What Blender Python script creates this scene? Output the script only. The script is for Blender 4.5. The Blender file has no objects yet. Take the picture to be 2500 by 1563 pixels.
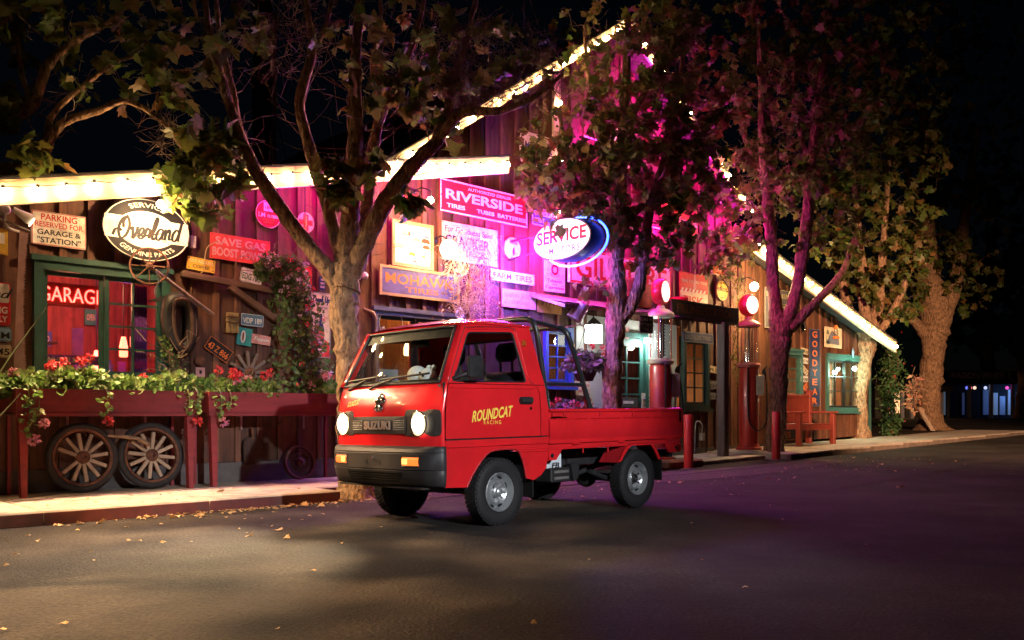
import bpy, math, random
import numpy as np
from mathutils import Vector, Matrix
from mathutils.geometry import tessellate_polygon
R = math.radians
random.seed(7)
SC = bpy.context.scene
COL = SC.collection

# ---------------------------------------------------------------- camera
# eye 0.90 m above the road, level, 31 mm lens with a raised (shifted) frame
FPX, HOR, EYE = 2180.0, 1009.0, 0.90
cam_d = bpy.data.cameras.new('camera')
cam_d.sensor_width = 36.0
cam_d.lens = 36.0 * FPX / 2500.0
cam_d.shift_y = (HOR - 781.5) / 2500.0
cam_d.clip_end = 600.0
cam_d.clip_start = 0.05
cam = bpy.data.objects.new('camera', cam_d)
COL.objects.link(cam)
cam.location = (0, 0, EYE)
cam.rotation_euler = (R(90), 0, 0)
SC.camera = cam

# ---------------------------------------------------------------- night sky
world = bpy.data.worlds.new('World')
SC.world = world
world.use_nodes = True
wn = world.node_tree
bg = wn.nodes['Background']
sky = wn.nodes.new('ShaderNodeTexSky')
sky.sky_type = 'NISHITA'
sky.sun_disc = False
sky.sun_elevation = R(6)
sky.sun_rotation = R(150)
sky.air_density = 1.0
hs = wn.nodes.new('ShaderNodeMixRGB')
hs.blend_type = 'MULTIPLY'
hs.inputs[0].default_value = 1.0
hs.inputs[2].default_value = (0.42, 0.62, 1.0, 1)
wn.links.new(sky.outputs[0], hs.inputs[1])
wn.links.new(hs.outputs[0], bg.inputs[0])
bg.inputs[1].default_value = 0.0007

SC.view_settings.view_transform = 'Standard'
SC.view_settings.look = 'None'
SC.view_settings.exposure = 0.0
SC.view_settings.gamma = 1.0
SC.render.engine = 'CYCLES'
cy = SC.cycles
cy.use_denoising = True
try:
    cy.denoiser = 'OPENIMAGEDENOISE'
except Exception:
    pass
cy.max_bounces = 8
cy.diffuse_bounces = 2
cy.glossy_bounces = 3
cy.transmission_bounces = 6
cy.transparent_max_bounces = 16
cy.sample_clamp_indirect = 3.0
cy.caustics_reflective = False
cy.caustics_refractive = False

# ---------------------------------------------------------------- helpers
def at(px, py, d):
    """point at depth d that the photograph shows at column px, row py"""
    return Vector(((px - 1250) / FPX * d, d, EYE + (HOR - py) * d / FPX))

# the facade: origin on the ground, U along the wall, M out of the wall (towards the road)
W0 = Vector((-2.48, 11.04, 0)); UU = Vector((.7193, .6947, 0)); MM = Vector((.6947, -.7193, 0))
AW = math.atan2(UU.y, UU.x)
def on_wall(px, py, off=0.0):
    r = (px - 1250) / FPX
    t = (r * (W0.y + off * MM.y) - (W0.x + off * MM.x)) / (UU.x - r * UU.y)
    d = W0.y + off * MM.y + t * UU.y
    return t, EYE + (HOR - py) * d / FPX
def WL(t, off, z):
    return W0 + UU * t + MM * off + Vector((0, 0, z))

class MB:
    """collects verts and faces of one mesh"""
    def __init__(s):
        s.v = []; s.f = []
    def add(s, vs, fs):
        b = len(s.v)
        s.v += [tuple(p) for p in vs]
        s.f += [tuple(i + b for i in f) for f in fs]
        return s
    def boxb(s, x0, x1, y0, y1, z0, z1):
        return s.add([(x0, y0, z0), (x1, y0, z0), (x1, y1, z0), (x0, y1, z0), (x0, y0, z1), (x1, y0, z1), (x1, y1, z1), (x0, y1, z1)],
                     [(3, 2, 1, 0), (4, 5, 6, 7), (0, 1, 5, 4), (1, 2, 6, 5), (2, 3, 7, 6), (3, 0, 4, 7)])
    def box(s, c, d):
        return s.boxb(c[0] - d[0] / 2, c[0] + d[0] / 2, c[1] - d[1] / 2, c[1] + d[1] / 2, c[2] - d[2] / 2, c[2] + d[2] / 2)
    def bbox(s, x0, x1, y0, y1, z0, z1, b=.01):
        """box with chamfered vertical and top edges"""
        P = []
        for z, q in ((z0, b), (z0 + b, 0), (z1 - b, 0), (z1, b)):
            for (x, y) in ((x0 + b, y0 + q), (x1 - b, y0 + q), (x1 - q, y0 + b), (x1 - q, y1 - b), (x1 - b, y1 - q), (x0 + b, y1 - q), (x0 + q, y1 - b), (x0 + q, y0 + b)):
                P.append((x, y, z))
        F = [tuple(range(7, -1, -1)), tuple(range(24, 32))]
        for k in range(3):
            for i in range(8):
                j = (i + 1) % 8
                F.append((k * 8 + i, k * 8 + j, k * 8 + 8 + j, k * 8 + 8 + i))
        return s.add(P, F)
    def tube(s, pts, r, n=8, cap=True, closed=False):
        pts = [Vector(p) for p in pts]
        N = len(pts)
        rs = r if isinstance(r, (list, tuple)) else [r] * N
        P = []; F = []; up = None
        for i, p in enumerate(pts):
            a = pts[i - 1] if (i > 0 or closed) else p
            b = pts[(i + 1) % N] if (i < N - 1 or closed) else p
            d = (b - a)
            if d.length < 1e-9: d = Vector((0, 0, 1))
            d.normalize()
            if up is None:
                up = Vector((0, 0, 1)) if abs(d.z) < .9 else Vector((1, 0, 0))
            x = d.cross(up)
            if x.length < 1e-6: x = d.cross(Vector((0, 1, .3)))
            x.normalize(); up = x.cross(d).normalized()
            for k in range(n):
                t = 2 * math.pi * k / n
                P.append(p + x * (math.cos(t) * rs[i]) + up * (math.sin(t) * rs[i]))
        M = N if closed else N - 1
        for i in range(M):
            i2 = (i + 1) % N
            for k in range(n):
                k2 = (k + 1) % n
                F.append((i * n + k, i * n + k2, i2 * n + k2, i2 * n + k))
        if cap and not closed:
            F.append(tuple(range(n - 1, -1, -1))); F.append(tuple((N - 1) * n + k for k in range(n)))
        return s.add(P, F)
    def lathe(s, prof, n=24, c=(0, 0, 0), axis='z', cap=True, sx=1.0):
        P = []; F = []
        for (r, h) in prof:
            for k in range(n):
                t = 2 * math.pi * k / n
                a, b = r * math.cos(t) * sx, r * math.sin(t)
                P.append({'z': (c[0] + a, c[1] + b, c[2] + h), 'y': (c[0] + a, c[1] + h, c[2] + b), 'x': (c[0] + h, c[1] + a, c[2] + b)}[axis])
        m = len(prof)
        for i in range(m - 1):
            for k in range(n):
                k2 = (k + 1) % n
                q = (i * n + k, i * n + k2, (i + 1) * n + k2, (i + 1) * n + k)
                F.append(q if axis != 'y' else q[::-1])
        if cap:
            F.append(tuple(range(n - 1, -1, -1))); F.append(tuple((m - 1) * n + k for k in range(n)))
        return s.add(P, F)
    def prism(s, poly, y0, y1, holes=()):
        """polygon in x,z extruded along y"""
        loops = [list(poly)] + [list(h) for h in holes]
        tri = tessellate_polygon([[Vector((p[0], p[1], 0)) for p in l] for l in loops])
        allp = [p for l in loops for p in l]
        n = len(allp)
        P = [(p[0], y0, p[1]) for p in allp] + [(p[0], y1, p[1]) for p in allp]
        F = []
        for t in tri:
            a, b, c = [allp[i] for i in t]
            cr = (b[0] - a[0]) * (c[1] - a[1]) - (b[1] - a[1]) * (c[0] - a[0])
            t = tuple(t) if cr > 0 else tuple(t)[::-1]
            F.append(t); F.append(tuple(i + n for i in t[::-1]))
        o = 0
        for l in loops:
            m = len(l)
            for i in range(m):
                j = (i + 1) % m
                F.append((o + i, o + i + n, o + j + n, o + j))
            o += m
        return s.add(P, F)
    def grid(s, fn, nu, nv):
        P = [fn(i / nu, j / nv) for j in range(nv + 1) for i in range(nu + 1)]
        F = [(j * (nu + 1) + i, j * (nu + 1) + i + 1, (j + 1) * (nu + 1) + i + 1, (j + 1) * (nu + 1) + i) for j in range(nv) for i in range(nu)]
        return s.add(P, F)
    def ball(s, c, r, n=10, m=6, sz=1.0):
        return s.lathe([(max(1e-4, r * math.sin(math.pi * i / m)), -r * sz * math.cos(math.pi * i / m)) for i in range(m + 1)], n, c, cap=False)
    def mesh(s, name, smooth=None):
        me = bpy.data.meshes.new(name)
        me.from_pydata(s.v, [], s.f)
        if smooth:
            me.shade_smooth()
            me.set_sharp_from_angle(angle=R(smooth))
        return me
    def build(s, name, mat, parent=None, smooth=None, **k):
        return link(name, s.mesh(name, smooth), mat, parent, **k)

def link(name, me, mat=None, parent=None, loc=None, rot=None, label=None, cat=None, group=None, kind=None, solid=None):
    o = bpy.data.objects.new(name, me)
    COL.objects.link(o)
    if mat is not None and me is not None and hasattr(me, 'materials') and not me.materials:
        me.materials.append(mat)
    if parent: o.parent = parent
    if loc is not None: o.location = loc
    if rot is not None: o.rotation_euler = rot
    if label: o['label'] = label
    if cat: o['category'] = cat
    if group: o['group'] = group
    if kind: o['kind'] = kind
    if solid:
        m = o.modifiers.new('thickness', 'SOLIDIFY'); m.thickness = solid; m.offset = -1
    return o
def thing(name, label, cat, loc=(0, 0, 0), rot=(0, 0, 0), group=None):
    return link(name, None, None, None, loc, rot, label, cat, group)
def copy_tree(o, parent=None):
    c = o.copy(); COL.objects.link(c); c.parent = parent
    for ch in list(o.children): copy_tree(ch, c)
    return c

def lerp(a, b, t): return a + (b - a) * t
def smooth_line(pts, k=4):
    """Catmull-Rom through points of any length"""
    P = [np.array(p, float) for p in pts]
    if len(P) < 3: return [tuple(p) for p in P]
    out = []
    for i in range(len(P) - 1):
        p0 = P[i - 1] if i else 2 * P[0] - P[1]
        p1, p2 = P[i], P[i + 1]
        p3 = P[i + 2] if i + 2 < len(P) else 2 * P[-1] - P[-2]
        for j in range(k):
            t = j / k
            out.append(tuple(.5 * ((2 * p1) + (-p0 + p2) * t + (2 * p0 - 5 * p1 + 4 * p2 - p3) * t * t + (-p0 + 3 * p1 - 3 * p2 + p3) * t ** 3)))
    out.append(tuple(P[-1]))
    return out
def rrect(x0, x1, z0, z1, r, n=4):
    P = []
    for (cx, cz, a0) in ((x1 - r, z0 + r, -90), (x1 - r, z1 - r, 0), (x0 + r, z1 - r, 90), (x0 + r, z0 + r, 180)):
        for i in range(n + 1):
            a = R(a0 + 90 * i / n)
            P.append((cx + r * math.cos(a), cz + r * math.sin(a)))
    return P
def oval(a, b, n=48, cx=0, cz=0):
    return [(cx + a * math.cos(2 * math.pi * i / n), cz + b * math.sin(2 * math.pi * i / n)) for i in range(n)]
def round_poly(P, r, n=4):
    """round the corners of a polygon"""
    out = []; m = len(P)
    for i in range(m):
        p = Vector(P[i]); a = Vector(P[i - 1]); b = Vector(P[(i + 1) % m])
        ra = min(r, (a - p).length * .45); rb = min(r, (b - p).length * .45)
        s = p + (a - p).normalized() * ra; e = p + (b - p).normalized() * rb
        for k in range(n + 1):
            t = k / n
            q = s * (1 - t) ** 2 + p * 2 * t * (1 - t) + e * t * t
            out.append((q.x, q.y))
    return out

# ---------------------------------------------------------------- materials
MATS = {}
def _nodes(name):
    m = bpy.data.materials.new(name); m.use_nodes = True
    nt = m.node_tree
    return m, nt, nt.nodes['Principled BSDF'], nt.nodes.new, nt.links.new
def M(name, col, rough=.6, metal=0., var=.18, scale=9., bump=.08, coat=0., spec=.5, stretch=None, rnd=.0, detail=5., dist=.01, dirt=None, alpha=None, sheen=0):
    """painted / metal / stone surface: two tones of noise, grain in the relief; rnd varies it from object to object"""
    if name in MATS: return MATS[name]
    m, nt, p, N, L = _nodes(name)
    tc = N('ShaderNodeTexCoord'); mp = N('ShaderNodeMapping')
    mp.inputs['Scale'].default_value = stretch or (1, 1, 1)
    oi = N('ShaderNodeObjectInfo')
    vm = N('ShaderNodeVectorMath'); vm.operation = 'MULTIPLY_ADD'
    cmb = N('ShaderNodeCombineXYZ')
    for i in range(3): L(oi.outputs['Random'], cmb.inputs[i])
    vm.inputs[1].default_value = (37, 53, 71)
    L(cmb.outputs[0], vm.inputs[0]); L(tc.outputs['Object'], vm.inputs[2])
    L(vm.outputs[0], mp.inputs['Vector'])
    nz = N('ShaderNodeTexNoise'); nz.inputs['Scale'].default_value = scale; nz.inputs['Detail'].default_value = detail
    L(mp.outputs[0], nz.inputs['Vector'])
    rp = N('ShaderNodeValToRGB')
    c = Vector(col)
    lo, hi = c * (1 - var), c * (1 + var)
    rp.color_ramp.elements[0].position = .3; rp.color_ramp.elements[1].position = .7
    rp.color_ramp.elements[0].color = (*lo, 1); rp.color_ramp.elements[1].color = (*hi, 1)
    L(nz.outputs[0], rp.inputs[0])
    out = rp.outputs[0]
    if dirt:
        n2 = N('ShaderNodeTexNoise'); n2.inputs['Scale'].default_value = scale * .45; n2.inputs['Detail'].default_value = 8; n2.inputs['Roughness'].default_value = .72
        L(vm.outputs[0], n2.inputs['Vector'])
        r2 = N('ShaderNodeValToRGB'); r2.color_ramp.elements[0].position = .50; r2.color_ramp.elements[1].position = .66
        L(n2.outputs[0], r2.inputs[0])
        ml = N('ShaderNodeMath'); ml.operation = 'MULTIPLY'; ml.inputs[1].default_value = dirt[3]
        L(r2.outputs[0], ml.inputs[0])
        mx = N('ShaderNodeMixRGB'); mx.inputs[2].default_value = (*dirt[:3], 1)
        L(ml.outputs[0], mx.inputs[0]); L(out, mx.inputs[1]); out = mx.outputs[0]
    if rnd:
        hsv = N('ShaderNodeHueSaturation')
        mr = N('ShaderNodeMapRange'); mr.inputs[3].default_value = 1 - rnd; mr.inputs[4].default_value = 1 + rnd
        L(oi.outputs['Random'], mr.inputs[0]); L(mr.outputs[0], hsv.inputs['Value'])
        L(out, hsv.inputs['Color']); out = hsv.outputs[0]
    L(out, p.inputs['Base Color'])
    rr = N('ShaderNodeMapRange'); rr.inputs[3].default_value = max(.02, rough - .1); rr.inputs[4].default_value = min(1, rough + .1)
    L(nz.outputs[0], rr.inputs[0]); L(rr.outputs[0], p.inputs['Roughness'])
    p.inputs['Metallic'].default_value = metal
    p.inputs['Coat Weight'].default_value = coat
    p.inputs['Coat Roughness'].default_value = .06
    p.inputs['Specular IOR Level'].default_value = spec
    if bump:
        b = N('ShaderNodeBump'); b.inputs['Strength'].default_value = bump; b.inputs['Distance'].default_value = dist
        L(nz.outputs[0], b.inputs['Height']); L(b.outputs[0], p.inputs['Normal'])
    MATS[name] = m
    return m
def wood(name, col, rough=.75, var=.45, rnd=.35, along='z', bump=.35, sc=5.):
    st = {'z': (4, 4, .35), 'x': (.35, 4, 4), 'y': (4, .35, 4)}[along]
    return M(name, col, rough, var=var, scale=sc, stretch=st, rnd=rnd, bump=bump, dist=.006, detail=8., dirt=(col[0] * .35, col[1] * .35, col[2] * .35, .6))
def glow(name, col, strength, sample=True, base=(.8, .8, .8)):
    """a surface that gives off light"""
    if name in MATS: return MATS[name]
    m, nt, p, N, L = _nodes(name)
    p.inputs['Base Color'].default_value = (*base, 1)
    p.inputs['Emission Color'].default_value = (*col, 1)
    p.inputs['Emission Strength'].default_value = strength
    if not sample: m.cycles.emission_sampling = 'NONE'
    MATS[name] = m
    return m
def pane(name, tint=(.92, .95, .95), refl=.08, rough=.02):
    """window glass: see-through with a reflection that grows at grazing angles"""
    if name in MATS: return MATS[name]
    m, nt, p, N, L = _nodes(name)
    nt.nodes.remove(p)
    tr = N('ShaderNodeBsdfTransparent'); tr.inputs[0].default_value = (*tint, 1)
    gl = N('ShaderNodeBsdfGlossy'); gl.inputs['Roughness'].default_value = rough
    fr = N('ShaderNodeFresnel'); fr.inputs[0].default_value = 1.5
    ad = N('ShaderNodeMath'); ad.operation = 'ADD'; ad.inputs[1].default_value = refl - .04; ad.use_clamp = True
    mx = N('ShaderNodeMixShader')
    ge = N('ShaderNodeNewGeometry'); iv = N('ShaderNodeMath'); iv.operation = 'SUBTRACT'; iv.inputs[0].default_value = 1.; L(ge.outputs['Backfacing'], iv.inputs[1])
    ml = N('ShaderNodeMath'); ml.operation = 'MULTIPLY'; L(ad.outputs[0], ml.inputs[0]); L(iv.outputs[0], ml.inputs[1])   # only the outer face mirrors
    L(fr.outputs[0], ad.inputs[0]); L(ml.outputs[0], mx.inputs[0]); L(tr.outputs[0], mx.inputs[1]); L(gl.outputs[0], mx.inputs[2])
    L(mx.outputs[0], nt.nodes['Material Output'].inputs[0])
    MATS[name] = m
    return m
def leafmat(name, c1, c2, c3, trans=.35, rough=.5):
    """foliage: each leaf its own tone, light passes through"""
    m, nt, p, N, L = _nodes(name)
    ge = N('ShaderNodeNewGeometry'); oi = N('ShaderNodeObjectInfo')
    ad = N('ShaderNodeMath'); ad.operation = 'ADD'; fr = N('ShaderNodeMath'); fr.operation = 'FRACT'
    L(ge.outputs['Random Per Island'], ad.inputs[0]); L(oi.outputs['Random'], ad.inputs[1]); L(ad.outputs[0], fr.inputs[0])
    rp = N('ShaderNodeValToRGB'); e = rp.color_ramp.elements
    e[0].color = (*c1, 1); e[1].color = (*c3, 1); e[1].position = 1.
    x = e.new(.6); x.color = (*c2, 1)
    L(fr.outputs[0], rp.inputs[0])
    tc = N('ShaderNodeTexCoord'); nz = N('ShaderNodeTexNoise'); nz.inputs['Scale'].default_value = 25
    L(tc.outputs['Object'], nz.inputs['Vector'])
    mr = N('ShaderNodeMapRange'); mr.inputs[3].default_value = .65; mr.inputs[4].default_value = 1.35
    L(nz.outputs[0], mr.inputs[0])
    hsv = N('ShaderNodeHueSaturation'); L(mr.outputs[0], hsv.inputs['Value']); L(rp.outputs[0], hsv.inputs['Color'])
    L(hsv.outputs[0], p.inputs['Base Color']); p.inputs['Roughness'].default_value = rough
    tl = N('ShaderNodeBsdfTranslucent'); L(hsv.outputs[0], tl.inputs[0])
    mx = N('ShaderNodeMixShader'); mx.inputs[0].default_value = trans
    L(p.outputs[0], mx.inputs[1]); L(tl.outputs[0], mx.inputs[2]); L(mx.outputs[0], nt.nodes['Material Output'].inputs[0])
    MATS[name] = m
    return m
def lamp(name, parent, loc, col, power, radius=.03, kind='POINT', rot=None, size=None, blend=.4):
    d = bpy.data.lights.new(name, kind)
    d.color = col; d.energy = power; d.shadow_soft_size = radius
    if kind == 'SPOT':
        d.spot_size = R(size); d.spot_blend = blend
    o = bpy.data.objects.new(name, d); COL.objects.link(o)
    o.parent = parent; o.location = loc
    if rot is not None: o.rotation_euler = rot
    return o

# ---------------------------------------------------------------- lettering
def text_mesh(s, w, h, bold=0., shear=0., ext=.0015, sp=1.0):
    cu = bpy.data.curves.new('lettering', 'FONT')
    cu.body = s; cu.size = 1.; cu.offset = bold; cu.shear = shear; cu.space_character = sp
    cu.resolution_u = 3; cu.align_x = 'LEFT'
    o = bpy.data.objects.new('lettering', cu)
    me = o.to_mesh()
    V = np.array([v.co[:] for v in me.vertices]); F = [tuple(p.vertices) for p in me.polygons]
    o.to_mesh_clear(); bpy.data.objects.remove(o); bpy.data.curves.remove(cu)
    lo, hi = V.min(0), V.max(0)
    if h is None: h = (hi[1] - lo[1]) * w / (hi[0] - lo[0])
    X = (V[:, 0] - (lo[0] + hi[0]) / 2) * w / (hi[0] - lo[0]); Z = (V[:, 1] - (lo[1] + hi[1]) / 2) * h / (hi[1] - lo[1])
    n = len(X)
    m = MB()
    P = [(X[i], -ext, Z[i]) for i in range(n)]
    m.add(P, F)
    # side walls of the print's thickness
    from collections import Counter
    ed = Counter()
    for f in F:
        for i in range(len(f)): ed[(f[i], f[(i + 1) % len(f)])] += 1
    for (a, b) in list(ed):
        if (b, a) not in ed:
            m.add([P[a], P[b], (X[b], 0, Z[b]), (X[a], 0, Z[a])], [(0, 3, 2, 1)])
    return m
def text(s, parent, mat, x, z, w, h, y=0., bold=.01, shear=0., name='lettering', arc=None, sp=1.0, ext=.0015):
    m = text_mesh(s, w, h, bold, shear, ext, sp)
    if arc:                 # arc = radius a, radius b of an ellipse, centre angle in degrees
        a, b, a0 = arc
        out = []
        for (px, py, pz) in m.v:
            sgn = 1 if b > 0 else -1
            ang = R(a0) - sgn * px / a
            rr = 1 + sgn * pz / abs(b)
            out.append((a * rr * math.cos(ang), py, abs(b) * rr * math.sin(ang)))
        m.v = out
        x0, z0 = x, z
        m.v = [(p[0] + x0, p[1] + y, p[2] + z0) for p in m.v]
    else:
        m.v = [(p[0] + x, p[1] + y, p[2] + z) for p in m.v]
    return m.build(name, mat, parent)
# joined handwriting: letters as pen strokes on a unit grid (x, z), advance width
PEN = {
 'a': (.62, [[(.55, .42), (.3, .5), (.08, .3), (.1, .05), (.3, 0), (.5, .22), (.56, .45), (.5, .1), (.62, .04)]]),
 'c': (.52, [[(.5, .38), (.38, .5), (.12, .38), (.06, .12), (.26, 0), (.52, .12)]]),
 'd': (.64, [[(.55, .42), (.3, .5), (.08, .3), (.1, .05), (.3, 0), (.5, .22), (.66, .98), (.54, .1), (.64, .03)]]),
 'e': (.5, [[(.0, .08), (.3, .22), (.42, .4), (.28, .5), (.1, .34), (.1, .08), (.28, 0), (.5, .1)]]),
 'l': (.36, [[(.0, .08), (.26, .5), (.36, .9), (.26, .98), (.12, .6), (.12, .1), (.22, 0), (.36, .08)]]),
 'n': (.62, [[(.0, .3), (.12, .48), (.12, .0), (.16, .3), (.36, .5), (.44, .36), (.44, .06), (.62, .06)]]),
 'o': (.56, [[(.3, .5), (.08, .34), (.1, .06), (.3, 0), (.48, .18), (.44, .42), (.3, .5), (.44, .36), (.56, .4)]]),
 'p': (.6, [[(.0, .2), (.16, .5), (.02, -.4), (.14, .2), (.34, .5), (.5, .36), (.44, .08), (.24, .0), (.14, .12)]]),
 'r': (.5, [[(.0, .08), (.14, .46), (.22, .5), (.2, .42), (.4, .44), (.36, .1), (.5, .06)]]),
 's': (.46, [[(.0, .08), (.26, .5), (.36, .2), (.24, 0), (.06, .06), (.46, .1)]]),
 'u': (.6, [[(.02, .36), (.12, .48), (.1, .1), (.24, 0), (.46, .2), (.5, .48), (.46, .08), (.6, .06)]]),
 'v': (.56, [[(.0, .36), (.12, .5), (.2, .2), (.26, 0), (.46, .3), (.48, .5), (.56, .44)]]),
 'h': (.6, [[(.0, .1), (.24, .6), (.3, .96), (.18, .9), (.12, 0), (.18, .32), (.36, .5), (.44, .34), (.42, .06), (.6, .08)]]),
 'O': (.95, [[(.62, 1.0), (.2, .8), (.06, .36), (.3, .0), (.66, .12), (.82, .55), (.6, .92), (.34, .74), (.4, .46)], [(-.3, .1), (-.18, .34), (.1, .4), (.3, .3)]]),
 'C': (.8, [[(.7, .76), (.74, .96), (.5, 1.0), (.16, .7), (.06, .3), (.24, 0), (.54, .04), (.8, .24)]]),
 'D': (.9, [[(.3, .9), (.2, .06), (.06, .1), (.3, .02), (.7, .14), (.8, .56), (.5, .96), (.1, .86)]]),
 'P': (.76, [[(.3, .9), (.16, 0)], [(.04, .8), (.4, 1.0), (.74, .82), (.6, .52), (.26, .46)]]),
 'F': (.76, [[(.3, .94), (.18, .1), (.04, .06)], [(.06, .86), (.4, .96), (.8, .92)], [(.2, .5), (.54, .52)]]),
 'U': (.8, [[(.06, .8), (.18, .96), (.14, .3), (.3, 0), (.56, .2), (.68, .94), (.62, .14), (.8, .08)]]),
 '-': (.3, [[(.02, .26), (.24, .3)]]), ' ': (.3, []),
}
def script_text(s, parent, mat, x, z, w, h, pen=.055, y=0., slant=.28, name='lettering', rise=0.):
    strokes = []; cx = 0.
    for ch in s:
        adv, st = PEN[ch]
        for q in st: strokes.append([(cx + a + slant * b, b) for a, b in q])
        cx += adv
    allp = np.array([p for q in strokes for p in q]); lo, hi = allp.min(0), allp.max(0)
    m = MB()
    for k, q in enumerate(strokes):
        P = smooth_line(q, 5)
        P = [((a - (lo[0] + hi[0]) / 2) * w / (hi[0] - lo[0]), (b - (lo[1] + hi[1]) / 2) * h / (hi[1] - lo[1])) for a, b in P]
        n = len(P); hw = pen * h / (hi[1] - lo[1])
        V = []
        for i in range(n):
            a, b = P[max(0, i - 1)], P[min(n - 1, i + 1)]
            dx, dz = b[0] - a[0], b[1] - a[1]; l = math.hypot(dx, dz) or 1
            t = hw * (.55 + .75 * abs(dz / l))
            V += [(P[i][0] - dz / l * t + x, y - .0012 - .00008 * (i % 5) - .0002 * k, P[i][1] + dx / l * t + z + rise * P[i][0]),
                  (P[i][0] + dz / l * t + x, y - .0012 - .00008 * (i % 5) - .0002 * k, P[i][1] - dx / l * t + z + rise * P[i][0])]
        m.add(V, [(2 * i, 2 * i + 1, 2 * i + 3, 2 * i + 2) for i in range(n - 1)])
    return m.build(name, mat, parent)
# ================================================================ ground
def gz(t):
    """road height: level by the planters, rising gently past the pumps"""
    return max(0., min(t, 40) - 4.5) * .018
def wt(x, y):
    return (x - W0.x) * UU.x + (y - W0.y) * UU.y, (x - W0.x) * MM.x + (y - W0.y) * MM.y

def asphalt():
    m, nt, p, N, L = _nodes('asphalt')
    tc = N('ShaderNodeTexCoord')
    n1 = N('ShaderNodeTexNoise'); n1.inputs['Scale'].default_value = 42; n1.inputs['Detail'].default_value = 8; n1.inputs['Roughness'].default_value = .75
    n2 = N('ShaderNodeTexNoise'); n2.inputs['Scale'].default_value = .55; n2.inputs['Detail'].default_value = 6
    vo = N('ShaderNodeTexVoronoi'); vo.inputs['Scale'].default_value = 55
    for n in (n1, n2, vo): L(tc.outputs['Object'], n.inputs['Vector'])
    rp = N('ShaderNodeValToRGB'); rp.color_ramp.elements[0].color = (.008, .0075, .008, 1); rp.color_ramp.elements[1].color = (.066, .060, .056, 1)
    rp.color_ramp.elements[0].position = .35; rp.color_ramp.elements[1].position = .72
    L(n1.outputs[0], rp.inputs[0])
    mx = N('ShaderNodeMixRGB'); mx.blend_type = 'MULTIPLY'; mx.inputs[0].default_value = .75
    r2 = N('ShaderNodeValToRGB'); r2.color_ramp.elements[0].color = (.5, .48, .46, 1); r2.color_ramp.elements[1].color = (1.25, 1.2, 1.15, 1)
    r2.color_ramp.elements[0].position = .35; r2.color_ramp.elements[1].position = .65
    L(n2.outputs[0], r2.inputs[0]); L(rp.outputs[0], mx.inputs[1]); L(r2.outputs[0], mx.inputs[2])
    # fine cracks
    v2 = N('ShaderNodeTexVoronoi'); v2.feature = 'DISTANCE_TO_EDGE'; v2.inputs['Scale'].default_value = .45
    nd = N('ShaderNodeTexNoise'); nd.inputs['Scale'].default_value = 2.2; nd.inputs['Detail'].default_value = 6
    va = N('ShaderNodeVectorMath'); va.operation = 'MULTIPLY_ADD'; va.inputs[1].default_value = (.9, .9, .9)
    L(tc.outputs['Object'], nd.inputs['Vector']); L(nd.outputs['Color'], va.inputs[0]); L(tc.outputs['Object'], va.inputs[2]); L(va.outputs[0], v2.inputs['Vector'])
    cr = N('ShaderNodeMath'); cr.operation = 'LESS_THAN'; cr.inputs[1].default_value = .0007; L(v2.outputs['Distance'], cr.inputs[0])
    m3 = N('ShaderNodeMixRGB'); m3.inputs[2].default_value = (.016, .015, .015, 1); L(cr.outputs[0], m3.inputs[0]); L(mx.outputs[0], m3.inputs[1])
    # oil stains and worn wheel tracks
    n5 = N('ShaderNodeTexNoise'); n5.inputs['Scale'].default_value = 1.1; n5.inputs['Detail'].default_value = 9; n5.inputs['Roughness'].default_value = .65; L(tc.outputs['Object'], n5.inputs['Vector'])
    r5 = N('ShaderNodeValToRGB'); r5.color_ramp.elements[0].position = .36; r5.color_ramp.elements[0].color = (.42, .40, .40, 1); r5.color_ramp.elements[1].position = .62; r5.color_ramp.elements[1].color = (1.2, 1.17, 1.12, 1)
    L(n5.outputs[0], r5.inputs[0]); m5 = N('ShaderNodeMixRGB'); m5.blend_type = 'MULTIPLY'; m5.inputs[0].default_value = .9; L(m3.outputs[0], m5.inputs[1]); L(r5.outputs[0], m5.inputs[2])
    L(m5.outputs[0], p.inputs['Base Color'])
    rr = N('ShaderNodeMapRange'); rr.inputs[3].default_value = .78; rr.inputs[4].default_value = .97; p.inputs['Specular IOR Level'].default_value = .22; L(n2.outputs[0], rr.inputs[0]); L(rr.outputs[0], p.inputs['Roughness'])
    b = N('ShaderNodeBump'); b.inputs['Strength'].default_value = .9; b.inputs['Distance'].default_value = .012
    sm = N('ShaderNodeMath'); sm.operation = 'MULTIPLY_ADD'; sm.inputs[1].default_value = .7
    L(vo.outputs['Distance'], sm.inputs[0]); L(n1.outputs[0], sm.inputs[2]); L(sm.outputs[0], b.inputs['Height']); L(b.outputs[0], p.inputs['Normal'])
    return m
def _road():
    m = MB()
    ts = [-120, -60, -30, -12, 0, 2, 4, 4.5, 5, 6, 8, 10, 14, 20, 30, 40, 80, 200]
    os_ = [-150, -60, -20, 0, 1.2, 4, 10, 25, 60, 160]
    P = [WL(t, o, gz(t)) for o in os_ for t in ts]; n = len(ts)
    m.add(P, [(j * n + i, (j + 1) * n + i, (j + 1) * n + i + 1, j * n + i + 1) for j in range(len(os_) - 1) for i in range(n - 1)])
    return m.build('road', asphalt(), kind='structure', smooth=30)
_road()
PATCH = M('patched_asphalt', (.026, .021, .020), .9, var=.5, scale=30, bump=.8, dist=.012, spec=.2, detail=9.)
PATCH2 = M('worn_asphalt', (.055, .044, .040), .92, var=.4, scale=24, bump=.9, dist=.012, spec=.2, detail=9.)
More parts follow.
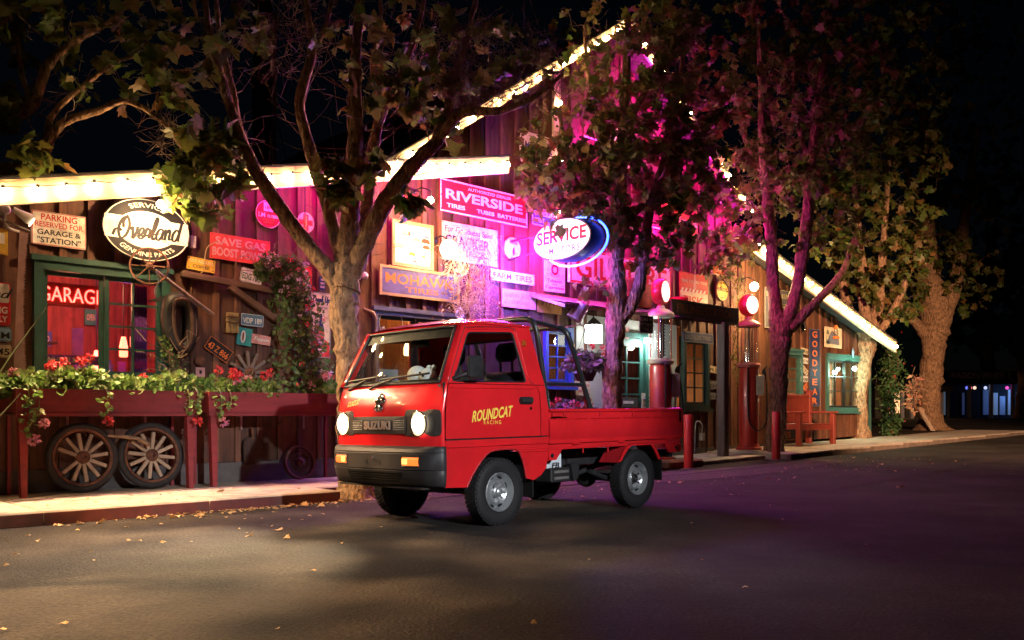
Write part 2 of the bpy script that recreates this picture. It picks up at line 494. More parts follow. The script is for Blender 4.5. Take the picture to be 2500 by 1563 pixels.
def road_patch(pts, mat, h=.004):
    q = random.Random(len(pts)); P = []
    for i, (t, o_) in enumerate(pts):
        t2, o2 = pts[(i + 1) % len(pts)]; n = 14
        for k in range(n): P.append((lerp(t, t2, k / n) + q.uniform(-.03, .03), -lerp(o_, o2, k / n) + q.uniform(-.03, .03)))
    tri = tessellate_polygon([[Vector((a, b, 0)) for a, b in P]])
    m = MB().add([(a, b, gz(a) + h) for a, b in P], [tuple(t) for t in tri]); wallpart(m, 'road_patch', mat, None, kind='structure')
CONC = M('concrete', (.44, .38, .31), .85, var=.2, scale=6, bump=.2, dirt=(.14, .11, .08, .7), rnd=.08)
CURBRED = M('curb_red_paint', (.11, .026, .022), .7, var=.35, scale=7, bump=.2, dirt=(.06, .04, .035, .8))
def wallpart(m, name, mat, parent, **k):
    """mesh given in facade coordinates (t, -off, z)"""
    o = m.build(name, mat, parent, **k)
    if parent is None:
        o.location = W0; o.rotation_euler = (0, 0, AW)
    return o
def slab(m, t0, t1, o0, o1, h=.11, depth=.25):
    b = .012
    z0, z1 = gz(t0) + h, gz(t1) + h
    P = []
    for (dz, q) in ((-depth, 0), (-b, 0), (0, b)):
        P += [(t0 + q, -o1 + q, z0 + dz), (t1 - q, -o1 + q, z1 + dz), (t1 - q, -o0 - q, z1 + dz), (t0 + q, -o0 - q, z0 + dz)]
    F = [(8, 9, 10, 11)]
    for k in (0, 4):
        for i in range(4):
            j = (i + 1) % 4
            F.append((k + i, k + j, k + 4 + j, k + 4 + i))
    return m.add(P, F)
walk = link('pavement', None, kind='structure', loc=W0, rot=(0, 0, AW))
def pave(t0, t1, o0, o1, n, h=.11, curb=True, cmat=None):
    dt = (t1 - t0) / n
    for i in range(n):
        a, b = t0 + i * dt, t0 + (i + 1) * dt - .012
        slab(MB(), a, b, o0, o1 - (.004 if curb else 0), h).build('paving_slab', CONC, walk)
        if curb:    # red painted face of the kerb
            z = gz(a)
            MB().boxb(a, b, -o1 - .006, -o1 + .004, z - .05, z + h - .014).build('kerb_face', cmat or CURBRED, walk)
road_patch([(-.9, 1.36), (4.9, 1.36), (6.0, 1.9), (9.0, 2.0), (9.2, 2.7), (5.6, 2.9), (1.2, 2.35), (-.7, 2.3)], PATCH2)
road_patch([(4.2, 4.3), (9.5, 4.2), (14.0, 4.4), (14.0, 4.75), (9.4, 4.62), (4.3, 4.75)], PATCH)
pave(-9.2, -.80, -.02, 1.88, 6)
pave(-.80, 2.6, -.02, 1.30, 2, h=.10)
pave(5.0, 8.6, -.02, 1.25, 3, h=.07, curb=False)
KERBG = M('grey_kerb', (.16, .13, .11), .9, var=.3, scale=7, bump=.3)
pave(8.6, 16.6, -.02, 1.75, 5, h=.11, cmat=KERBG)
pave(16.6, 22, -.02, 1.75, 3, h=.10, cmat=KERBG)

# ================================================================ the garage building
bld = thing('garage_building', 'old timber garage covered in enamel signs, gabled roof edged with string lights', 'building', W0, (0, 0, AW))
WOOD = wood('weathered_boards', (.115, .045, .024))
WOODB = wood('weathered_battens', (.135, .055, .030))
DARKWOOD = wood('dark_timber', (.05, .03, .022))
GREYWOOD = wood('grey_timber', (.16, .12, .095))
CREAMX = wood('cream_fascia_paint', (.80, .66, .46), .55, var=.12, rnd=.05, along='x', bump=.12)
ROOF = M('dark_shingles', (.035, .03, .03), .9, var=.4, scale=14, bump=.5, dist=.02)
FOUND = M('foundation_concrete', (.10, .09, .085), .9, var=.3, scale=5, bump=.3)
GREEN = M('green_frame_paint', (.015, .068, .052), .5, var=.25, scale=12, bump=.1, dirt=(.02, .05, .04, .5))
TEAL = M('teal_frame_paint', (.04, .13, .115), .5, var=.2, scale=12, bump=.1, dirt=(.03, .09, .08, .5))
BLUE = M('blue_frame_paint', (.03, .07, .30), .45, var=.2, scale=12, bump=.1)
BLACKP = M('black_paint', (.012, .012, .013), .45, var=.2)
PALEWALL = M('pale_embossed_siding', (.50, .50, .46), .6, var=.15, scale=60, bump=.35, dist=.006)
GLASS = pane('window_glass')

PEAK_T, PEAK_Z, SL = 5.6, 7.35, .68
def wing_l(t): return 3.04 + (t + 3.57) * .2326
def wing_r(t): return 4.12 - (t - 10.07) * .255
def main_top(t): return PEAK_Z - SL * abs(t - PEAK_T)
def wall_top(t):
    a = main_top(t) if .6 < t < 9.45 else -1
    b = wing_l(t) if t < 3 else (wing_r(t) if t > 9.3 else -1)
    return max(a, b) - .10
OPEN = [(-3.16, -1.80, 1.20, 2.42), (.90, 2.30, 1.16, 2.25), (4.11, 4.76, 1.32, 2.26), (5.70, 6.62, .0, 2.20), (7.78, 8.62, .98, 2.32), (11.03, 12.21, .98, 2.24), (13.34, 15.13, .94, 2.22), (5.70, 6.25, 4.95, 5.85)]
def sect(t0, t1, lo, ytop):
    """the stretches of a board between the openings"""
    cuts = sorted((z0, z1) for (a, b, z0, z1) in OPEN if b > t0 + .01 and a < t1 - .01)
    z = lo; out = []
    for a, b in cuts:
        if a - z > .04: out.append((z, a))
        z = max(z, b)
    out.append((z, None))
    return out
def board(t0, t1, y0, y1, mat, name, lo):
    for za, zb in sect(t0, t1, lo, None):
        l, r_ = (zb, zb) if zb is not None else (wall_top(t0), wall_top(t1))
        if min(l, r_) - za < .05: continue
        MB().add([(t0, y0, za), (t1, y0, za), (t1, y1, za), (t0, y1, za), (t0, y0, l), (t1, y0, r_), (t1, y1, r_), (t0, y1, l)],
                 [(3, 2, 1, 0), (4, 5, 6, 7), (0, 1, 5, 4), (1, 2, 6, 5), (2, 3, 7, 6), (3, 0, 4, 7)]).build(name, mat, bld)
edges = sorted(set([-9.0, 15.55] + [e for o in OPEN[:7] for e in o[:2]]))
rb = random.Random(3)
for e0, e1 in zip(edges, edges[1:]):
    n = max(1, round((e1 - e0) / .28)); w = (e1 - e0) / n
    for i in range(n):
        a, b = e0 + i * w, e0 + (i + 1) * w
        lo = .34 if a < 3.9 else gz(a) + .17
        pale = 4.85 < a < 7.6
        board(a + .003, b - .003, -.012 + rb.uniform(-.004, .004), .03, WOOD, 'board', lo if not pale else 2.5)
        if not pale: board(b - .034, b + .034, -.042 + rb.uniform(-.004, .004), -.013, WOODB, 'batten', lo)
        else: board(b - .034, b + .034, -.042, -.013, WOODB, 'batten', 2.5)
MB().boxb(-9, 3.9, -.03, .1, -.1, .335).build('foundation', FOUND, bld)
MB().boxb(3.9, 15.55, -.02, .1, -.1, .26).build('foundation', FOUND, bld)
# pale siding round the door
for (a, b, z0, z1) in ((4.86, 5.62, .3, 2.5), (6.70, 7.60, .3, 2.5), (5.62, 6.70, 2.28, 2.5)):
    MB().boxb(a, b, -.03, -.002, z0, z1).build('siding_panel', PALEWALL, bld)
# end wall and inner lining
MB().boxb(15.55, 15.62, -.03, 8, 0, 2.55).build('end_wall', DARKWOOD, bld)
MB().boxb(15.48, 15.58, -.07, -.045, .3, 2.55).build('corner_board', TEAL, bld)

def slope(t0, z0, t1, z1, y0, y1, th):
    return MB().add([(t0, y0, z0), (t1, y0, z1), (t1, y1, z1), (t0, y1, z0), (t0, y0, z0 - th), (t1, y0, z1 - th), (t1, y1, z1 - th), (t0, y1, z0 - th)],
                    [(0, 1, 2, 3), (7, 6, 5, 4), (4, 5, 1, 0), (5, 6, 2, 1), (6, 7, 3, 2), (7, 4, 0, 3)])
# roofs
slope(-9, wing_l(-9) + .02, 2.9, wing_l(2.9) + .02, -.47, 7, .07).build('roof', ROOF, bld)
slope(.72, main_top(.72) + .02, PEAK_T, PEAK_Z + .02, -.47, 9, .08).build('roof', ROOF, bld)
slope(PEAK_T, PEAK_Z + .02, 9.3, main_top(9.3) + .02, -.47, 9, .08).build('roof', ROOF, bld)
slope(9.25, wing_r(9.25) + .02, 15.95, wing_r(15.95) + .02, -.47, 7, .07).build('roof', ROOF, bld)
# lit fascia boards
slope(-9, wing_l(-9), -.55, wing_l(-.55), -.53, -.475, .235).build('fascia', CREAMX, bld)
slope(-.545, wing_l(-.545), 2.88, wing_l(2.88), -.53, -.475, .235).build('fascia', CREAMX, bld)
slope(.72, main_top(.72), PEAK_T, PEAK_Z, -.53, -.475, .17).build('fascia', CREAMX, bld)
slope(PEAK_T, PEAK_Z, 9.3, main_top(9.3), -.53, -.475, .17).build('fascia', CREAMX, bld)
slope(9.3, wing_r(9.3), 15.95, wing_r(15.95), -.53, -.475, .26).build('fascia', CREAMX, bld)
# drip edge above each fascia
for a, b, fn in ((-9, 2.88, wing_l), (.72, PEAK_T, main_top), (PEAK_T, 9.3, main_top), (9.3, 15.95, wing_r)):
    slope(a, fn(a) + .026, b, fn(b) + .026, -.56, -.46, .02).build('drip_edge', ROOF, bld)
# loft door trim in the gable
MB().boxb(4.28, 4.42, -.09, -.04, 4.9, 6.35).build('loft_trim', CREAMX, bld)
slope(4.40, 5.35, 5.15, 4.85, -.16, -.05, .16).build('loft_trim', CREAMX, bld)
MB().boxb(5.70, 6.25, .05, .10, 4.95, 5.85).build('loft_window', glow('loft_light', (1., .55, .12), .75), bld)
for (a, b, c, d) in ((5.64, 5.70, 4.9, 5.9), (6.25, 6.31, 4.9, 5.9), (5.70, 6.25, 5.85, 5.91), (5.70, 6.25, 4.89, 4.95)):
    MB().boxb(a, b, -.06, .03, c, d).build('loft_window_frame', CREAMX, bld)

# ---------------------------------------------------------------- windows
def frame_bars(m, t0, t1, z0, z1, w, y0, y1):
    m.boxb(t0, t0 + w, y0, y1, z0, z1); m.boxb(t1 - w, t1, y0, y1, z0, z1)
    m.boxb(t0 + w, t1 - w, y0, y1, z0, z0 + w); m.boxb(t0 + w, t1 - w, y0, y1, z1 - w, z1)
    return m
def window(t0, t1, z0, z1, mat, cols, rows, label, w=.09, sash=.045, bar=.022, head=None, sashes=1, sill=True, matsash=None):
    """window = outer frame, sashes with muntins and panes"""
    matsash = matsash or mat
    win = link('window', None, None, bld, label=label)
    frame_bars(MB(), t0, t1, z0, z1, w, -.07, .05).build('frame', mat, win)
    if head: MB().boxb(t0 - .03, t1 + .03, -.095, -.02, z1 - .005, z1 + .05).build('head', mat, win)
    if sill: MB().boxb(t0 - .05, t1 + .05, -.12, .0, z0 - .05, z0 - .002).build('sill', mat, win)
    a, b, c, d = t0 + w, t1 - w, z0 + w, z1 - w
    sw = (b - a) / sashes
    for s in range(sashes):
        x0, x1 = a + s * sw + .002, a + (s + 1) * sw - .002
        y = -.03 if s % 2 else -.015
        frame_bars(MB(), x0, x1, c + .002, d - .002, sash, y, y + .035).build('sash', matsash, win)
        x0 += sash; x1 -= sash; e, f_ = c + sash, d - sash
        cc, rr = (cols[s], rows[s]) if isinstance(cols, tuple) else (cols, rows)
        cw, rh = (x1 - x0) / cc, (f_ - e) / rr
        for i in range(1, cc): MB().boxb(x0 + i * cw - bar / 2, x0 + i * cw + bar / 2, y - .002, y + .03, e, f_).build('muntin', matsash, win)
        for j in range(1, rr): MB().boxb(x0, x1, y - .004, y + .028, e + j * rh - bar / 2, e + j * rh + bar / 2).build('muntin', matsash, win)
        for i in range(cc):
            for j in range(rr):
                MB().boxb(x0 + i * cw, x0 + (i + 1) * cw, y + .014, y + .018, e + j * rh, e + (j + 1) * rh).build('pane', GLASS, win)
    return win
window(-3.16, -1.80, 1.20, 2.42, GREEN, (1, 2), (1, 4), 'green framed window with a red neon sign inside', head=1, sashes=2)
window(.90, 2.30, 1.16, 2.25, M('grey_blue_paint', (.09, .10, .13), .55, var=.2), (1, 2), (1, 3), 'grey blue window behind the cab of the truck', head=1, sashes=2, matsash=BLACKP, w=.06)
window(4.11, 4.76, 1.32, 2.26, BLUE, 2, 4, 'blue framed window behind the roll bar', w=.07)
window(7.78, 8.62, .98, 2.32, M('black_green_paint', (.012, .035, .03), .5), 2, 4, 'dark framed window under the porch roof', w=.08)
window(11.03, 12.21, .98, 2.24, TEAL, 2, 4, 'teal framed window beside the bench', head=1)
window(13.34, 15.13, .94, 2.22, TEAL, (2, 2), (3, 3), 'teal double window above the bench', head=1, sashes=2, matsash=BLACKP)
# the glazed door
dr = link('door', None, None, bld, label='teal glazed door behind the middle tree')
frame_bars(MB(), 5.62, 6.70, .06, 2.28, .085, -.08, .03).build('frame', TEAL, dr)
m = MB(); m.boxb(5.71, 5.81, -.03, .012, .15, 2.19); m.boxb(6.51, 6.61, -.03, .012, .15, 2.19); m.boxb(5.81, 6.51, -.03, .012, 2.05, 2.19); m.boxb(5.81, 6.51, -.03, .012, .15, .95)
m.build('leaf', TEAL, dr)
MB().boxb(6.145, 6.175, -.028, .01, .95, 2.05).build('muntin', TEAL, dr)
for k in range(1, 4): MB().boxb(5.81, 6.51, -.026, .008, .95 + k * .275 - .014, .95 + k * .275 + .014).build('muntin', TEAL, dr)
for i in range(2):
    for k in range(4): MB().boxb(5.81 + i * .35, 6.16 + i * .35, -.012, -.008, .95 + k * .275, 1.225 + k * .275).build('pane', GLASS, dr)
MB().boxb(5.90, 6.42, -.055, -.031, 1.0, 1.17).build('push_plate', M('grey_plate', (.2, .22, .22), .4, .6), dr)
MB().boxb(6.02, 6.30, -.06, -.056, 1.06, 1.11).build('notice', M('white_card', (.7, .7, .68), .6), dr)
m = MB(); m.boxb(6.60, 6.63, -.06, -.031, 1.05, 1.25); m.ball((6.58, -.075, 1.15), .03)
m.build('handle', M('steel', (.6, .6, .62), .3, 1.), dr)

# ---------------------------------------------------------------- rooms behind the glass
def room(t0, t1, z0, z1, dep, wallmat, floormat):
    r_ = link('room', None, None, bld)
    MB().boxb(t0, t1, dep, dep + .05, z0, z1).build('back_wall', wallmat, r_)
    MB().boxb(t0 - .05, t0, .06, dep + .05, z0, z1).build('side_wall', wallmat, r_)
    MB().boxb(t1, t1 + .05, .06, dep + .05, z0, z1).build('side_wall', wallmat, r_)
    MB().boxb(t0 - .05, t1 + .05, .06, dep + .05, z1, z1 + .05).build('room_ceiling', wallmat, r_)
    MB().boxb(t0 - .05, t1 + .05, .06, dep + .05, z0 - .05, z0).build('room_floor', floormat, r_)
    return r_
RW_RED = wood('red_panelling', (.26, .06, .045), .7, var=.4)
RW_WARM = wood('warm_panelling', (.30, .12, .05), .6, var=.4)
FLOORD = M('inner_floor', (.10, .06, .04), .6)
ra = room(-3.6, -1.4, .9, 2.75, 2.2, RW_RED, FLOORD)
rbm = room(.5, 2.7, .7, 2.75, 2.6, RW_WARM, FLOORD)
rc = room(3.9, 5.0, .9, 2.55, 1.6, RW_WARM, FLOORD)
rd = room(5.5, 6.8, .0, 2.45, 1.8, RW_RED, FLOORD)
re_ = room(7.5, 8.9, .7, 2.6, 1.6, RW_WARM, FLOORD)
rf = room(10.8, 12.5, .7, 2.5, 2.2, RW_WARM, FLOORD)
rg = room(13.1, 15.4, .7, 2.5, 2.2, RW_WARM, FLOORD)
SHADE = glow('warm_lamp_shade', (1., .62, .28), 9.)
def pendant(par, t, y, z, top, r_=.07, mat=SHADE):
    """hanging room lamp: cord and lit shade"""
    p = MB().tube([(t, y, z), (t, y, top)], .006, 5).build('lamp_cord', BLACKP, par)
    MB().lathe([(r_ * .5, .16), (r_, .05), (r_, -.06), (r_ * .8, -.07)], 14, (t, y, z - .08)).build('lamp_shade', mat, par, smooth=40)
REDB = glow('red_bulb', (1., .10, .05), 10.)
lamp('room_light', ra, (-2.5, 1.0, 2.3), (1., .26, .14), 75, .1); lamp('room_light', ra, (-1.9, .7, 2.2), (.7, .12, .9), 14, .1)
lamp('room_light', rbm, (1.6, 1.0, 2.2), (1., .5, .2), 80, .1); lamp('room_light', rf, (11.6, .9, 1.3), (1., .65, .3), 10, .1); lamp('room_light', re_, (8.2, .8, 1.35), (1., .55, .2), 12, .1); lamp('room_light', rg, (14.0, .9, 1.5), (1., .4, .15), 6, .1)
for t, y, z in ((-2.05, .6, 1.62), (-2.1, 1.3, 1.5), (-2.6, 1.6, 1.55), (-1.7, 1.2, 1.78), (-3.2, 1.5, 1.9)):
    pendant(ra, t, y, z + .06, 2.75, .045, REDB)
for t, y, z in ((1.1, 1.0, 1.95), (1.28, 1.5, 1.92), (1.75, 1.2, 2.0), (2.2, .9, 1.9)): pendant(rbm, t, y, z, 2.75, .08)
pendant(rc, 4.5, .8, 1.75, 2.55); pendant(rd, 6.2, 1.0, 2.1, 2.45, .07, glow('orange_lamp_shade', (1., .3, .1), 8.))
for t in (8.0, 8.35): pendant(re_, t, .9, 1.45, 2.6, .10)
for t in (11.4, 11.8): pendant(rf, t, 1.2, 1.35, 2.5, .12, glow('bright_lamp_shade', (1., .78, .5), 16.))
for t in (13.9, 14.6): pendant(rg, t, 1.2, 1.7, 2.5, .12)
# things seen inside: shelves with tins, posters, curtains
def shelf(par, t0, t1, y, z, seed, mats):
    q = random.Random(seed)
    s = MB().boxb(t0, t1, y - .12, y + .12, z - .02, z).build('shelf', DARKWOOD, par)
    t = t0 + .05
    while t < t1 - .08:
        w = q.uniform(.04, .09); hh = q.uniform(.08, .2)
        if q.random() < .5: MB().lathe([(w / 2, 0), (w / 2, hh * .7), (w / 5, hh * .8), (w / 5, hh)], 10, (t, y, z)).build('bottle', q.choice(mats), s, smooth=50)
        else: MB().boxb(t - w / 2, t + w / 2, y - .03, y + .03, z, z + hh).build('tin', q.choice(mats), s)
        t += w + q.uniform(.02, .08)
INM = [M('in_red', (.5, .04, .04), .5), M('in_green', (.05, .3, .18), .5), M('in_cream', (.7, .6, .45), .6), M('in_purple', (.3, .08, .45), .5), M('in_blue', (.07, .14, .5), .5)]
shelf(ra, -3.5, -2.5, 1.5, 1.72, 1, INM); shelf(ra, -3.5, -2.5, 1.4, 1.42, 2, INM); shelf(ra, -2.3, -1.5, 1.8, 1.38, 3, INM)
shelf(rbm, .6, 2.6, 1.9, 1.5, 4, INM); shelf(rf, 10.9, 12.4, 1.6, 1.3, 5, INM); shelf(re_, 7.6, 8.8, 1.2, 1.2, 6, INM); shelf(rg, 13.2, 15.2, 1.5, 1.3, 7, INM)
MB().grid(lambda u, v: (-2.10 + u * .17, .26 + .018 * math.sin(u * 30), 1.3 + v * 1.0), 24, 2).build('curtain', INM[3], ra, smooth=60, solid=.003)
MB().boxb(-2.50, -2.38, .9, .92, 1.55, 1.85).build('poster', INM[2], ra)
MB().boxb(-3.3, -2.75, 1.9, 1.92, 1.9, 2.2).build('poster', INM[1], ra)
MB().boxb(1.2, 1.55, .3, .31, 1.2, 1.5).build('notice', M('lit_paper', (.75, .8, .9), .7), rbm)
MB().boxb(1.9, 2.05, .5, .52, 1.0, 2.4).build('curtain', INM[0], rbm)
m = MB().grid(lambda u, v: (13.45 + u * .55, .12 + .02 * math.sin(u * 40), 1.05 + v * 1.1 - .0), 24, 2); m.build('curtain', INM[2], rg, solid=.004)
# red neon word hung inside the left pane
nb = MB().boxb(-3.02, -2.42, .16, .18, 2.0, 2.24).build('neon_backing', M('neon_back', (.25, .02, .02), .4), ra, label='glowing red neon word sign inside the window')
text('GARAGE', nb, glow('red_neon', (1., .07, .05), 9.), -2.74, 2.12, .62, .15, .155, bold=-.004, ext=.012)
MB().boxb(-3.0, -2.45, .155, .159, 1.40, 1.50).build('printed_card', INM[3], ra)
text('WHISTLE', ra, M('print_cream', (.7, .6, .5), .6), -2.85, 1.45, .30, .05, .153, bold=.02)

q = random.Random(12)
for k in range(7):
    t = -3.4 + k * .29; zz = q.uniform(1.15, 2.1)
    ww, hh = q.uniform(.14, .24), q.uniform(.10, .22); pp = MB().boxb(t, t + ww, 2.16 - .02 * (k % 2), 2.185 - .02 * (k % 2), zz, zz + hh).build('poster', INM[(2, 0, 2, 4, 2, 1, 0)[k]], ra); text(('OIL', 'TIRES', 'GAS', 'COLD', 'BEER', 'OPEN', 'MENU')[k], pp, INM[(0, 2, 4, 2, 0, 2, 2)[k]], t + ww / 2, zz + hh / 2, ww * .7, hh * .4, 2.137, bold=.02)
for t in (-3.2, -2.9, -2.6): MB().lathe([(.10, 0), (.10, .02), (.015, .04), (.015, .45), (.06, .47)], 12, (t, .8, .92)).build('stool', INM[0], ra, smooth=40)
MB().boxb(-3.5, -2.4, 1.0, 1.3, .92, 1.30).build('counter', RW_WARM, ra)
# ================================================================ the small red truck
TH = R(44.417)
truck = thing('pickup_truck', 'small glossy red cab-over pickup truck with lit headlights parked in the road', 'truck',
              (-.561, 7.605, -.010), (R(.6), R(.4), math.atan2(-math.cos(TH), -math.sin(TH))))
RED = M('red_car_paint', (.66, .016, .022), .22, var=.09, scale=3.5, bump=.012, coat=1., spec=.5, dist=.02, detail=3., dirt=(.34, .02, .018, .35))
REDIN = M('red_inner_paint', (.40, .012, .018), .5, var=.1)
BUMP = M('grey_black_plastic', (.022, .021, .022), .5, var=.2, scale=20, bump=.06)
RUBBER = M('tyre_rubber', (.0085, .0085, .010), .75, var=.25, scale=30, bump=.1)
GASKET = M('black_gasket', (.010, .010, .011), .5)
TRIM = M('grey_cab_trim', (.30, .28, .26), .7, var=.15, scale=12)
VINYL = M('dark_seat_vinyl', (.03, .03, .036), .55, var=.2, scale=30, bump=.15)
STEELR = M('silver_rim_paint', (.50, .53, .54), .35, .75, var=.12, scale=14)
CHROME = M('chrome', (.80, .80, .82), .08, 1., var=.03, bump=0)
CHASS = M('black_chassis', (.014, .014, .015), .6, var=.3, scale=15, bump=.15)
TGLASS = pane('truck_glass', (.80, .84, .83), .09)
YELLOW = M('yellow_vinyl', (.85, .62, .09), .5, var=.05)
def tp(m, name, mat, par=truck, smooth=None, **k): return m.build(name, mat, par, smooth, **k)
def itp(x, tab):
    if x <= tab[0][0]: return tab[0][1]
    for (a, b), (c, d) in zip(tab, tab[1:]):
        if x <= c: return b + (d - b) * (x - a) / (c - a)
    return tab[-1][1]
# front surface: centre line x, edge x, half width at each height
XC = [(.60, .70), (.90, .706), (.97, .694), (1.06, .664), (1.12, .636), (1.60, .385), (1.64, .33)]
XE = [(.60, .612), (.92, .610), (1.09, .582), (1.13, .572), (1.60, .338), (1.64, .30)]
HW = [(.60, .690), (1.05, .690), (1.13, .682), (1.60, .608), (1.64, .595)]
def xf(y, z):
    w = itp(z, HW); s = min(1., abs(y) / w); c, e = itp(z, XC), itp(z, XE)
    return c - .03 * s * s - max(0, c - .03 - e) * s ** 7
def sy(z): return itp(z, [(.30, .672), (.60, .684), (.655, .694), (.72, .689), (.95, .693), (.972, .688), (1.10, .686), (1.13, .682), (1.64, .598)])
def fgrid(y0, y1, z0, z1, off=0., nu=16, nv=8):
    def fn(u, v):
        z = lerp(z0, z1, v); y = lerp(y0, y1, u)
        return (xf(y, z) + off, y, z)
    return MB().grid(fn, nu, nv)
def wgrid(s0, s1, z0, z1, off=0., nu=16, nv=8):
    def fn(u, v):
        z = lerp(z0, z1, v); y = lerp(s0, s1, u) * itp(z, HW)
        return (xf(y, z) + off, y, z)
    return MB().grid(fn, nu, nv)
def fpatch(poly, off, th=.012):
    """a shape laid on the front face (y, z), standing proud"""
    n = len(poly); cy_, cz_ = sum(p[0] for p in poly) / n, sum(p[1] for p in poly) / n
    P = []; F = []; rings = (1., 1., .66, .33)
    for k, q in enumerate(rings):
        for (y, z) in poly:
            yy, zz = cy_ + (y - cy_) * q, cz_ + (z - cz_) * q
            P.append((xf(yy, zz) + (off if k else off - th), yy, zz))
    P.append((xf(cy_, cz_) + off, cy_, cz_))
    for k in range(3):
        for i in range(n):
            j = (i + 1) % n
            F.append((k * n + i, k * n + j, (k + 1) * n + j, (k + 1) * n + i))
    for i in range(n): F.append((3 * n + i, 3 * n + (i + 1) % n, 4 * n))
    return MB().add(P, F)
# --- cab shell
tp(wgrid(-1, 1, .60, 1.135, 0, 48, 22), 'front_panel', RED, smooth=60, solid=.012)
for s in (-1, 1):
    tp(wgrid(.905 * s, 1.0 * s, 1.135, 1.60, 0, 4, 8), 'pillar', RED, smooth=60, solid=.02)
tp(wgrid(-.905, .905, 1.585, 1.62, .0, 24, 2), 'header', RED, smooth=60, solid=.01)
ws = tp(wgrid(-.895, .895, 1.150, 1.585, -.004, 24, 10), 'windscreen', TGLASS, smooth=60)
# black surround and gasket of the windscreen
def wsring(q, z0, z1, off, n=14):
    P = []
    for i in range(n): P.append((lerp(-q, q, i / n), z0))
    for i in range(n): P.append((q, lerp(z0, z1, i / n)))
    for i in range(n): P.append((lerp(q, -q, i / n), z1))
    for i in range(n): P.append((-q, lerp(z1, z0, i / n)))
    return [(xf(s * itp(z, HW), z) + off, s * itp(z, HW), z) for s, z in P]
tp(MB().tube(wsring(.90, 1.143, 1.588, .004), .011, 6, closed=True), 'gasket', GASKET, ws, smooth=80)
tp(wgrid(-.89, .89, 1.50, 1.584, -.010, 24, 3), 'tint_band', M('tint_band', (.012, .012, .012), .4), ws, smooth=60)
tp(wgrid(-.89, .89, 1.146, 1.172, -.010, 24, 1), 'lower_band', GASKET, ws, smooth=60)
def roof_pt(u, v, d=0.):
    x = lerp(.375, -.425, v); s = lerp(-1, 1, u)
    zc = itp(-x, [(-.375, 1.622), (-.25, 1.662), (-.1, 1.684), (.1, 1.694), (.36, 1.684), (.425, 1.655)])
    ze = itp(-x, [(-.375, 1.600), (-.2, 1.622), (.36, 1.634), (.425, 1.622)])
    w = itp(-x, [(-.375, .606), (.425, .602)])
    xx = x + (.0 if v > .05 else -.05 * abs(s) ** 7 * (1 - v * 20))
    return (xx, w * s, ze + (zc - ze) * (1 - abs(s) ** 5) - d)
tp(MB().grid(lambda u, v: roof_pt(u, v), 28, 18), 'roof', RED, smooth=60)
tp(MB().grid(lambda u, v: roof_pt(u * .94 + .03, v * .96 + .02, .03), 14, 8), 'headliner', M('headliner', (.05, .048, .045), .9), smooth=60)
for s in (-1, 1):
    tp(MB().tube([(lerp(.345, -.42, i / 8), s * .606, itp(-lerp(.345, -.42, i / 8), [(-.345, 1.600), (-.2, 1.620), (.42, 1.622)])) for i in range(9)], .010, 6), 'gutter', RED, smooth=80)
def xrear(z): return itp(z, [(.3, -.552), (.95, -.548), (1.06, -.530), (1.19, -.508), (1.43, -.455), (1.64, -.418)])
def side_grid(xa, xb, z0, z1, s, nu=10, nv=10, off=0.):
    return MB().grid(lambda u, v: (lerp(xa(lerp(z0, z1, v)), xb(lerp(z0, z1, v)), u), s * (sy(lerp(z0, z1, v)) + off), lerp(z0, z1, v)), nu, nv)
DF = lambda z: itp(z, [(.70, .600), (.92, .598), (1.095, .568), (1.135, .556)])
DRR = lambda z: itp(z, [(.70, -.452), (1.00, -.450), (1.06, -.447), (1.10, -.425), (1.135, -.385)])
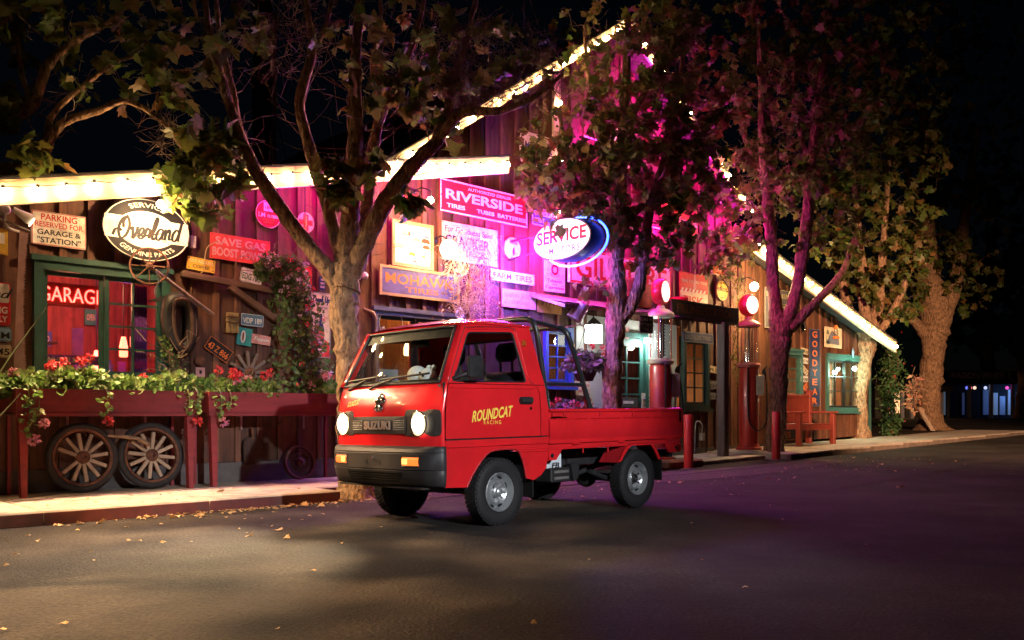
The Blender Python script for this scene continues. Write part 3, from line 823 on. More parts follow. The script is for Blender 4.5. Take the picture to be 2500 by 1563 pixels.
for s in (-1, 1):
    d = tp(side_grid(DF, DRR, .712, 1.130, s, 14, 14), 'door', RED, smooth=60, solid=.015 if s < 0 else None)
    tp(side_grid(lambda z: DRR(z) - .007, xrear, .712, 1.130, s, 4, 14), 'quarter_panel', RED, smooth=60)
    # dark gap behind the door's edges
    tp(side_grid(lambda z: .604, xrear, .69, 1.14, s, 4, 4, -.014), 'door_jamb', GASKET)
    # lower wing with the wheel arch
    arch = smooth_line([(.372, .335), (.335, .40), (.265, .49), (.20, .555), (.131, .600), (.04, .614), (-.08, .614), (-.175, .604), (-.225, .55), (-.265, .46), (-.292, .365)], 3)
    poly = [(.604, .700), (.604, .345)] + arch + [(-.38, .345), (-.47, .385), (-.53, .44), (-.552, .55), (-.552, .700)]
    poly = poly[::-1]
    mm = MB().prism([(p[0], p[1]) for p in poly], 0, .02)
    mm.v = [(x, s * (sy(z) + (.012 if .62 < z < .66 else 0) - y), z) for (x, y, z) in mm.v]
    w_ = tp(mm, 'front_wing', RED)
    tp(MB().tube([(.602, s * .694, .650), (-.552, s * .694, .651)], .006, 6), 'swage_line', RED, w_, smooth=80)
    tp(MB().tube([(x, s * (sy(z) - .004), z) for x, z in arch], .009, 6), 'arch_lip', REDIN, w_, smooth=80)
    for k in range(2): tp(MB().tube([(-.235 - k * .01, s * (sy(.6) + .003), .606 - k * .022), (-.548, s * (sy(.6) + .003), .607 - k * .022)], .004, 5), 'swage_line', RED, w_)
    # window frame, leaning in
    outer = [(.566, 1.136), (.334, 1.600), (.20, 1.617), (-.415, 1.630), (-.507, 1.19), (-.518, 1.136)]
    hole = round_poly([(.500, 1.150), (.292, 1.536), (-.212, 1.562), (-.298, 1.156)], .035, 4)
    mm = MB().prism(outer[::-1], 0, .022, holes=[hole])
    mm.v = [(x, s * (sy(z) - y), z) for (x, y, z) in mm.v]
    tp(mm, 'window_surround', RED)
    tp(MB().tube([(x, s * (sy(z) - .004), z) for x, z in hole], .008, 6, closed=True), 'gasket', GASKET, smooth=80)
    gm = MB().prism(hole, .010, .014); gm.v = [(x, s * (sy(z) - y), z) for (x, y, z) in gm.v]
    tp(gm, 'side_window', TGLASS)
    # seam of the door frame above the belt
    seam = smooth_line([(-.388, 1.136), (-.33, 1.20), (-.255, 1.56), (-.225, 1.594), (-.10, 1.602), (.285, 1.577), (.335, 1.545), (.560, 1.14)], 4)
    tp(MB().tube([(x, s * (sy(z) + .0005), z) for x, z in seam], .0035, 5), 'door_seam', GASKET)
    seam = [(x + .012 * (1 if x < .2 else -1) * 0, z - .014) for x, z in seam[4:24]]
    tp(MB().tube([(x, s * (sy(z) + .002), z) for x, z in seam], .006, 6), 'frame_rib', RED, smooth=80)
    tp(MB().tube([(.565, s * .691, 1.100), (-.36, s * .691, 1.103), (-.385, s * .690, 1.112)], .0035, 5), 'belt_rib', RED, d, smooth=80)
    # handle and lock
    hb = MB(); P = rrect(-.355, -.200, .975, 1.035, .022)
    mm = MB().prism(P, 0, .012); mm.v = [(x, s * (sy(1.0) + .001 + y), z) for x, y, z in mm.v]
    h_ = tp(mm, 'door_handle', GASKET, d)
    mm = MB().prism(rrect(-.345, -.21, .992, 1.028, .014), .012, .028); mm.v = [(x, s * (sy(1.0) + y), z) for x, y, z in mm.v]
    tp(mm, 'grip', BUMP, h_)
    mm = MB().lathe([(.014, 0), (.012, .006)], 14, (-.33, 0, .94), 'y'); mm.v = [(x, s * (sy(.94) + y), z) for x, y, z in mm.v]
    tp(mm, 'lock', CHROME, d)
    # mirror
    mr_ = MB(); mr_.bbox(.262, .425, .0, .055, 1.165, 1.345, .02)
    mr_.v = [(x + (y * .5), s * (.735 + y), z) for x, y, z in mr_.v]
    q = tp(mr_, 'mirror', BUMP, smooth=40)
    tp(MB().tube([(.42, s * .75, 1.21), (.475, s * .72, 1.19), (.505, s * .672, 1.17)], .016, 8), 'mirror_arm', BUMP, q, smooth=60)
    tri = MB().prism([(.515, 1.150), (.43, 1.150), (.47, 1.235)], 0, .02); tri.v = [(x, s * (sy(z) + .004 - y), z) for x, y, z in tri.v]
    tp(tri, 'mirror_base', BUMP, q)
    # side repeater on the rear pillar
    rp_ = MB().bbox(-.345, -.300, 0, .022, 1.455, 1.505, .006); rp_.v = [(x, s * (sy(1.48) - .004 + y), z) for x, y, z in rp_.v]
    tp(rp_, 'side_marker', M('amber_lens', (.35, .07, .01), .25, coat=.5))
# --- cab rear wall with window
outer = [(-.600, .60), (.600, .60), (.602, 1.0), (.585, 1.2), (.560, 1.655), (-.560, 1.655), (-.585, 1.2), (-.602, 1.0)]
outer = [(-.668, .58), (.668, .58), (.674, 1.1), (.597, 1.625), (.40, 1.66), (-.40, 1.66), (-.597, 1.625), (-.674, 1.1)]
hole = rrect(-.50, .50, 1.185, 1.535, .06)
mm = MB().prism(outer, 0, .02, holes=[hole]); mm.v = [(xrear(z) + .012 + y, x, z) for x, y, z in mm.v]
rw_ = tp(mm, 'cab_rear_wall', RED)
tp(MB().tube([(xrear(z) + .01, x, z) for x, z in hole], .014, 6, closed=True), 'gasket', GASKET, rw_, smooth=80)
gm = MB().prism(hole, .008, .012); gm.v = [(xrear(z) + y, x, z) for x, y, z in gm.v]
tp(gm, 'rear_window', TGLASS, rw_)
mm = MB().prism([(-.62, .62), (.62, .62), (.63, 1.165), (-.63, 1.165)], 0, .01); mm.v = [(xrear(z) + .045 + y, x, z) for x, y, z in mm.v]
tp(mm, 'rear_trim', TRIM, rw_)
# --- cab inside
tp(MB().boxb(-.50, .58, -.64, .64, .60, .64), 'cab_floor', CHASS)
db = tp(MB().prism([(.60, .72), (.60, 1.125), (.50, 1.135), (.40, 1.12), (.33, 1.06), (.33, .80)][::-1], -.63, .63), 'dashboard', M('dark_dash', (.05, .048, .047), .7))
MB().tube([(.34 - .12 * 1, -.33, 1.0), (.36, -.33, .90)], .02).build('steering_column', GASKET, db)
ringp = [(.20 + .17 * math.sin(a) * .55, -.33 + .19 * math.cos(a), 1.04 + .17 * math.sin(a) * .8) for a in [2 * math.pi * i / 24 for i in range(24)]]
MB().tube(ringp, .014, 8, closed=True).build('steering_wheel', GASKET, db, smooth=80)
for yy in (-.33, .33):
    st = tp(MB().bbox(-.36, .12, yy - .24, yy + .24, .70, .86, .04), 'seat', VINYL, smooth=50)
    b = MB().bbox(-.05, .07, yy - .235, yy + .235, .0, .46, .04); b.v = [(x - .36 - (z) * .16 + .02, y, z + .80) for x, y, z in b.v]
    tp(b, 'seat_back', VINYL, st, smooth=50)
    hd = MB().bbox(-.05, .05, yy - .125, yy + .125, .0, .165, .04); hd.v = [(x - .415 - z * .1, y, z + 1.345) for x, y, z in hd.v]
    tp(hd, 'headrest', VINYL, st, smooth=50)
    for dy in (-.07, .07): tp(MB().tube([(-.425, yy + dy, 1.24), (-.415, yy + dy, 1.36)], .012, 6), 'headrest_post', GASKET, st)
mv = tp(MB().bbox(.26, .30, -.09, .13, 1.455, 1.515, .012), 'rear_view_mirror', GASKET, smooth=50)
for s in (-1, 1): tp(side_grid(lambda z: .52, lambda z: -.47, .66, 1.14, s, 2, 2, -.03), 'door_card', TRIM)
# --- wipers
for y0, y1, yt in ((-.52, .02, -.25), (-.05, .52, .12)):
    wz = 1.165
    a = [(xf(lerp(y0, y1, i / 8), wz + .012 * i / 8) + .024, lerp(y0, y1, i / 8), wz + .018 + .03 * i / 8) for i in range(9)]
    w_ = tp(MB().tube(a, .009, 5), 'wiper', GASKET)
    yb = y0 + .02 if y0 < -.3 else y0 - .14
    tp(MB().tube([(xf(yb, 1.12) + .012, yb, 1.112), (xf(yb, 1.14) + .03, lerp(yb, yt, .4), 1.145), (xf(yt, 1.18) + .026, yt, 1.19)], .010, 6), 'wiper_arm', GASKET, w_)
# --- face of the truck: grille band, lamps, badge, bumper
gr = tp(fpatch(rrect(-.345, .345, .752, .888, .012, 2), .012, .03), 'grille', BUMP)
for k in range(5):
    for ya, yb in ((-.335, -.205), (.205, .335)):
        z = .785 + k * .017
        tp(MB().tube([(xf(ya, z) + .013, ya, z), (xf(yb, z) + .013, yb, z)], .004, 5), 'grille_rib', M('grille_light_rib', (.12, .115, .11), .5), gr)
def front_text(s_, par, mat, y, z, w, h, off, **k):
    m = text_mesh(s_, w, h, **k)
    m.v = [(xf(y + p[0], z + p[2]) + off - p[1], y + p[0], z + p[2]) for p in m.v]
    return tp(m, 'lettering', mat, par)
front_text('SUZUKI', gr, M('badge_letters', (.45, .34, .28), .4, .4), 0., .818, .335, .068, .012, bold=.035, ext=.008)
m = text_mesh('ROUNDCAT', .17, .045, bold=.0, shear=.35); m.v = [(xf(-.37 + p[0], 1.0 + p[2] + p[0] * .12) + .0015, -.37 + p[0], 1.0 + p[2] + p[0] * .12) for p in m.v]
tp(m, 'lettering', YELLOW)
HEAD = glow('headlight_lens', (1., .80, .50), 18.)
for s in (-1, 1):
    y0, y1 = (.335, .672)
    P = round_poly([(y0, .735), (y1 - .015, .735), (y1, .76), (y1, .915), (y1 - .02, .937), (y0 + .01, .937), (y0, .89)], .03, 4)
    if s < 0: P = [(-a, b) for a, b in P][::-1]
    bz = tp(fpatch(P, .008, .03), 'headlight_bezel', BUMP)
    c = (xf(s * .49, .83) + .004, s * .49, .83)
    tp(MB().lathe([(.094, 0), (.098, .012), (.090, .018), (.086, .012)], 32, c, 'x', cap=False), 'headlight_ring', CHROME, bz, smooth=60)
    tp(MB().lathe([(.088, .004), (.082, .013), (.066, .022)], 32, c, 'x', cap=False), 'lens_rim', glow('headlight_reflector', (1., .74, .40), 2.2), bz, smooth=60)
    hl = tp(MB().lathe([(.066, .022), (.05, .026), (.001, .030)], 32, c, 'x', cap=False), 'headlight', HEAD, bz, smooth=60)
    lamp('headlight_beam', hl, (c[0] + .06, c[1], c[2]), (1., .78, .48), 900, .06, 'SPOT', (0, R(-90 + 10), R(0)), 88, 1.)
# chrome flower-shaped emblem
em = MB()
for k in range(5):
    a = R(90 + 72 * k); cy_, cz_ = .034 * math.cos(a), .050 * math.sin(a)
    em.lathe([(.030, 0), (.028, .010), (.018, .018), (.001, .020)], 14, (xf(cy_, .995 + cz_) - .002, cy_, .995 + cz_), 'x', cap=False)
em.lathe([(.020, 0), (.018, .026), (.001, .028)], 14, (xf(0, .995), 0, .995), 'x', cap=False)
tp(em, 'emblem', CHROME, smooth=60)
# bumper
def bump_pt(u, v):
    s = lerp(-1, 1, u); prof = [(.345, -.075), (.365, -.045), (.42, -.016), (.47, -.002), (.475, -.010), (.482, 0), (.60, 0), (.606, -.007), (.613, -.002), (.638, -.012), (.656, -.04), (.66, -.08)]
    i = round(v * (len(prof) - 1)); z, o = prof[i]
    y = (.706 + o * .25) * s
    x = .765 + o - .035 * s * s - (.765 + o - .035 - .606) * abs(s) ** 9
    return (x, y, z)
bp = tp(MB().grid(bump_pt, 60, 11), 'bumper', BUMP, smooth=35, solid=.01)
def bx(y): s = y / .706; return .765 - .035 * s * s - .124 * abs(s) ** 9
IND = glow('amber_lamp', (1., .20, .03), 1.5, base=(.3, .06, .01))
for s in (-1, 1):
    i_ = MB().grid(lambda u, v: (bx(s * lerp(.36, .535, u)) + .008 * math.sin(math.pi * min(1, max(0, v))) ** .3, s * lerp(.36, .535, u), lerp(.512, .576, v)), 6, 4)
    ii = tp(i_, 'indicator_lamp', IND, bp)
    tp(MB().tube([(bx(s * y) + .002, s * y, z) for y, z in ((.355, .507), (.54, .507), (.54, .581), (.355, .581))], .006, 5, closed=True), 'lamp_surround', GASKET, ii)
    tp(MB().grid(lambda u, v: (bx(s * lerp(.37, .43, u)) + .013, s * lerp(.37, .43, u), lerp(.522, .566, v)), 2, 2), 'bright_bulb', glow('amber_bulb', (1., .42, .10), 2.6, base=(.3, .1, .02)), ii)
vg = tp(MB().grid(lambda u, v: (bx(lerp(-.36, .36, u)) - .016 + .012, lerp(-.36 + .04 * (1 - v), .36 - .04 * (1 - v), u), lerp(.385, .462, v)), 10, 2), 'lower_vent', M('vent_black', (.004, .004, .004), .9, spec=.1), bp)
for k in range(4): tp(MB().tube([(bx(y) + .002, y, .398 + k * .018) for y in [lerp(-.33, .33, i / 8) for i in range(9)]], .003, 5), 'vent_slat', M('vent_black', (.004, .004, .004), .9, spec=.1), vg)
for y in (-.085, .085):
    tp(MB().boxb(bx(y) - .01, bx(y) + .003, y - .018, y + .018, .515, .55), 'plate_clip', GASKET, bp)
tp(MB().lathe([(.012, 0), (.010, .012)], 10, (bx(0), 0, .565), 'x'), 'tow_eye', CHROME, bp)
tp(MB().boxb(.50, .70, -.55, .55, .33, .345), 'under_tray', CHASS, bp)
# --- door lettering (reads from the near side)
def side_text(s_, x, z, w, h, mat, rise=0., **k):
    m = text_mesh(s_, w, h, **k)
    m.v = [(x - p[0], sy(z) + .0035 - p[1] * .3, z + p[2] + rise * p[0]) for p in m.v]
    return tp(m, 'lettering', mat)
side_text('ROUNDCAT', .108, .900, .455, .088, YELLOW, rise=.10, bold=.025, shear=.32)
side_text('RACING', .112, .832, .19, .030, YELLOW, bold=0., sp=1.5)
# --- cargo bed
BX0, BX1 = -.560, -2.525
prof = [(.675, .640), (.692, .640), (.694, .655), (.686, .662), (.690, .690), (.697, .698), (.697, .828), (.690, .842), (.682, .850), (.677, .905), (.692, .908), (.704, .914), (.706, .930), (.696, .938), (.670, .938), (.660, .925), (.658, .640)]
def extr(prof, x0, x1, s):
    m = MB(); n = len(prof)
    P = [(x0, s * y, z) for y, z in prof] + [(x1, s * y, z) for y, z in prof]
    m.add(P, [(i, (i + 1) % n, n + (i + 1) % n, n + i) for i in range(n)] + [tuple(range(n)), tuple(range(2 * n - 1, n - 1, -1))])
    return m
for s in (-1, 1):
    g = tp(extr(prof, BX0, BX1, s), 'side_gate', RED, smooth=50)
    for k in range(4):
        x = BX0 - .19 - k * .49
        tp(MB().tube([(x, s * .680, .905), (x - .004, s * .694, .895), (x - .004, s * .696, .872), (x + .004, s * .684, .865)], .007, 6), 'rope_hook', RED, g, smooth=80)
    for k in range(4):
        a = BX0 - .06 - k * .475
        tp(MB().tube([(a - .02, s * .690, .852), (a - .44, s * .690, .852)], .007, 6), 'gate_rib', RED, g, smooth=80)
    tp(MB().bbox(BX0 - .155, BX0 - .03, min(s * .68, s * .712), max(s * .68, s * .712), .868, .898, .006), 'gate_latch', RED, g)
    tp(MB().boxb(BX0 - .22, BX0 - .015, min(s * .68, s * .7), max(s * .68, s * .7), .856, .864), 'latch_rod', CHROME, g)
    tp(MB().boxb(BX1 + .012, BX1 + .045, min(s * .68, s * .70), max(s * .68, s * .70), .80, .905), 'corner_latch', CHROME if s > 0 else RED, g)
    f = tp(extr([(.640, .588), (.676, .588), (.680, .594), (.680, .632), (.640, .632)], BX0, BX1, s), 'bed_rail', RED, smooth=40)
    for x in (-.90, -1.55, -2.32):
        tp(MB().bbox(x - .04, x + .04, min(s * .676, s * .705), max(s * .676, s * .705), .622, .640, .005), 'hinge', RED, f)
    for x in (-1.02, -1.37, -2.28): tp(MB().tube([(x, s * .674, .588), (x, s * .674, .545)], .006, 6), 'hook', RED, f)
    # front bracket, wheel guard, rear bracket
    mm = MB().prism([(-.565, .588), (-.565, .50), (-.66, .50), (-.74, .588)][::-1], 0, .02); mm.v = [(x, s * (.676 - y), z) for x, y, z in mm.v]
    b_ = tp(mm, 'bracket', RED)
    tp(MB().lathe([(.018, 0), (.018, .01)], 10, (-.605, s * .677, .54), 'y'), 'bolt', GASKET, b_)
    mm = MB().prism([(-2.26, .588), (-2.335, .50), (-2.46, .50), (-2.50, .588)][::-1], 0, .02); mm.v = [(x, s * (.676 - y), z) for x, y, z in mm.v]
    b_ = tp(mm, 'bracket', RED)
    tp(MB().lathe([(.018, 0), (.018, .012)], 10, (-2.45, s * .677, .545), 'y'), 'bolt', GASKET, b_)
    arc = [(-1.475, .44), (-1.53, .50), (-1.60, .578), (-1.68, .606), (-2.02, .606), (-2.09, .55), (-2.16, .44)]
    arc2 = [(-1.535, .45), (-1.575, .50), (-1.64, .562), (-1.70, .588), (-2.00, .588), (-2.05, .54), (-2.125, .44)]
    mm = MB().prism(arc + arc2[::-1], 0, .012); mm.v = [(x, s * (.700 - y), z) for x, y, z in mm.v]
    wg = tp(mm, 'wheel_guard', RED)
    ar = [(x, z) for x, z in arc]
    m2 = MB()
    for (a, b) in zip(ar, ar[1:]): m2.add([(a[0], s * .70, a[1]), (b[0], s * .70, b[1]), (b[0], s * .48, b[1]), (a[0], s * .48, a[1])], [(0, 1, 2, 3)])
    tp(m2, 'guard_skin', REDIN, wg, solid=.006)
    tp(MB().boxb(-2.165, -2.150, s * .62 - .085, s * .62 + .085, .24, .47), 'mud_flap', GASKET, wg)
tp(MB().boxb(BX1 + .02, BX0, -.655, .655, .628, .645), 'bed_floor', REDIN)
tp(MB().boxb(BX0 - .03, BX0, -.655, .655, .645, .93), 'headboard', RED)
tg = tp(MB().boxb(BX1 - .03, BX1, -.69, .69, .64, .935), 'tailgate', RED)
for s in (-1, 1): tp(MB().boxb(BX1 - .05, BX1 - .02, s * .58 - .08, s * .58 + .08, .50, .58), 'tail_lamp', M('red_lens', (.4, .01, .01), .3), tg)
# --- roll bar of black tube
BAR = M('black_powder_coat', (.010, .016, .018), .32, var=.1, coat=.4)
def hoop(xb, xt, zt, hw):
    P = [(xb, .60, .938), (lerp(xb, xt, .55), .60, lerp(.938, zt, .55)), (lerp(xb, xt, .86), .592, lerp(.938, zt, .86)), (lerp(xb, xt, .97), .555, lerp(.938, zt, .97)), (xt, .47, zt), (xt, .2, zt + .008)]
    P = P + [(x, -y, z) for x, y, z in P[::-1]]
    return smooth_line(P, 4)
rbp = tp(MB().tube(hoop(-.640, -.50, 1.705, .6), .025, 10), 'roll_bar', BAR, smooth=80)
tp(MB().tube(hoop(-1.215, -.90, 1.655, .6), .025, 10), 'rear_hoop', BAR, rbp, smooth=80)
for s in (-1, 1):
    tp(MB().tube([(-.605, s * .6, 1.15), (-1.135, s * .6, 1.15)], .019, 10), 'tie_bar', BAR, rbp, smooth=80)
    tp(MB().tube([(-.51, s * .50, 1.70), (-.89, s * .50, 1.655)], .02, 10), 'top_bar', BAR, rbp, smooth=80)
    for x in (-.64, -1.215): tp(MB().boxb(x - .06, x + .06, s * .6 - .04, s * .6 + .04, .935, .946), 'foot_plate', BAR, rbp)
# --- wheels
def wheel(x, s, front):
    yc = s * .592
    w_ = link('wheel', None, None, truck, loc=(x, yc, .2725))
    o = s
    tm = MB().lathe([(.156, -.052), (.162, -.066), (.205, -.077), (.246, -.071), (.264, -.060), (.2695, -.050), (.2695, .050), (.264, .060), (.246, .071), (.240, .0745), (.205, .078), (.172, .070), (.164, .068), (.156, .052)], 64, (0, 0, 0), 'y', cap=False)
    for k in range(48):
        for j, yy in enumerate((-.047, -.016, .016, .047)):
            a = 2 * math.pi * (k + .5 * (j % 2)) / 48
            rm = Matrix.Rotation(-a, 4, 'Y')
            b = MB().boxb(-.0115, .0115, yy - .0135, yy + .0135, .266, .2735)
            tm.add([rm @ Vector(p) for p in b.v], b.f)
        a = 2 * math.pi * k / 48
        rm = Matrix.Rotation(-a, 4, 'Y')
        for yy in (-.064, .064):
            b = MB().boxb(-.007, .007, yy - .004, yy + .004, .244, .262)
            tm.add([rm @ Vector(p) for p in b.v], b.f)
    tm.build('tyre', RUBBER, w_, smooth=35)
    prof = [(.152, -.05), (.158, .054), (.157, .066), (.151, .068), (.146, .056), (.136, .038), (.128, .012), (.118, .004), (.106, .016), (.100, .040), (.094, .046), (.086, .040), (.066, .020), (.046, .018), (.042, .022)]
    rm_ = MB().lathe([(a, o * b) for a, b in prof], 40, (0, 0, 0), 'y', cap=False).build('rim', STEELR, w_, smooth=40)
    hp = [(.044, .018), (.042, .034), (.030, .040), (.028, .062 if front else .03), (.018, .070 if front else .022), (.001, .072 if front else .022)]
    MB().lathe([(a, o * b) for a, b in hp], 24, (0, 0, 0), 'y', cap=False).build('hub', STEELR if front else GASKET, rm_, smooth=40)
    for k in range(4):
        a = R(45 + 90 * k)
        MB().lathe([(.012, o * .018), (.012, o * .040), (.006, o * .044)], 6, (.064 * math.cos(a), 0, .064 * math.sin(a)), 'y').build('wheel_nut', CHROME, rm_)
        a += R(45)
        mm = MB().add([(.05, .020, -.02), (.05, .020, .02), (.09, .041, .028), (.09, .041, -.028), (.070, .046, 0)], [(0, 1, 4), (1, 2, 4), (2, 3, 4), (3, 0, 4)])
        rt = Matrix.Rotation(-a, 4, 'Y'); mm.v = [tuple(rt @ Vector(p)) for p in mm.v]; mm.v = [(x_, o * y_, z_) for x_, y_, z_ in mm.v]
        mm.build('rim_ridge', STEELR, rm_)
    for k in range(8):
        a = 2 * math.pi * (k + .5) / 8
        mm = MB().prism(rrect(-.022, .022, .112, .129, .008), o * .010, o * .020)
        rt = Matrix.Rotation(-a, 4, 'Y'); mm.v = [tuple(rt @ Vector(p)) for p in mm.v]
        mm.build('rim_slot', GASKET, rm_)
    MB().lathe([(.14, -o * .04), (.14, -o * .03), (.03, -o * .03)], 24, (0, 0, 0), 'y').build('brake_drum', CHASS, w_)
    return w_
for x in (0, -1.84):
    for s in (-1, 1): wheel(x, s, x == 0)
# --- chassis
for s in (-1, 1):
    tp(MB().boxb(-2.45, .45, s * .33 - .03, s * .33 + .03, .42, .53), 'frame_rail', CHASS)
    tp(MB().tube(smooth_line([(-1.35, s * .47, .36), (-1.6, s * .47, .285), (-1.84, s * .47, .27), (-2.1, s * .47, .30), (-2.35, s * .47, .40)], 4), .022, 6), 'leaf_spring', CHASS)
    tp(MB().tube([(-1.84, s * .42, .30), (-1.72, s * .40, .56)], .02, 8), 'shock_absorber', CHASS)
    # inner wheel housing of the cab
    tp(MB().grid(lambda u, v: (lerp(.38, -.30, u), s * lerp(.66, .40, v), .34 + .275 * math.sin(math.pi * u) ** .5), 12, 2), 'wheel_housing', CHASS)
tp(MB().tube([(-1.84, -.52, .272), (-1.84, .52, .272)], .04, 10), 'rear_axle', CHASS)
tp(MB().ball((-1.84, .02, .272), .11, 14, 8), 'differential', CHASS, smooth=60)
tp(MB().tube([(-.3, 0, .34), (-1.84, .02, .275)], .035, 8), 'drive_shaft', CHASS)
tp(MB().tube([(0, -.5, .26), (0, .5, .26)], .03, 8), 'front_axle', CHASS)
tp(MB().bbox(-.55, .30, -.30, .30, .26, .60, .05), 'engine', CHASS)
tp(MB().bbox(-1.45, -1.05, -.28, .12, .30, .50, .03), 'fuel_tank', CHASS)
tp(MB().tube(smooth_line([(-.5, .15, .28), (-.9, .2, .27), (-1.3, .22, .30), (-1.5, .22, .33), (-1.9, .22, .40), (-2.4, .25, .36)], 4), .025, 8), 'exhaust_pipe', CHASS)
tp(MB().boxb(-2.47, -2.40, -.62, .62, .45, .53), 'rear_cross_member', CHASS)
bt = tp(MB().bbox(-.86, -.67, .42, .56, .42, .555, .006), 'battery', M('pale_battery_case', (.55, .62, .66), .5))
m = text_mesh('FB', .10, .05, bold=.03, shear=.2); m.v = [(-.775 - p[0], .5615 - p[1], .445 + p[2]) for p in m.v]; tp(m, 'lettering', GASKET, bt)
tp(MB().boxb(-.86, -.67, .43, .57, .552, .57), 'battery_strap', GASKET, bt)
sb = tp(MB().bbox(-.93, -.68, .40, .60, .30, .425, .01), 'tool_box', CHASS)
for z in (.335, .39): tp(MB().boxb(-.90, -.715, .598, .606, z - .010, z + .012), 'bright_strip', M('scuffed_alloy', (.5, .48, .45), .35, .8), sb)
tp(MB().prism([(-1.10, .44), (-1.22, .44), (-1.20, .31), (-1.14, .28)], .40, .46), 'mount_bracket', CHASS)
for s in (-1, 1): tp(MB().boxb(-.40, -.385, s * .56 - .09, s * .56 + .09, .20, .37), 'front_mud_flap', GASKET)
# plush toy on the dashboard
toy = thing('plush_toy', 'round white plush toy lying on the dashboard behind the windscreen', 'toy')
tm_ = truck.matrix_basis.copy()
toy.location = (Matrix.Translation(truck.location) @ truck.rotation_euler.to_matrix().to_4x4()) @ Vector((.46, .20, 1.125)); toy.rotation_euler = truck.rotation_euler
FUR = M('white_plush', (.62, .68, .70), .95, var=.15, scale=60, bump=.6)
MB().ball((0, 0, .085), .085, 18, 10, .95).build('body', FUR, toy, smooth=80)
m = MB().ball((-.01, .12, .075), .07, 16, 9); m.build('head', FUR, toy, smooth=80)
for yy in (.10, .155): MB().ball((-.02, yy + .02, .145), .022, 10, 6).build('ear', FUR, toy, smooth=80)
MB().ball((.055, .135, .08), .012, 8, 5).build('nose', GASKET, toy)
MB().ball((.05, .09, .105), .009, 8, 5).build('eye', GASKET, toy)
# ================================================================ signs and old iron on the facade
def paint(n, c, d=.62, r=.6): return M('enamel_' + n, c, r, var=.14, scale=15, bump=.08, coat=.0, spec=.25, dirt=(c[0] * .40 + .035, c[1] * .30 + .014, c[2] * .25 + .006, d))
RUST = M('rusty_iron', (.13, .055, .03), .8, .3, var=.5, scale=18, bump=.4)
IRON = M('dark_iron', (.03, .028, .027), .6, .5, var=.4, scale=18, bump=.3)
E_W = paint('white', (.72, .68, .60)); E_R = paint('red', (.50, .018, .025)); E_RR = paint('bright_red', (.62, .06, .045)); E_K = paint('black', (.015, .015, .017))
E_Y = paint('yellow', (.60, .38, .05), .6); E_O = paint('orange', (.65, .17, .03)); E_B = paint('blue', (.04, .07, .30)); E_T = paint('turquoise', (.04, .30, .28)); E_P = paint('pink', (.62, .30, .28))
E_C = paint('cream', (.66, .55, .36), .5); E_SB = paint('steel_blue', (.10, .20, .30)); E_LB = paint('light_blue', (.25, .42, .62)); E_N = paint('navy', (.02, .03, .10)); E_GR = paint('slate', (.17, .17, .20)); E_RU = paint('rust', (.22, .07, .03), .8, .8)
FRAMEW = wood('gilded_frame', (.42, .24, .09), .5, var=.2, rnd=.1, along='x')
def rect_on_wall(l, r, yt, yb, off, at_right=False):
    t0, za = on_wall(l, yt, off); t1, zb = on_wall(r, yt, off)
    e = r if at_right else l
    zt = on_wall(e, yt, off)[1]; zl = on_wall(e, yb, off)[1]
    return (t0 + t1) / 2, (zt + zl) / 2, t1 - t0, zt - zl
def place(o, t, off, z, tilt=0., turn=0.):
    o.location = WL(t, off, z); o.rotation_euler = (0, R(tilt), AW + R(turn))
    return o
def sign(name, label, mat, l, r, yt, yb, off=.06, th=.012, tilt=0., rad=.006, at_right=False, edge=None, frame=None, group=None, cat='sign'):
    """flat panel on the facade; returns object, width, height, front y"""
    t, z, w, h = rect_on_wall(l, r, yt, yb, off, at_right)
    o = MB().prism(rrect(-w / 2, w / 2, -h / 2, h / 2, rad, 2), -th, 0).build(name, mat, None, label=label, cat=cat, group=group)
    place(o, t, off, z, tilt)
    if edge:
        e, em = edge
        m = frame_bars(MB(), -w / 2 + .004, w / 2 - .004, -h / 2 + .004, h / 2 - .004, e, -th - .002, -th + .001); m.build('border', em, o)
    elif not frame and w > .3:
        for sx in (-1, 1):
            for sz in (-1, 1): MB().lathe([(.008, 0), (.003, -.005)], 6, (sx * (w / 2 - .02), -th, sz * (h / 2 - .018)), 'y').build('screw', IRON, o)
    if frame:
        e, em = frame
        MB().boxb(-w / 2 - e, w / 2 + e, -th - .015, 0, h / 2, h / 2 + e).build('frame_bar', em, o); MB().boxb(-w / 2 - e, w / 2 + e, -th - .015, 0, -h / 2 - e, -h / 2).build('frame_bar', em, o)
        MB().boxb(-w / 2 - e, -w / 2, -th - .015, 0, -h / 2, h / 2).build('frame_bar', em, o); MB().boxb(w / 2, w / 2 + e, -th - .015, 0, -h / 2, h / 2).build('frame_bar', em, o)
    return o, w, h, -th
def lines(o, w, h, y, rows):
    """rows of print: text, material, centre x and z, width and height as shares of the panel"""
    for r in rows:
        s, mt, cx, cz, ww, hh = r[:6]; kw = r[6] if len(r) > 6 else {}
        text(s, o, mt, cx * w, cz * h, ww * w, hh * h, y - .0005, **kw)
B3 = dict(bold=.03); B2 = dict(bold=.015)
o, w, h, y = sign('parking_sign', 'white parking sign lettered in red and black above the green window', E_W, 76, 209, 512, 595, edge=(.006, E_R))
lines(o, w, h, y, [('PARKING', E_R, 0, .34, .66, .19, B2), ('RESERVED FOR', E_R, 0, .12, .88, .16), ('GARAGE &', E_K, 0, -.11, .80, .16, B2), ('"STATION"', E_K, 0, -.34, .80, .17, B2)])
o, w, h, y = sign('enamel_sign', 'red and white enamel sign cut by the left edge of the picture', E_R, -60, 25, 684, 790, rad=.03)
MB().prism(rrect(-w / 2 + .012, w / 2 - .012, .01, h / 2 - .012, .02, 3), y - .002, y).build('white_field', E_W, o)
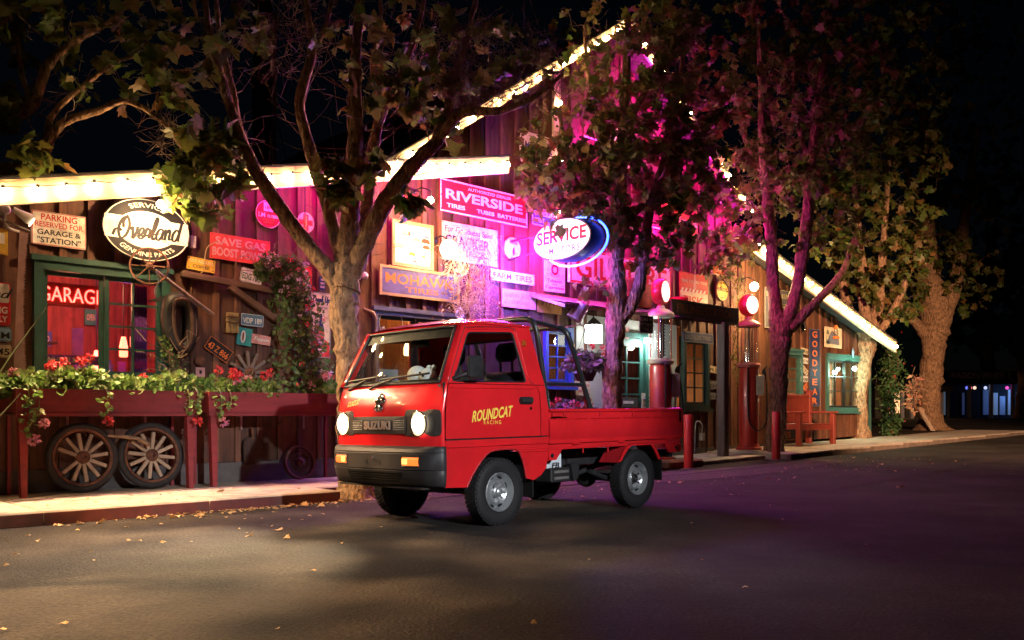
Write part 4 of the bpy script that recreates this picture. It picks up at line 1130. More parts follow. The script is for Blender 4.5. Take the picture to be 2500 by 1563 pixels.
script_text('and', o, E_K, .05, h * .25, .22, .09, y=y - .002, pen=.07); lines(o, w, h, y, [('KING', E_W, .1, -.15, .62, .16, B3), ('ONLY', E_W, .1, -.36, .62, .15, B3)])
PLG = 'number plates nailed to the wall'
def plate(label, mat, tm, s, l, r, yt, yb, tilt=0, off=.06):
    o, w, h, y = sign('number_plate', label, mat, l, r, yt, yb, off, .006, tilt, .02, edge=(.005, tm), group=PLG, cat='number plate')
    if s: lines(o, w, h, y, [(s, tm, 0, -.06, .84, .46, B2)])
    return o
plate('light blue number plate below the red and white sign at the left edge', E_LB, E_K, 'Y M', -34, 28, 797, 832)
plate('cream number plate lowest at the left edge of the picture', E_C, E_K, 'A45', -34, 28, 837, 872, 3)
plate('white number plate with green figures above the timber beam', E_W, M('plate_green', (.03, .16, .08), .5), 'EDG 70U', 587, 640, 655, 690, 9)
plate('pale blue number plate lettered VDP 189', E_SB, E_W, 'VDP 189', 588, 643, 765, 795, 2)
plate('black number plate with orange figures, hung steeply tilted', E_K, E_O, '43 Z 866', 500, 566, 834, 870, 33)
plate('small white number plate tilted above the cab of the truck', E_W, E_N, '40', 1112, 1131, 750, 778, -25, .1)
for k, (l, r, a, b, ti) in enumerate(((1732, 1753, 893, 911, 5), (1733, 1753, 930, 950, -6), (1733, 1754, 958, 976, 3))):
    plate(('upper', 'middle', 'lowest')[k] + ' of three worn plates between the dark window and the porch post', E_GR if k else E_C, E_K, ('PA 25', 'CAL 44', '61 M')[k], l, r, a, b, ti)
for k, (c, ti) in enumerate(((857, 6), (880, 2), (903, 30), (925, 0), (948, -35), (972, 4))):
    plate(('topmost', 'second', 'third, tilted', 'fourth', 'fifth, steeply tilted', 'lowest')[k] + ' number plate in the column beside the teal window', (E_C, E_W, E_C, E_W, E_O, E_C)[k], E_K, ('2B 18', '45 N', 'K 77', '908', 'A 31', '56 Z')[k], 1955, 1973, c - 8, c + 8, ti)
# --- the oval sign with the lamp over it
t, z = on_wall(357, 563, .16); a_, b_ = .455, .325
ov = MB().prism(oval(a_, b_, 64), -.03, 0).build('oval_sign', E_W, None, label='black and white oval parts sign over the green window', cat='sign'); place(ov, t, .16, z, 0)
mm = MB().prism(oval(a_ * .97, b_ * .97, 64), -.032, -.03, holes=[oval(a_ * .70, b_ * .60, 48)]); mm.build('black_band', E_K, ov)
MB().prism([(-a_ * .965, -b_ * .36), (a_ * .965, -b_ * .36), (a_ * .965, b_ * .36), (-a_ * .965, b_ * .36)], -.034, -.0322).build('white_band', E_W, ov)
script_text('Overland', ov, E_K, .01, .02, .74, .235, y=-.0345, pen=.05, rise=.06)
MB().add([(-.24, -.036, -.10), (-.02, -.036, -.075), (.30, -.036, .02), (-.02, -.036, -.055)], [(0, 1, 2), (0, 2, 3)]).build('flourish', E_K, ov)
text('SERVICE', ov, E_W, 0, 0, .40, .050, -.0325, bold=.012, arc=(a_ * .78, b_ * .80, 90)); text('GENUINE PARTS', ov, E_W, 0, 0, .62, .046, -.0325, bold=.010, arc=(a_ * .80, -b_ * .80, 270))
MB().tube([(-a_ * math.cos(x), -.016, b_ * math.sin(x)) for x in [2 * math.pi * i / 64 for i in range(64)]], .012, 6, closed=True).build('rim', E_K, ov)
MB().boxb(-.03, .03, 0, .15, -.05, .05).build('bracket', IRON, ov)
# --- painted boards
o, w, h, y = sign('coffee_sign', 'battered yellow tin coffee sign under the oval sign', E_Y, 456, 524, 627, 658, tilt=4); lines(o, w, h, y, [('OLD RELIABLE', E_C, 0, .22, .84, .26), ('COFFEE', E_K, 0, -.2, .6, .26)])
o, w, h, y = sign('save_gas_sign', 'worn orange red board urging to save gas', E_RR, 512, 658, 568, 631, tilt=1); lines(o, w, h, y, [('SAVE GAS', E_P, 0, .22, .84, .32, B3), ('BOOST POWER', E_P, 0, -.2, .93, .34, B3)])
t, z = on_wall(654, 524, .06)
o = MB().prism(oval(.165, .165, 40), -.012, 0).build('round_sign', E_R, None, label='round red cigarette sign half behind a leaning limb', cat='sign'); place(o, t, .06, z)
MB().tube([(.16 * math.cos(x), -.012, .16 * math.sin(x)) for x in [2 * math.pi * i / 40 for i in range(40)]], .005, 5, closed=True).build('rim', E_W, o)
MB().prism(rrect(-.06, .06, .03, .14, .008), -.014, -.012).build('white_pack', E_W, o); text('LM', o, E_W, -.085, -.012, .085, .055, -.0125, bold=.02); text('FILTERS', o, E_W, .055, -.02, .14, .035, -.0125, bold=.03); text('much MORE FLAVOR', o, E_Y, 0, -.065, .15, .014, -.0125); text('much LESS NICOTINE', o, E_Y, 0, -.095, .13, .014, -.0125)
text('L&M', o, E_R, 0, .085, .09, .04, -.0145, bold=.01)
t, z = on_wall(745.6, 544, .06)
o = MB().prism(oval(.115, .125, 40), -.012, 0).build('round_sign', E_C, None, label='small round cream sign with a red cross under a chain', cat='sign'); place(o, t, .06, z)
MB().boxb(-.035, .035, -.014, -.012, -.10, .10).boxb(-.095, -.035, -.014, -.012, -.033, .033).boxb(.035, .095, -.014, -.012, -.033, .033).build('red_cross', E_RR, o); text('IODENT', o, E_K, 0, 0, .15, .03, -.0145, bold=.01)
t, z = on_wall(745, 480, .25)
ch = thing('hanging_lantern', 'slim rusty lantern hanging on a chain in front of the red cross sign', 'lantern', WL(t, .25, 0), (0, 0, AW))
zt = wing_l(t) - .12; zb = on_wall(745, 525, .25)[1]
m = MB(); n = int((zt - zb) / .03)
for k in range(n): m.tube([(.010 * math.cos(x) * (1 if k % 2 else .25), .010 * math.cos(x) * (.25 if k % 2 else 1), zt - k * .03 + .018 * math.sin(x)) for x in [2 * math.pi * i / 8 for i in range(8)]], .0035, 4, closed=True)
m.build('chain', IRON, ch)
MB().lathe([(.005, .0), (.022, -.02), (.022, -.12), (.012, -.14), (.016, -.16), (.016, -.30), (.002, -.32)], 12, (0, 0, zb)).build('lantern_body', M('old_brass', (.5, .25, .07), .5, .7), ch, smooth=40)
o, w, h, y = sign('soda_sign', 'small dark red soda sign with white script behind the climbing flowers', E_R, 671, 760, 640, 688, tilt=1); script_text('Coca-Cola', o, E_W, 0, -.01, w * .84, h * .62, y=y, pen=.085); lines(o, w, h, y, [('DRINK', E_W, 0, .4, .25, .1)])
# turquoise bottle-cap flag with a pink arm
o, w, h, y = sign('soda_flag', 'turquoise and pink soda sign beside the broom head', E_T, 578, 614, 800, 843, tilt=6); MB().prism(oval(.03, .075, 24, -.02, 0), y - .002, y).build('bottle_print', E_W, o); MB().prism(oval(.012, .055, 20, -.02, 0), y - .004, y - .002).build('bottle', E_RU, o)
MB().prism([(w / 2 - .01, -.055), (w / 2 + .24, -.055), (w / 2 + .24, .055), (w / 2 - .01, .055)], -.012, -.002).build('pink_arm', E_P, o); script_text('Pepper', o, E_W, w / 2 + .12, .0, .19, .06, y=-.013, pen=.08)
o, w, h, y = sign('tall_soda_sign', 'tall pale soda sign with a bottle, half behind the tree trunk', E_C, 757, 806, 712, 872, tilt=1, edge=(.008, E_SB))
script_text('Fresh Up', o, E_N, 0, h * .38, w * .85, h * .14, y=y, pen=.07); lines(o, w, h, y, [('WITH', E_N, .1, .26, .4, .04)])
mm = MB().lathe([(.05, -.24), (.055, -.05), (.022, .05), (.018, .14)], 18, (0, 0, 0)); mm.v = [(a * .9, y - .004 + b * .06, c) for a, b, c in mm.v]; mm.build('bottle_print', E_N, o); MB().prism(oval(.05, .05, 20, 0, -.12), y - .012, y - .010).build('label_print', E_RR, o)
MB().prism([(-w / 2 + .01, -h / 2 + .01), (w / 2 - .01, -h / 2 + .01), (w / 2 - .01, -h * .27), (-w / 2 + .01, -h * .1)], y - .002, y).build('red_corner', E_RR, o)
o, w, h, y = sign('small_sign', 'narrow navy tin sign beside the trunk of the forked tree', E_N, 779, 793, 674, 709)
lines(o, w, h, y, [('NO', E_W, 0, .25, .5, .16), ('SMO', E_W, 0, 0, .7, .16), ('KING', E_W, 0, -.25, .7, .16)])
t, z = on_wall(855, 581, .14)
o = MB().prism(oval(.215, .20, 48), -.02, 0).build('round_sign', E_RR, None, label='round red and white sign behind the fork of the tree', cat='sign'); place(o, t, .14, z)
MB().tube([(.213 * math.cos(x), -.02, .198 * math.sin(x)) for x in [2 * math.pi * i / 48 for i in range(48)]], .011, 6, closed=True).build('rim', E_W, o)
MB().prism([(-.20, .05), (.20, .05), (.17, .13), (-.17, .13)], -.023, -.02).build('blue_band', E_N, o); text('UNION', o, E_W, 0, .09, .26, .055, -.0235, bold=.03)
# --- framed picture with twin lamps
o, w, h, y = sign('framed_picture', 'wooden framed picture of old machinery lit by twin spot lamps', E_W, 962, 1050, 543, 640, off=.08, frame=(.045, FRAMEW), cat='picture')
rng = random.Random(5)
for k in range(14):
    cx, cz = rng.uniform(-.4, .4) * w, rng.uniform(-.42, .35) * h; q = rng.uniform(.03, .09)
    MB().prism(round_poly([(cx - q, cz - q * .3), (cx + q, cz - q * .4), (cx + q * .7, cz + q * .3), (cx - q * .5, cz + q * .4)], .02), y - .001 - .0003 * k, y).build('painted_patch', (E_GR, E_RU, E_C, E_SB, E_Y)[k % 5], o)
o, w, h, y = sign('small_red_sign', 'small red tin sign above the framed picture', E_RR, 966, 1016, 466, 492); lines(o, w, h, y, [('Yes, I said', E_W, .05, .1, .8, .4)])
# --- big red dealer sign
o, w, h, y = sign('dealer_sign', 'large red enamel tyre dealer sign with white border under the gable', E_R, 1072, 1285, 433, 515, off=.10, th=.02, edge=(.022, E_W))
lines(o, w, h, y, [('AUTHORIZED DEALER', E_W, .05, .33, .50, .09), ('RIVERSIDE', E_W, 0, .06, .88, .30, dict(bold=.03)), ('TIRES', E_W, -.33, -.28, .20, .13, B3), ('TUBES', E_W, .0, -.28, .20, .12, B3), ('BATTERIES', E_W, .31, -.28, .34, .13, B3)])
for sx in (-1, 1):
    for k in (-1, 0, 1): MB().lathe([(.012, 0), (.004, -.008)], 8, (sx * (w / 2 - .02), y - .003, k * h * .42), 'y').build('screw', IRON, o)
o, w, h, y = sign('cracker_sign', 'weathered yellow advertising board behind the round globe lamp', E_C, 1078, 1213, 538, 632, off=.06); lines(o, w, h, y, [('For Goodness Sake', E_N, -.02, .32, .86, .16), ('CRACKER', E_N, -.05, .02, .80, .28, B2), ('JACK', E_N, .1, -.28, .40, .20, B2)])
o, w, h, y = sign('tire_sign', 'gold framed tyre sign over the window behind the cab, violet light put into its colour', paint('violet', (.12, .10, .26)), 930, 1115, 652, 713, off=.09, frame=(.035, FRAMEW)); lines(o, w, h, y, [('MOHAWK', E_O, 0, .12, .90, .42, B2), ('TIRES', E_O, .02, -.28, .44, .22, B2)])  # violet cast of the coloured light is put into the panel colour
o, w, h, y = sign('farm_sign', 'narrow white sign with violet farm tyre lettering', E_W, 1197, 1303, 656, 683); lines(o, w, h, y, [('FARM', E_B, -.24, 0, .40, .55, B2), ('TIRES', E_B, .24, 0, .40, .55, B2)])
t, z = on_wall(1254, 606, .09)
o = MB().lathe([(.001, -.04), (.15, -.035), (.165, -.02), (.165, 0)], 32, (0, 0, 0), 'y').build('round_sign', E_W, None, label='round white dial sign glowing pink between the dealer sign and the neon', cat='sign', smooth=40); place(o, t, .05, z)
MB().prism(oval(.02, .06, 16, 0, -.05), -.045, -.04).build('print', E_N, o); text('SOFTER', o, E_R, 0, .07, .16, .03, -.041, bold=.01)
o, w, h, y = sign('faded_sign', 'faded pink board with ghost lettering under the farm tyre sign', E_P, 1224, 1307, 704, 748); lines(o, w, h, y, [('SHAW ELICE', E_GR, 0, .18, .86, .26), ('CESSPOOLS', E_GR, 0, -.2, .6, .2)])
o, w, h, y = sign('rusty_sign', 'blotched orange rusty sign next to the faded pink board', paint('blotched', (.55, .24, .08), .9), 1312, 1370, 716, 762); lines(o, w, h, y, [('STAY', E_RU, 0, .1, .8, .4)])
o, w, h, y = sign('tobacco_sign', 'tall white tobacco and cigarettes sign under the neon oval', E_W, 1328, 1378, 634, 710); MB().prism(oval(.085, .085, 28, 0, h * .22), y - .002, y).build('print', E_R, o); MB().prism(oval(.045, .045, 24, 0, h * .22), y - .004, y - .002).build('print', E_LB, o)
text('NAVY CUT', o, E_R, 0, h * .22, .24, .03, y - .0005, arc=(.115, -.115, 270)); lines(o, w, h, y, [('Tobacco', E_R, 0, -.14, .74, .11, B2), ('and', E_R, 0, -.25, .2, .05), ('Cigarettes', E_R, 0, -.37, .92, .12, B2)])
o, w, h, y = sign('greyhound_sign', 'blue and white tin sign behind the top of the neon oval', E_B, 1298, 1358, 503, 548, edge=(.012, E_W)); lines(o, w, h, y, [('UNEXCELLED', E_W, 0, .18, .8, .24), ('BEST', E_W, -.2, -.2, .4, .24)])
o, w, h, y = sign('gasoline_sign', 'very wide cream and red gasoline sign behind the middle tree', E_W, 1386, 1633, 650, 726, off=.10, th=.05, at_right=True, edge=(.03, E_R)); lines(o, w, h, y, [('GILMORE', E_R, 0, 0, .90, .66, dict(bold=.015))])
o, w, h, y = sign('price_sign', 'black gas price board hung on the nearer pump', E_K, 1561, 1593.5, 769, 812, off=1.12, edge=(.006, E_W)); lines(o, w, h, y, [('GAS 9', E_W, -.05, .28, .8, .2, B2), ('S&F TAX 4', E_W, -.05, .0, .8, .17, B2), ('TOTAL 13', E_W, 0, -.3, .84, .2, B2)])
MB().boxb(-w / 2, w / 2, y - .003, y - .001, -.14 * h, -.125 * h).build('rule', E_W, o)
o, w, h, y = sign('time_sign', 'dark red tyre sign behind the tins on the porch roof', E_R, 1658, 1727, 662, 752); lines(o, w, h, y, [('TIME TO', E_C, -.24, .27, .4, .08, B2), ('RE-TIRE', E_C, .25, .27, .42, .08, B2)])
MB().boxb(-w / 2 + .01, w / 2 - .01, y - .002, y, -h / 2 + .01, -.02 * h).build('cream_field', E_C, o); lines(o, w, h, y - .002, [('FISK', E_R, 0, -.27, .7, .28, B3)])
for k in range(7): MB().add([(-w * .46 + k * w * .13, y - .004, -.02 * h), (-w * .40 + k * w * .13, y - .004, -.02 * h), (-w * .36 + k * w * .13, y - .004, .07 * h), (-w * .42 + k * w * .13, y - .004, .07 * h)], [(0, 1, 2, 3)]).build('stripe', E_W, o)
mm = MB().lathe([(.02, -.02), (.05, .02), (.045, .10), (.02, .16), (.03, .20), (.028, .24), (.002, .26)], 10, (.02, 0, .05)); mm.v = [(a, y - .004 + b * .06, c * 1.2) for a, b, c in mm.v]; mm.build('figure_print', E_P, o)
t, z = on_wall(1762, 710, .07)
o = MB().prism(oval(.205, .20, 40), -.014, 0).build('round_sign', E_Y, None, label='round yellow motor oil sign at the right of the porch roof', cat='sign'); place(o, t, .07, z); text('PENNZOIL', o, E_K, 0, .02, .36, .07, -.0145, bold=.03); text('SAFE LUBRICATION', o, E_K, 0, 0, .34, .03, -.0145, arc=(.14, -.14, 270)); MB().tube([(.2 * math.cos(x), -.014, .195 * math.sin(x)) for x in [2 * math.pi * i / 40 for i in range(40)]], .006, 5, closed=True).build('rim', E_K, o)
o, w, h, y = sign('small_orange_sign', 'small framed orange sign above the round oil sign', E_O, 1737, 1770, 645, 667, frame=(.02, E_C)); lines(o, w, h, y, [('OIL', E_C, 0, 0, .6, .5, B2)])
o, w, h, y = sign('service_sign', 'tall grey weathered sign beside the bright wall lamp', E_GR, 1866, 1926, 700, 800, edge=(.012, E_C)); lines(o, w, h, y, [('STUDEBAKER', E_C, 0, .34, .9, .12, B3), ('SERVICE', E_C, 0, .1, .7, .1, B2)])
o, w, h, y = sign('oil_sign', 'long dark enamel sign over the dark window under the porch', E_N, 1666, 1740, 808, 834, edge=(.01, E_GR)); lines(o, w, h, y, [('OILS LUBE TIRES', E_GR, 0, 0, .85, .4, B2)])
o, w, h, y = sign('vertical_sign', 'tall narrow navy sign with orange letters between the right windows', E_N, 1975, 2001, 802, 992, edge=(.012, E_GR))
for k, c in enumerate('GOODYEAR'): text(c, o, E_O, 0, h * (.43 - k * .123), w * .48, h * .085, y - .0005, bold=.03)
o, w, h, y = sign('faded_poster', 'faded cream poster behind the hanging lantern', E_C, 2012, 2054, 797, 847)
MB().prism(round_poly([(-w * .4, -h * .3), (w * .35, -h * .35), (w * .3, h * .1), (-w * .1, h * .35)], .05), y - .002, y).build('printed_scene', E_GR, o)
o, w, h, y = sign('tire_board', 'dark wooden tyre board with orange letters under the teal window', wood('brown_board', (.07, .035, .022), along='x'), 1872, 1945, 1026, 1077, edge=(.012, E_O)); lines(o, w, h, y, [('STERLING', E_O, 0, .2, .88, .30, B2), ('TIRES', E_O, 0, -.22, .56, .30, B2)])
o, w, h, y = sign('orange_sign', 'orange painted board in the right shoulder of the gable', E_O, 1612, 1702, 494, 556); lines(o, w, h, y, [('Tires', E_C, .12, -.02, .74, .42, B2)])
o, w, h, y = sign('enamel_shield', 'white enamel shield high on the gable above the neon oval', E_W, 1268, 1360, 316, 398, rad=.12); lines(o, w, h, y, [('MOTOR OIL', E_B, 0, .1, .7, .2, B2), ('100%', E_B, 0, -.22, .4, .18, B2)])
o, w, h, y = sign('door_sign', 'small pink sign over the teal door', E_P, 1516, 1534, 798, 826); lines(o, w, h, y, [('PEGGS', E_R, 0, 0, .8, .4, B2)])
o, w, h, y = sign('wall_notice', 'pale paper notice low on the siding beside the nearer pump', E_W, 1566, 1590, 960, 1000); lines(o, w, h, y, [('All vehicles', E_K, 0, .25, .7, .1), ('must stop', E_K, 0, .0, .7, .1), ('here', E_K, 0, -.25, .4, .1)])
o, w, h, y = sign('car_touch_notice', 'cream notice under the hanging basket with red print', E_C, 1403, 1440, 930, 965); lines(o, w, h, y, [('CAN TOUCH', E_R, 0, .2, .8, .2), ('THE CARS', E_R, 0, -.2, .7, .2)])
# --- print on the restaurant window
t, z = on_wall(953, 790, .035)
o = thing('window_print', 'round white restaurant print on the window behind the cab', 'window lettering'); place(o, t, .052, z)
MB().tube([(.19 * math.cos(x), 0, .19 * math.sin(x)) for x in [2 * math.pi * i / 40 for i in range(40)]], .004, 4, closed=True).build('ring', E_W, o); text('RESTAURANT', o, E_W, 0, 0, .34, .05, 0, arc=(.145, -.145, 270))

# ---------------------------------------------------------------- old iron
t, z = on_wall(365, 650, .42)
sw_ = thing('steering_wheel', 'old spoked iron wheel with a long wooden pole below the oval sign', 'wheel'); place(sw_, t, .42, z, 0, -18)
MB().tube([(.185 * math.cos(x), 0, .185 * math.sin(x)) for x in [2 * math.pi * i / 40 for i in range(40)]], .010, 8, closed=True).build('rim', RUST, sw_, smooth=80)
for k in range(8): MB().tube([(.02 * math.cos(k * .785), -.01, .02 * math.sin(k * .785)), (.183 * math.cos(k * .785), 0, .183 * math.sin(k * .785))], [.008, .005], 6).build('spoke', RUST, sw_)
MB().lathe([(.03, .03), (.035, -.02), (.02, -.05), (.001, -.05)], 12, (0, 0, 0), 'y').build('hub', RUST, sw_, smooth=40)
p1 = Vector(WL(*[on_wall(520, 768, .15)[0], .15, on_wall(520, 768, .15)[1]])) ; 
inv = (Matrix.Translation(sw_.location) @ sw_.rotation_euler.to_matrix().to_4x4()).inverted()
MB().tube([(.02, .03, -.01), tuple(inv @ p1)], .022, 8).build('pole', GREYWOOD, sw_)
MB().tube(smooth_line([(.05, -.01, -.02), (.09, -.02, -.15), (.05, 0, -.26), (.09, 0, -.36)], 4), .008, 6).build('hook', IRON, sw_)
MB().prism([(-.01, -.36), (.11, -.36), (.14, -.30)], -.05, .03).build('blade', IRON, sw_)
# horse collar
t, z = on_wall(440, 790, .12)
hc = thing('horse_collar', 'black padded horse collar hanging right of the green window', 'horse collar'); place(hc, t, .12, z, -4)
P = smooth_line([(.0, .0, .27), (.09, 0, .24), (.125, 0, .08), (.12, 0, -.10), (.07, 0, -.24), (.0, 0, -.29), (-.07, 0, -.24), (-.12, 0, -.10), (-.125, 0, .08), (-.09, 0, .24), (0, 0, .27)], 4)
LEATH = M('black_leather', (.012, .010, .009), .55, var=.4, scale=20, bump=.3)
MB().tube(P[:-1], .078, 12, closed=True).build('pad', LEATH, hc, smooth=80)
MB().tube([(x * .80, -.075, z_ * .96) for x, y_, z_ in P[:-1]], .022, 8, closed=True).build('hame', wood('hame_wood', (.07, .035, .02)), hc, smooth=80)
MB().tube([(x * 1.2, -.02, z_ * 1.05 + .02) for x, y_, z_ in P[4:37]], .012, 6).build('strap', LEATH, hc)
# crosscut saw
t, z = on_wall(52, 730, .12)
zt, zb = on_wall(52, 560, .12)[1], on_wall(52, 905, .12)[1]; hgt = zt - zb
P = [(-.055, -hgt / 2), (.045, -hgt / 2)]; nT = 46
for k in range(nT):
    zz = -hgt / 2 + hgt * k / nT; bow = .02 * math.sin(math.pi * k / nT)
    P += [(.045 - bow * 1.6, zz + .002), (.045 - bow * 1.6 + (.018 if (k % 5) else .004), zz + hgt / nT * .5)]
P += [(.045, hgt / 2), (-.03, hgt / 2)]
o = MB().prism(P, -.004, 0).build('crosscut_saw', M('pinkish_old_steel', (.26, .15, .13), .6, .4, var=.25, scale=9, bump=.1), None, label='long rusty crosscut saw hung upright at the left edge', cat='saw'); place(o, t, .12, z, 1)
MB().tube([(-.22, -.01, hgt / 2 + .06), (.06, -.01, hgt / 2 - .02)], .014, 8).build('handle', GREYWOOD, o)
# yellow pennant and floodlight at the left edge
t, z = on_wall(2, 590, .10)
o = MB().prism([(-.12, .14), (.06, .12), (.06, -.13), (-.12, -.10)], -.006, 0).build('pennant', E_Y, None, label='yellow tin flag at the far left edge below the floodlight', cat='flag'); place(o, t, .10, z)
MB().boxb(-.12, .03, -.012, -.006, -.02, .08).build('print', E_W, o)
# timber frame beams and pulley, broom
for (a, b, c, d, nm, lab) in ((443, 668, 690, 715, 'timber_beam', 'level weathered timber beam under the coffee sign'), (560, 700, 676, 782, 'timber_brace', 'slanting weathered timber brace below the level beam')):
    t0, z0 = on_wall(a, b, .10); t1, z1 = on_wall(c, d, .10)
    L_ = math.hypot(t1 - t0, z1 - z0)
    o = MB().bbox(-L_ / 2, L_ / 2, -.04, .04, -.035, .035, .006).build(nm, wood('beam_wood', (.13, .07, .045), along='x'), None, label=lab, cat='beam'); place(o, (t0 + t1) / 2, .10, (z0 + z1) / 2, -math.degrees(math.atan2(z1 - z0, t1 - t0)))
t, z = on_wall(567, 787, .10)
br = thing('broom_head', 'bundled straw broom head nailed to the wall beside the blue number plate', 'broom'); place(br, t, .10, z)
m = MB(); q = random.Random(2)
for k in range(90): x0 = q.uniform(-.07, .07); m.tube([(x0, q.uniform(-.02, .02), .11), (x0 + q.uniform(-.012, .012), q.uniform(-.03, .02), -.12)], .0035, 4)
m.build('straw', M('straw', (.32, .22, .09), .8, rnd=.1), br, kind='stuff')
for zz in (.06, .0): MB().boxb(-.08, .08, -.035, .03, zz - .005, zz + .005).build('binding', RUST, br)
t, z = on_wall(488, 881, .10)
o = MB().lathe([(.02, -.02), (.055, -.015), (.045, 0), (.055, .015), (.02, .02)], 20, (0, 0, 0), 'y').build('pulley', RUST, None, label='small iron pulley wheel under the horse collar', cat='pulley', smooth=40); place(o, t, .09, z)
o, w, h, y = sign('switch_plate', 'small pinkish switch plate just above the geraniums', E_P, 477, 499, 897, 920); MB().boxb(-.012, .012, y - .012, y, -.02, .02).build('toggle', IRON, o)
# conduit and junction box
t, _ = on_wall(468, 600, .05)
cd = thing('electrical_conduit', 'rust red conduit pipe running up to the eaves beside the oval sign', 'conduit', WL(t, .05, 0), (0, 0, AW))
MB().tube([(0, 0, 1.1), (0, 0, wing_l(t) - .1)], .010, 8).build('pipe', RUST, cd, smooth=80)
MB().bbox(-.035, .035, -.045, .0, on_wall(468, 606, .05)[1], on_wall(468, 577, .05)[1], .005).build('junction_box', M('grey_box', (.4, .38, .33), .5), cd)
MB().tube(smooth_line([(.03, -.02, 2.42), (.12, -.03, 2.5), (.16, -.03, 2.75), (.30, -.02, 2.85)], 5), .006, 5).build('loose_wire', M('yellowed_wire', (.35, .24, .1), .6), cd)
# spoked hub on the wall above the right planter
def spoke_wheel(name, label, t, off, z, r_hub, r_sp, n, wood_m, rim=None, r_rim=None, tyre=None, lean=0., start=0., miss=(), rim_w=.025):
    o = thing(name, label, 'wheel'); place(o, t, off, z); o.rotation_euler = (R(lean), 0, AW)
    MB().lathe([(r_hub * .5, .05), (r_hub, .03), (r_hub, -.03), (r_hub * .75, -.045), (r_hub * .35, -.05), (r_hub * .33, -.03), (.001, -.03)], 20, (0, 0, 0), 'y', cap=False).build('hub', RUST, o, smooth=40)
    for k in range(n):
        if k in miss: continue
        a = start + 2 * math.pi * k / n; c_, s_ = math.cos(a), math.sin(a)
        m = MB().bbox(-.018, .018, -.022, .012, r_hub * .9, r_sp, .005); m.v = [(x * s_ + z_ * c_, y_, -x * c_ + z_ * s_) for x, y_, z_ in m.v]
        m.build('spoke', wood_m, o)
    if rim:
        ang = [2 * math.pi * i / 48 for i in range(48)]
        MB().lathe([(r_rim - rim_w, .03), (r_rim, .035), (r_rim, -.035), (r_rim - rim_w, -.03), (r_rim - rim_w, .03)], 48, (0, 0, 0), 'y', cap=False).build('rim', rim, o, smooth=40)
    if tyre: MB().tube([((r_rim + .025) * math.cos(x), 0, (r_rim + .025) * math.sin(x)) for x in [2 * math.pi * i / 56 for i in range(56)]], .037, 12, closed=True).build('tyre', tyre, o, smooth=80)
    return o
PALEW = wood('pale_spoke_wood', (.42, .31, .20), .6, var=.2, rnd=.15); t, z = on_wall(608, 911, .10)
spoke_wheel('wagon_wheel', 'rimless wagon wheel hub with bare spokes above the right planter', t, .10, z, .065, .25, 12, GREYWOOD, start=.1)
OLDT = M('old_tyre', (.02, .018, .017), .8, var=.4, scale=12, bump=.3)
for px, py, lab, st, ms, py2 in ((201, 1130, 'left old spoked car wheel under the planter', .13, (6,), 0), (369, 1122, 'right old spoked car wheel under the planter', .13 + .26, (), 0)):
    t, z = on_wall(px, py, .33)
    r_r = .29
    spoke_wheel('spoked_car_wheel', lab, t, .33, max(z, .11 + .35), .065, .245, 12, PALEW, RUST, .285, OLDT, -6, st, ms)
t, z = on_wall(731, 1124, .22)
ww = spoke_wheel('wire_wheel', 'rusty wire spoked wheel leaning on the foundation behind the headlights', t, .22, .11 + .205, .05, .06, 0, RUST, RUST, .205, None, -10, rim_w=.03)
m = MB()
for k in range(36): a = 2 * math.pi * k / 36; b = a + (.35 if k % 2 else -.35); m.tube([(.055 * math.cos(a), -.02 if k % 2 else .02, .055 * math.sin(a)), (.18 * math.cos(b), 0, .18 * math.sin(b))], .003, 4)
m.build('wire_spokes', RUST, ww)
MB().lathe([(.10, -.02), (.11, 0), (.10, .02)], 24, (0, 0, 0), 'y', cap=False).build('brake_ring', RUST, ww)
# scuttle shovel on the wall under the right planter
t, z = on_wall(620, 1098, .10)
o = MB().prism(round_poly([(-.13, -.18), (.02, -.16), (.17, -.10), (.15, .0), (.10, .13), (-.06, .15), (-.14, .12)], .05), -.03, 0).build('shovel_blade', M('rusty_plate', (.05, .028, .02), .7, .4, var=.4, scale=10, bump=.3), None, label='rusty scoop shovel hung on the boards under the right planter', cat='shovel'); place(o, t, .09, z)
MB().tube([(-.02, -.02, .12), (-.02, -.01, .26)], .02, 8).build('socket', RUST, o)
# branch lying over the two wheels
P = [WL(on_wall(a, b, .46)[0], .46, on_wall(a, b, .46)[1]) for a, b in ((262, 1064), (300, 1066), (335, 1070), (352, 1078), (366, 1088))]
MB().tube(P, [.012, .02, .02, .028, .014], 7).build('dry_branch', wood('dry_branch_bark', (.30, .19, .10), along='x'), None, smooth=60, label='dry pale branch lying across the two old wheels', cat='branch')
# insulator, mirror, small things
t, z = on_wall(894, 673, .1)
o = MB().lathe([(.03, .05), (.045, .02), (.05, -.02), (.03, -.05), (.001, -.06)], 18, (0, 0, 0), 'y').build('insulator', M('white_porcelain', (.75, .72, .68), .2, coat=.5), None, smooth=50, label='white porcelain insulator beside the forked tree', cat='insulator'); place(o, t, .06, z)
t, z = on_wall(1960, 799, .12)
o = MB().lathe([(.001, -.03), (.09, -.03), (.11, -.015), (.10, .0)], 24, (0, 0, 0), 'y').build('round_mirror', CHROME, None, smooth=40, label='round chrome mirror above the column of plates', cat='mirror'); place(o, t, .12, z); MB().tube([(0, 0, 0), (0, .12, .02)], .012, 6).build('arm', IRON, o)
t, z = on_wall(2082, 862, .1)
o = MB().prism([(0, .13), (.08, .02), (.02, -.12), (-.07, -.02)], -.008, 0).build('diamond_sign', E_LB, None, label='small pale diamond sign over the teal double window', cat='sign'); place(o, t, .1, z)
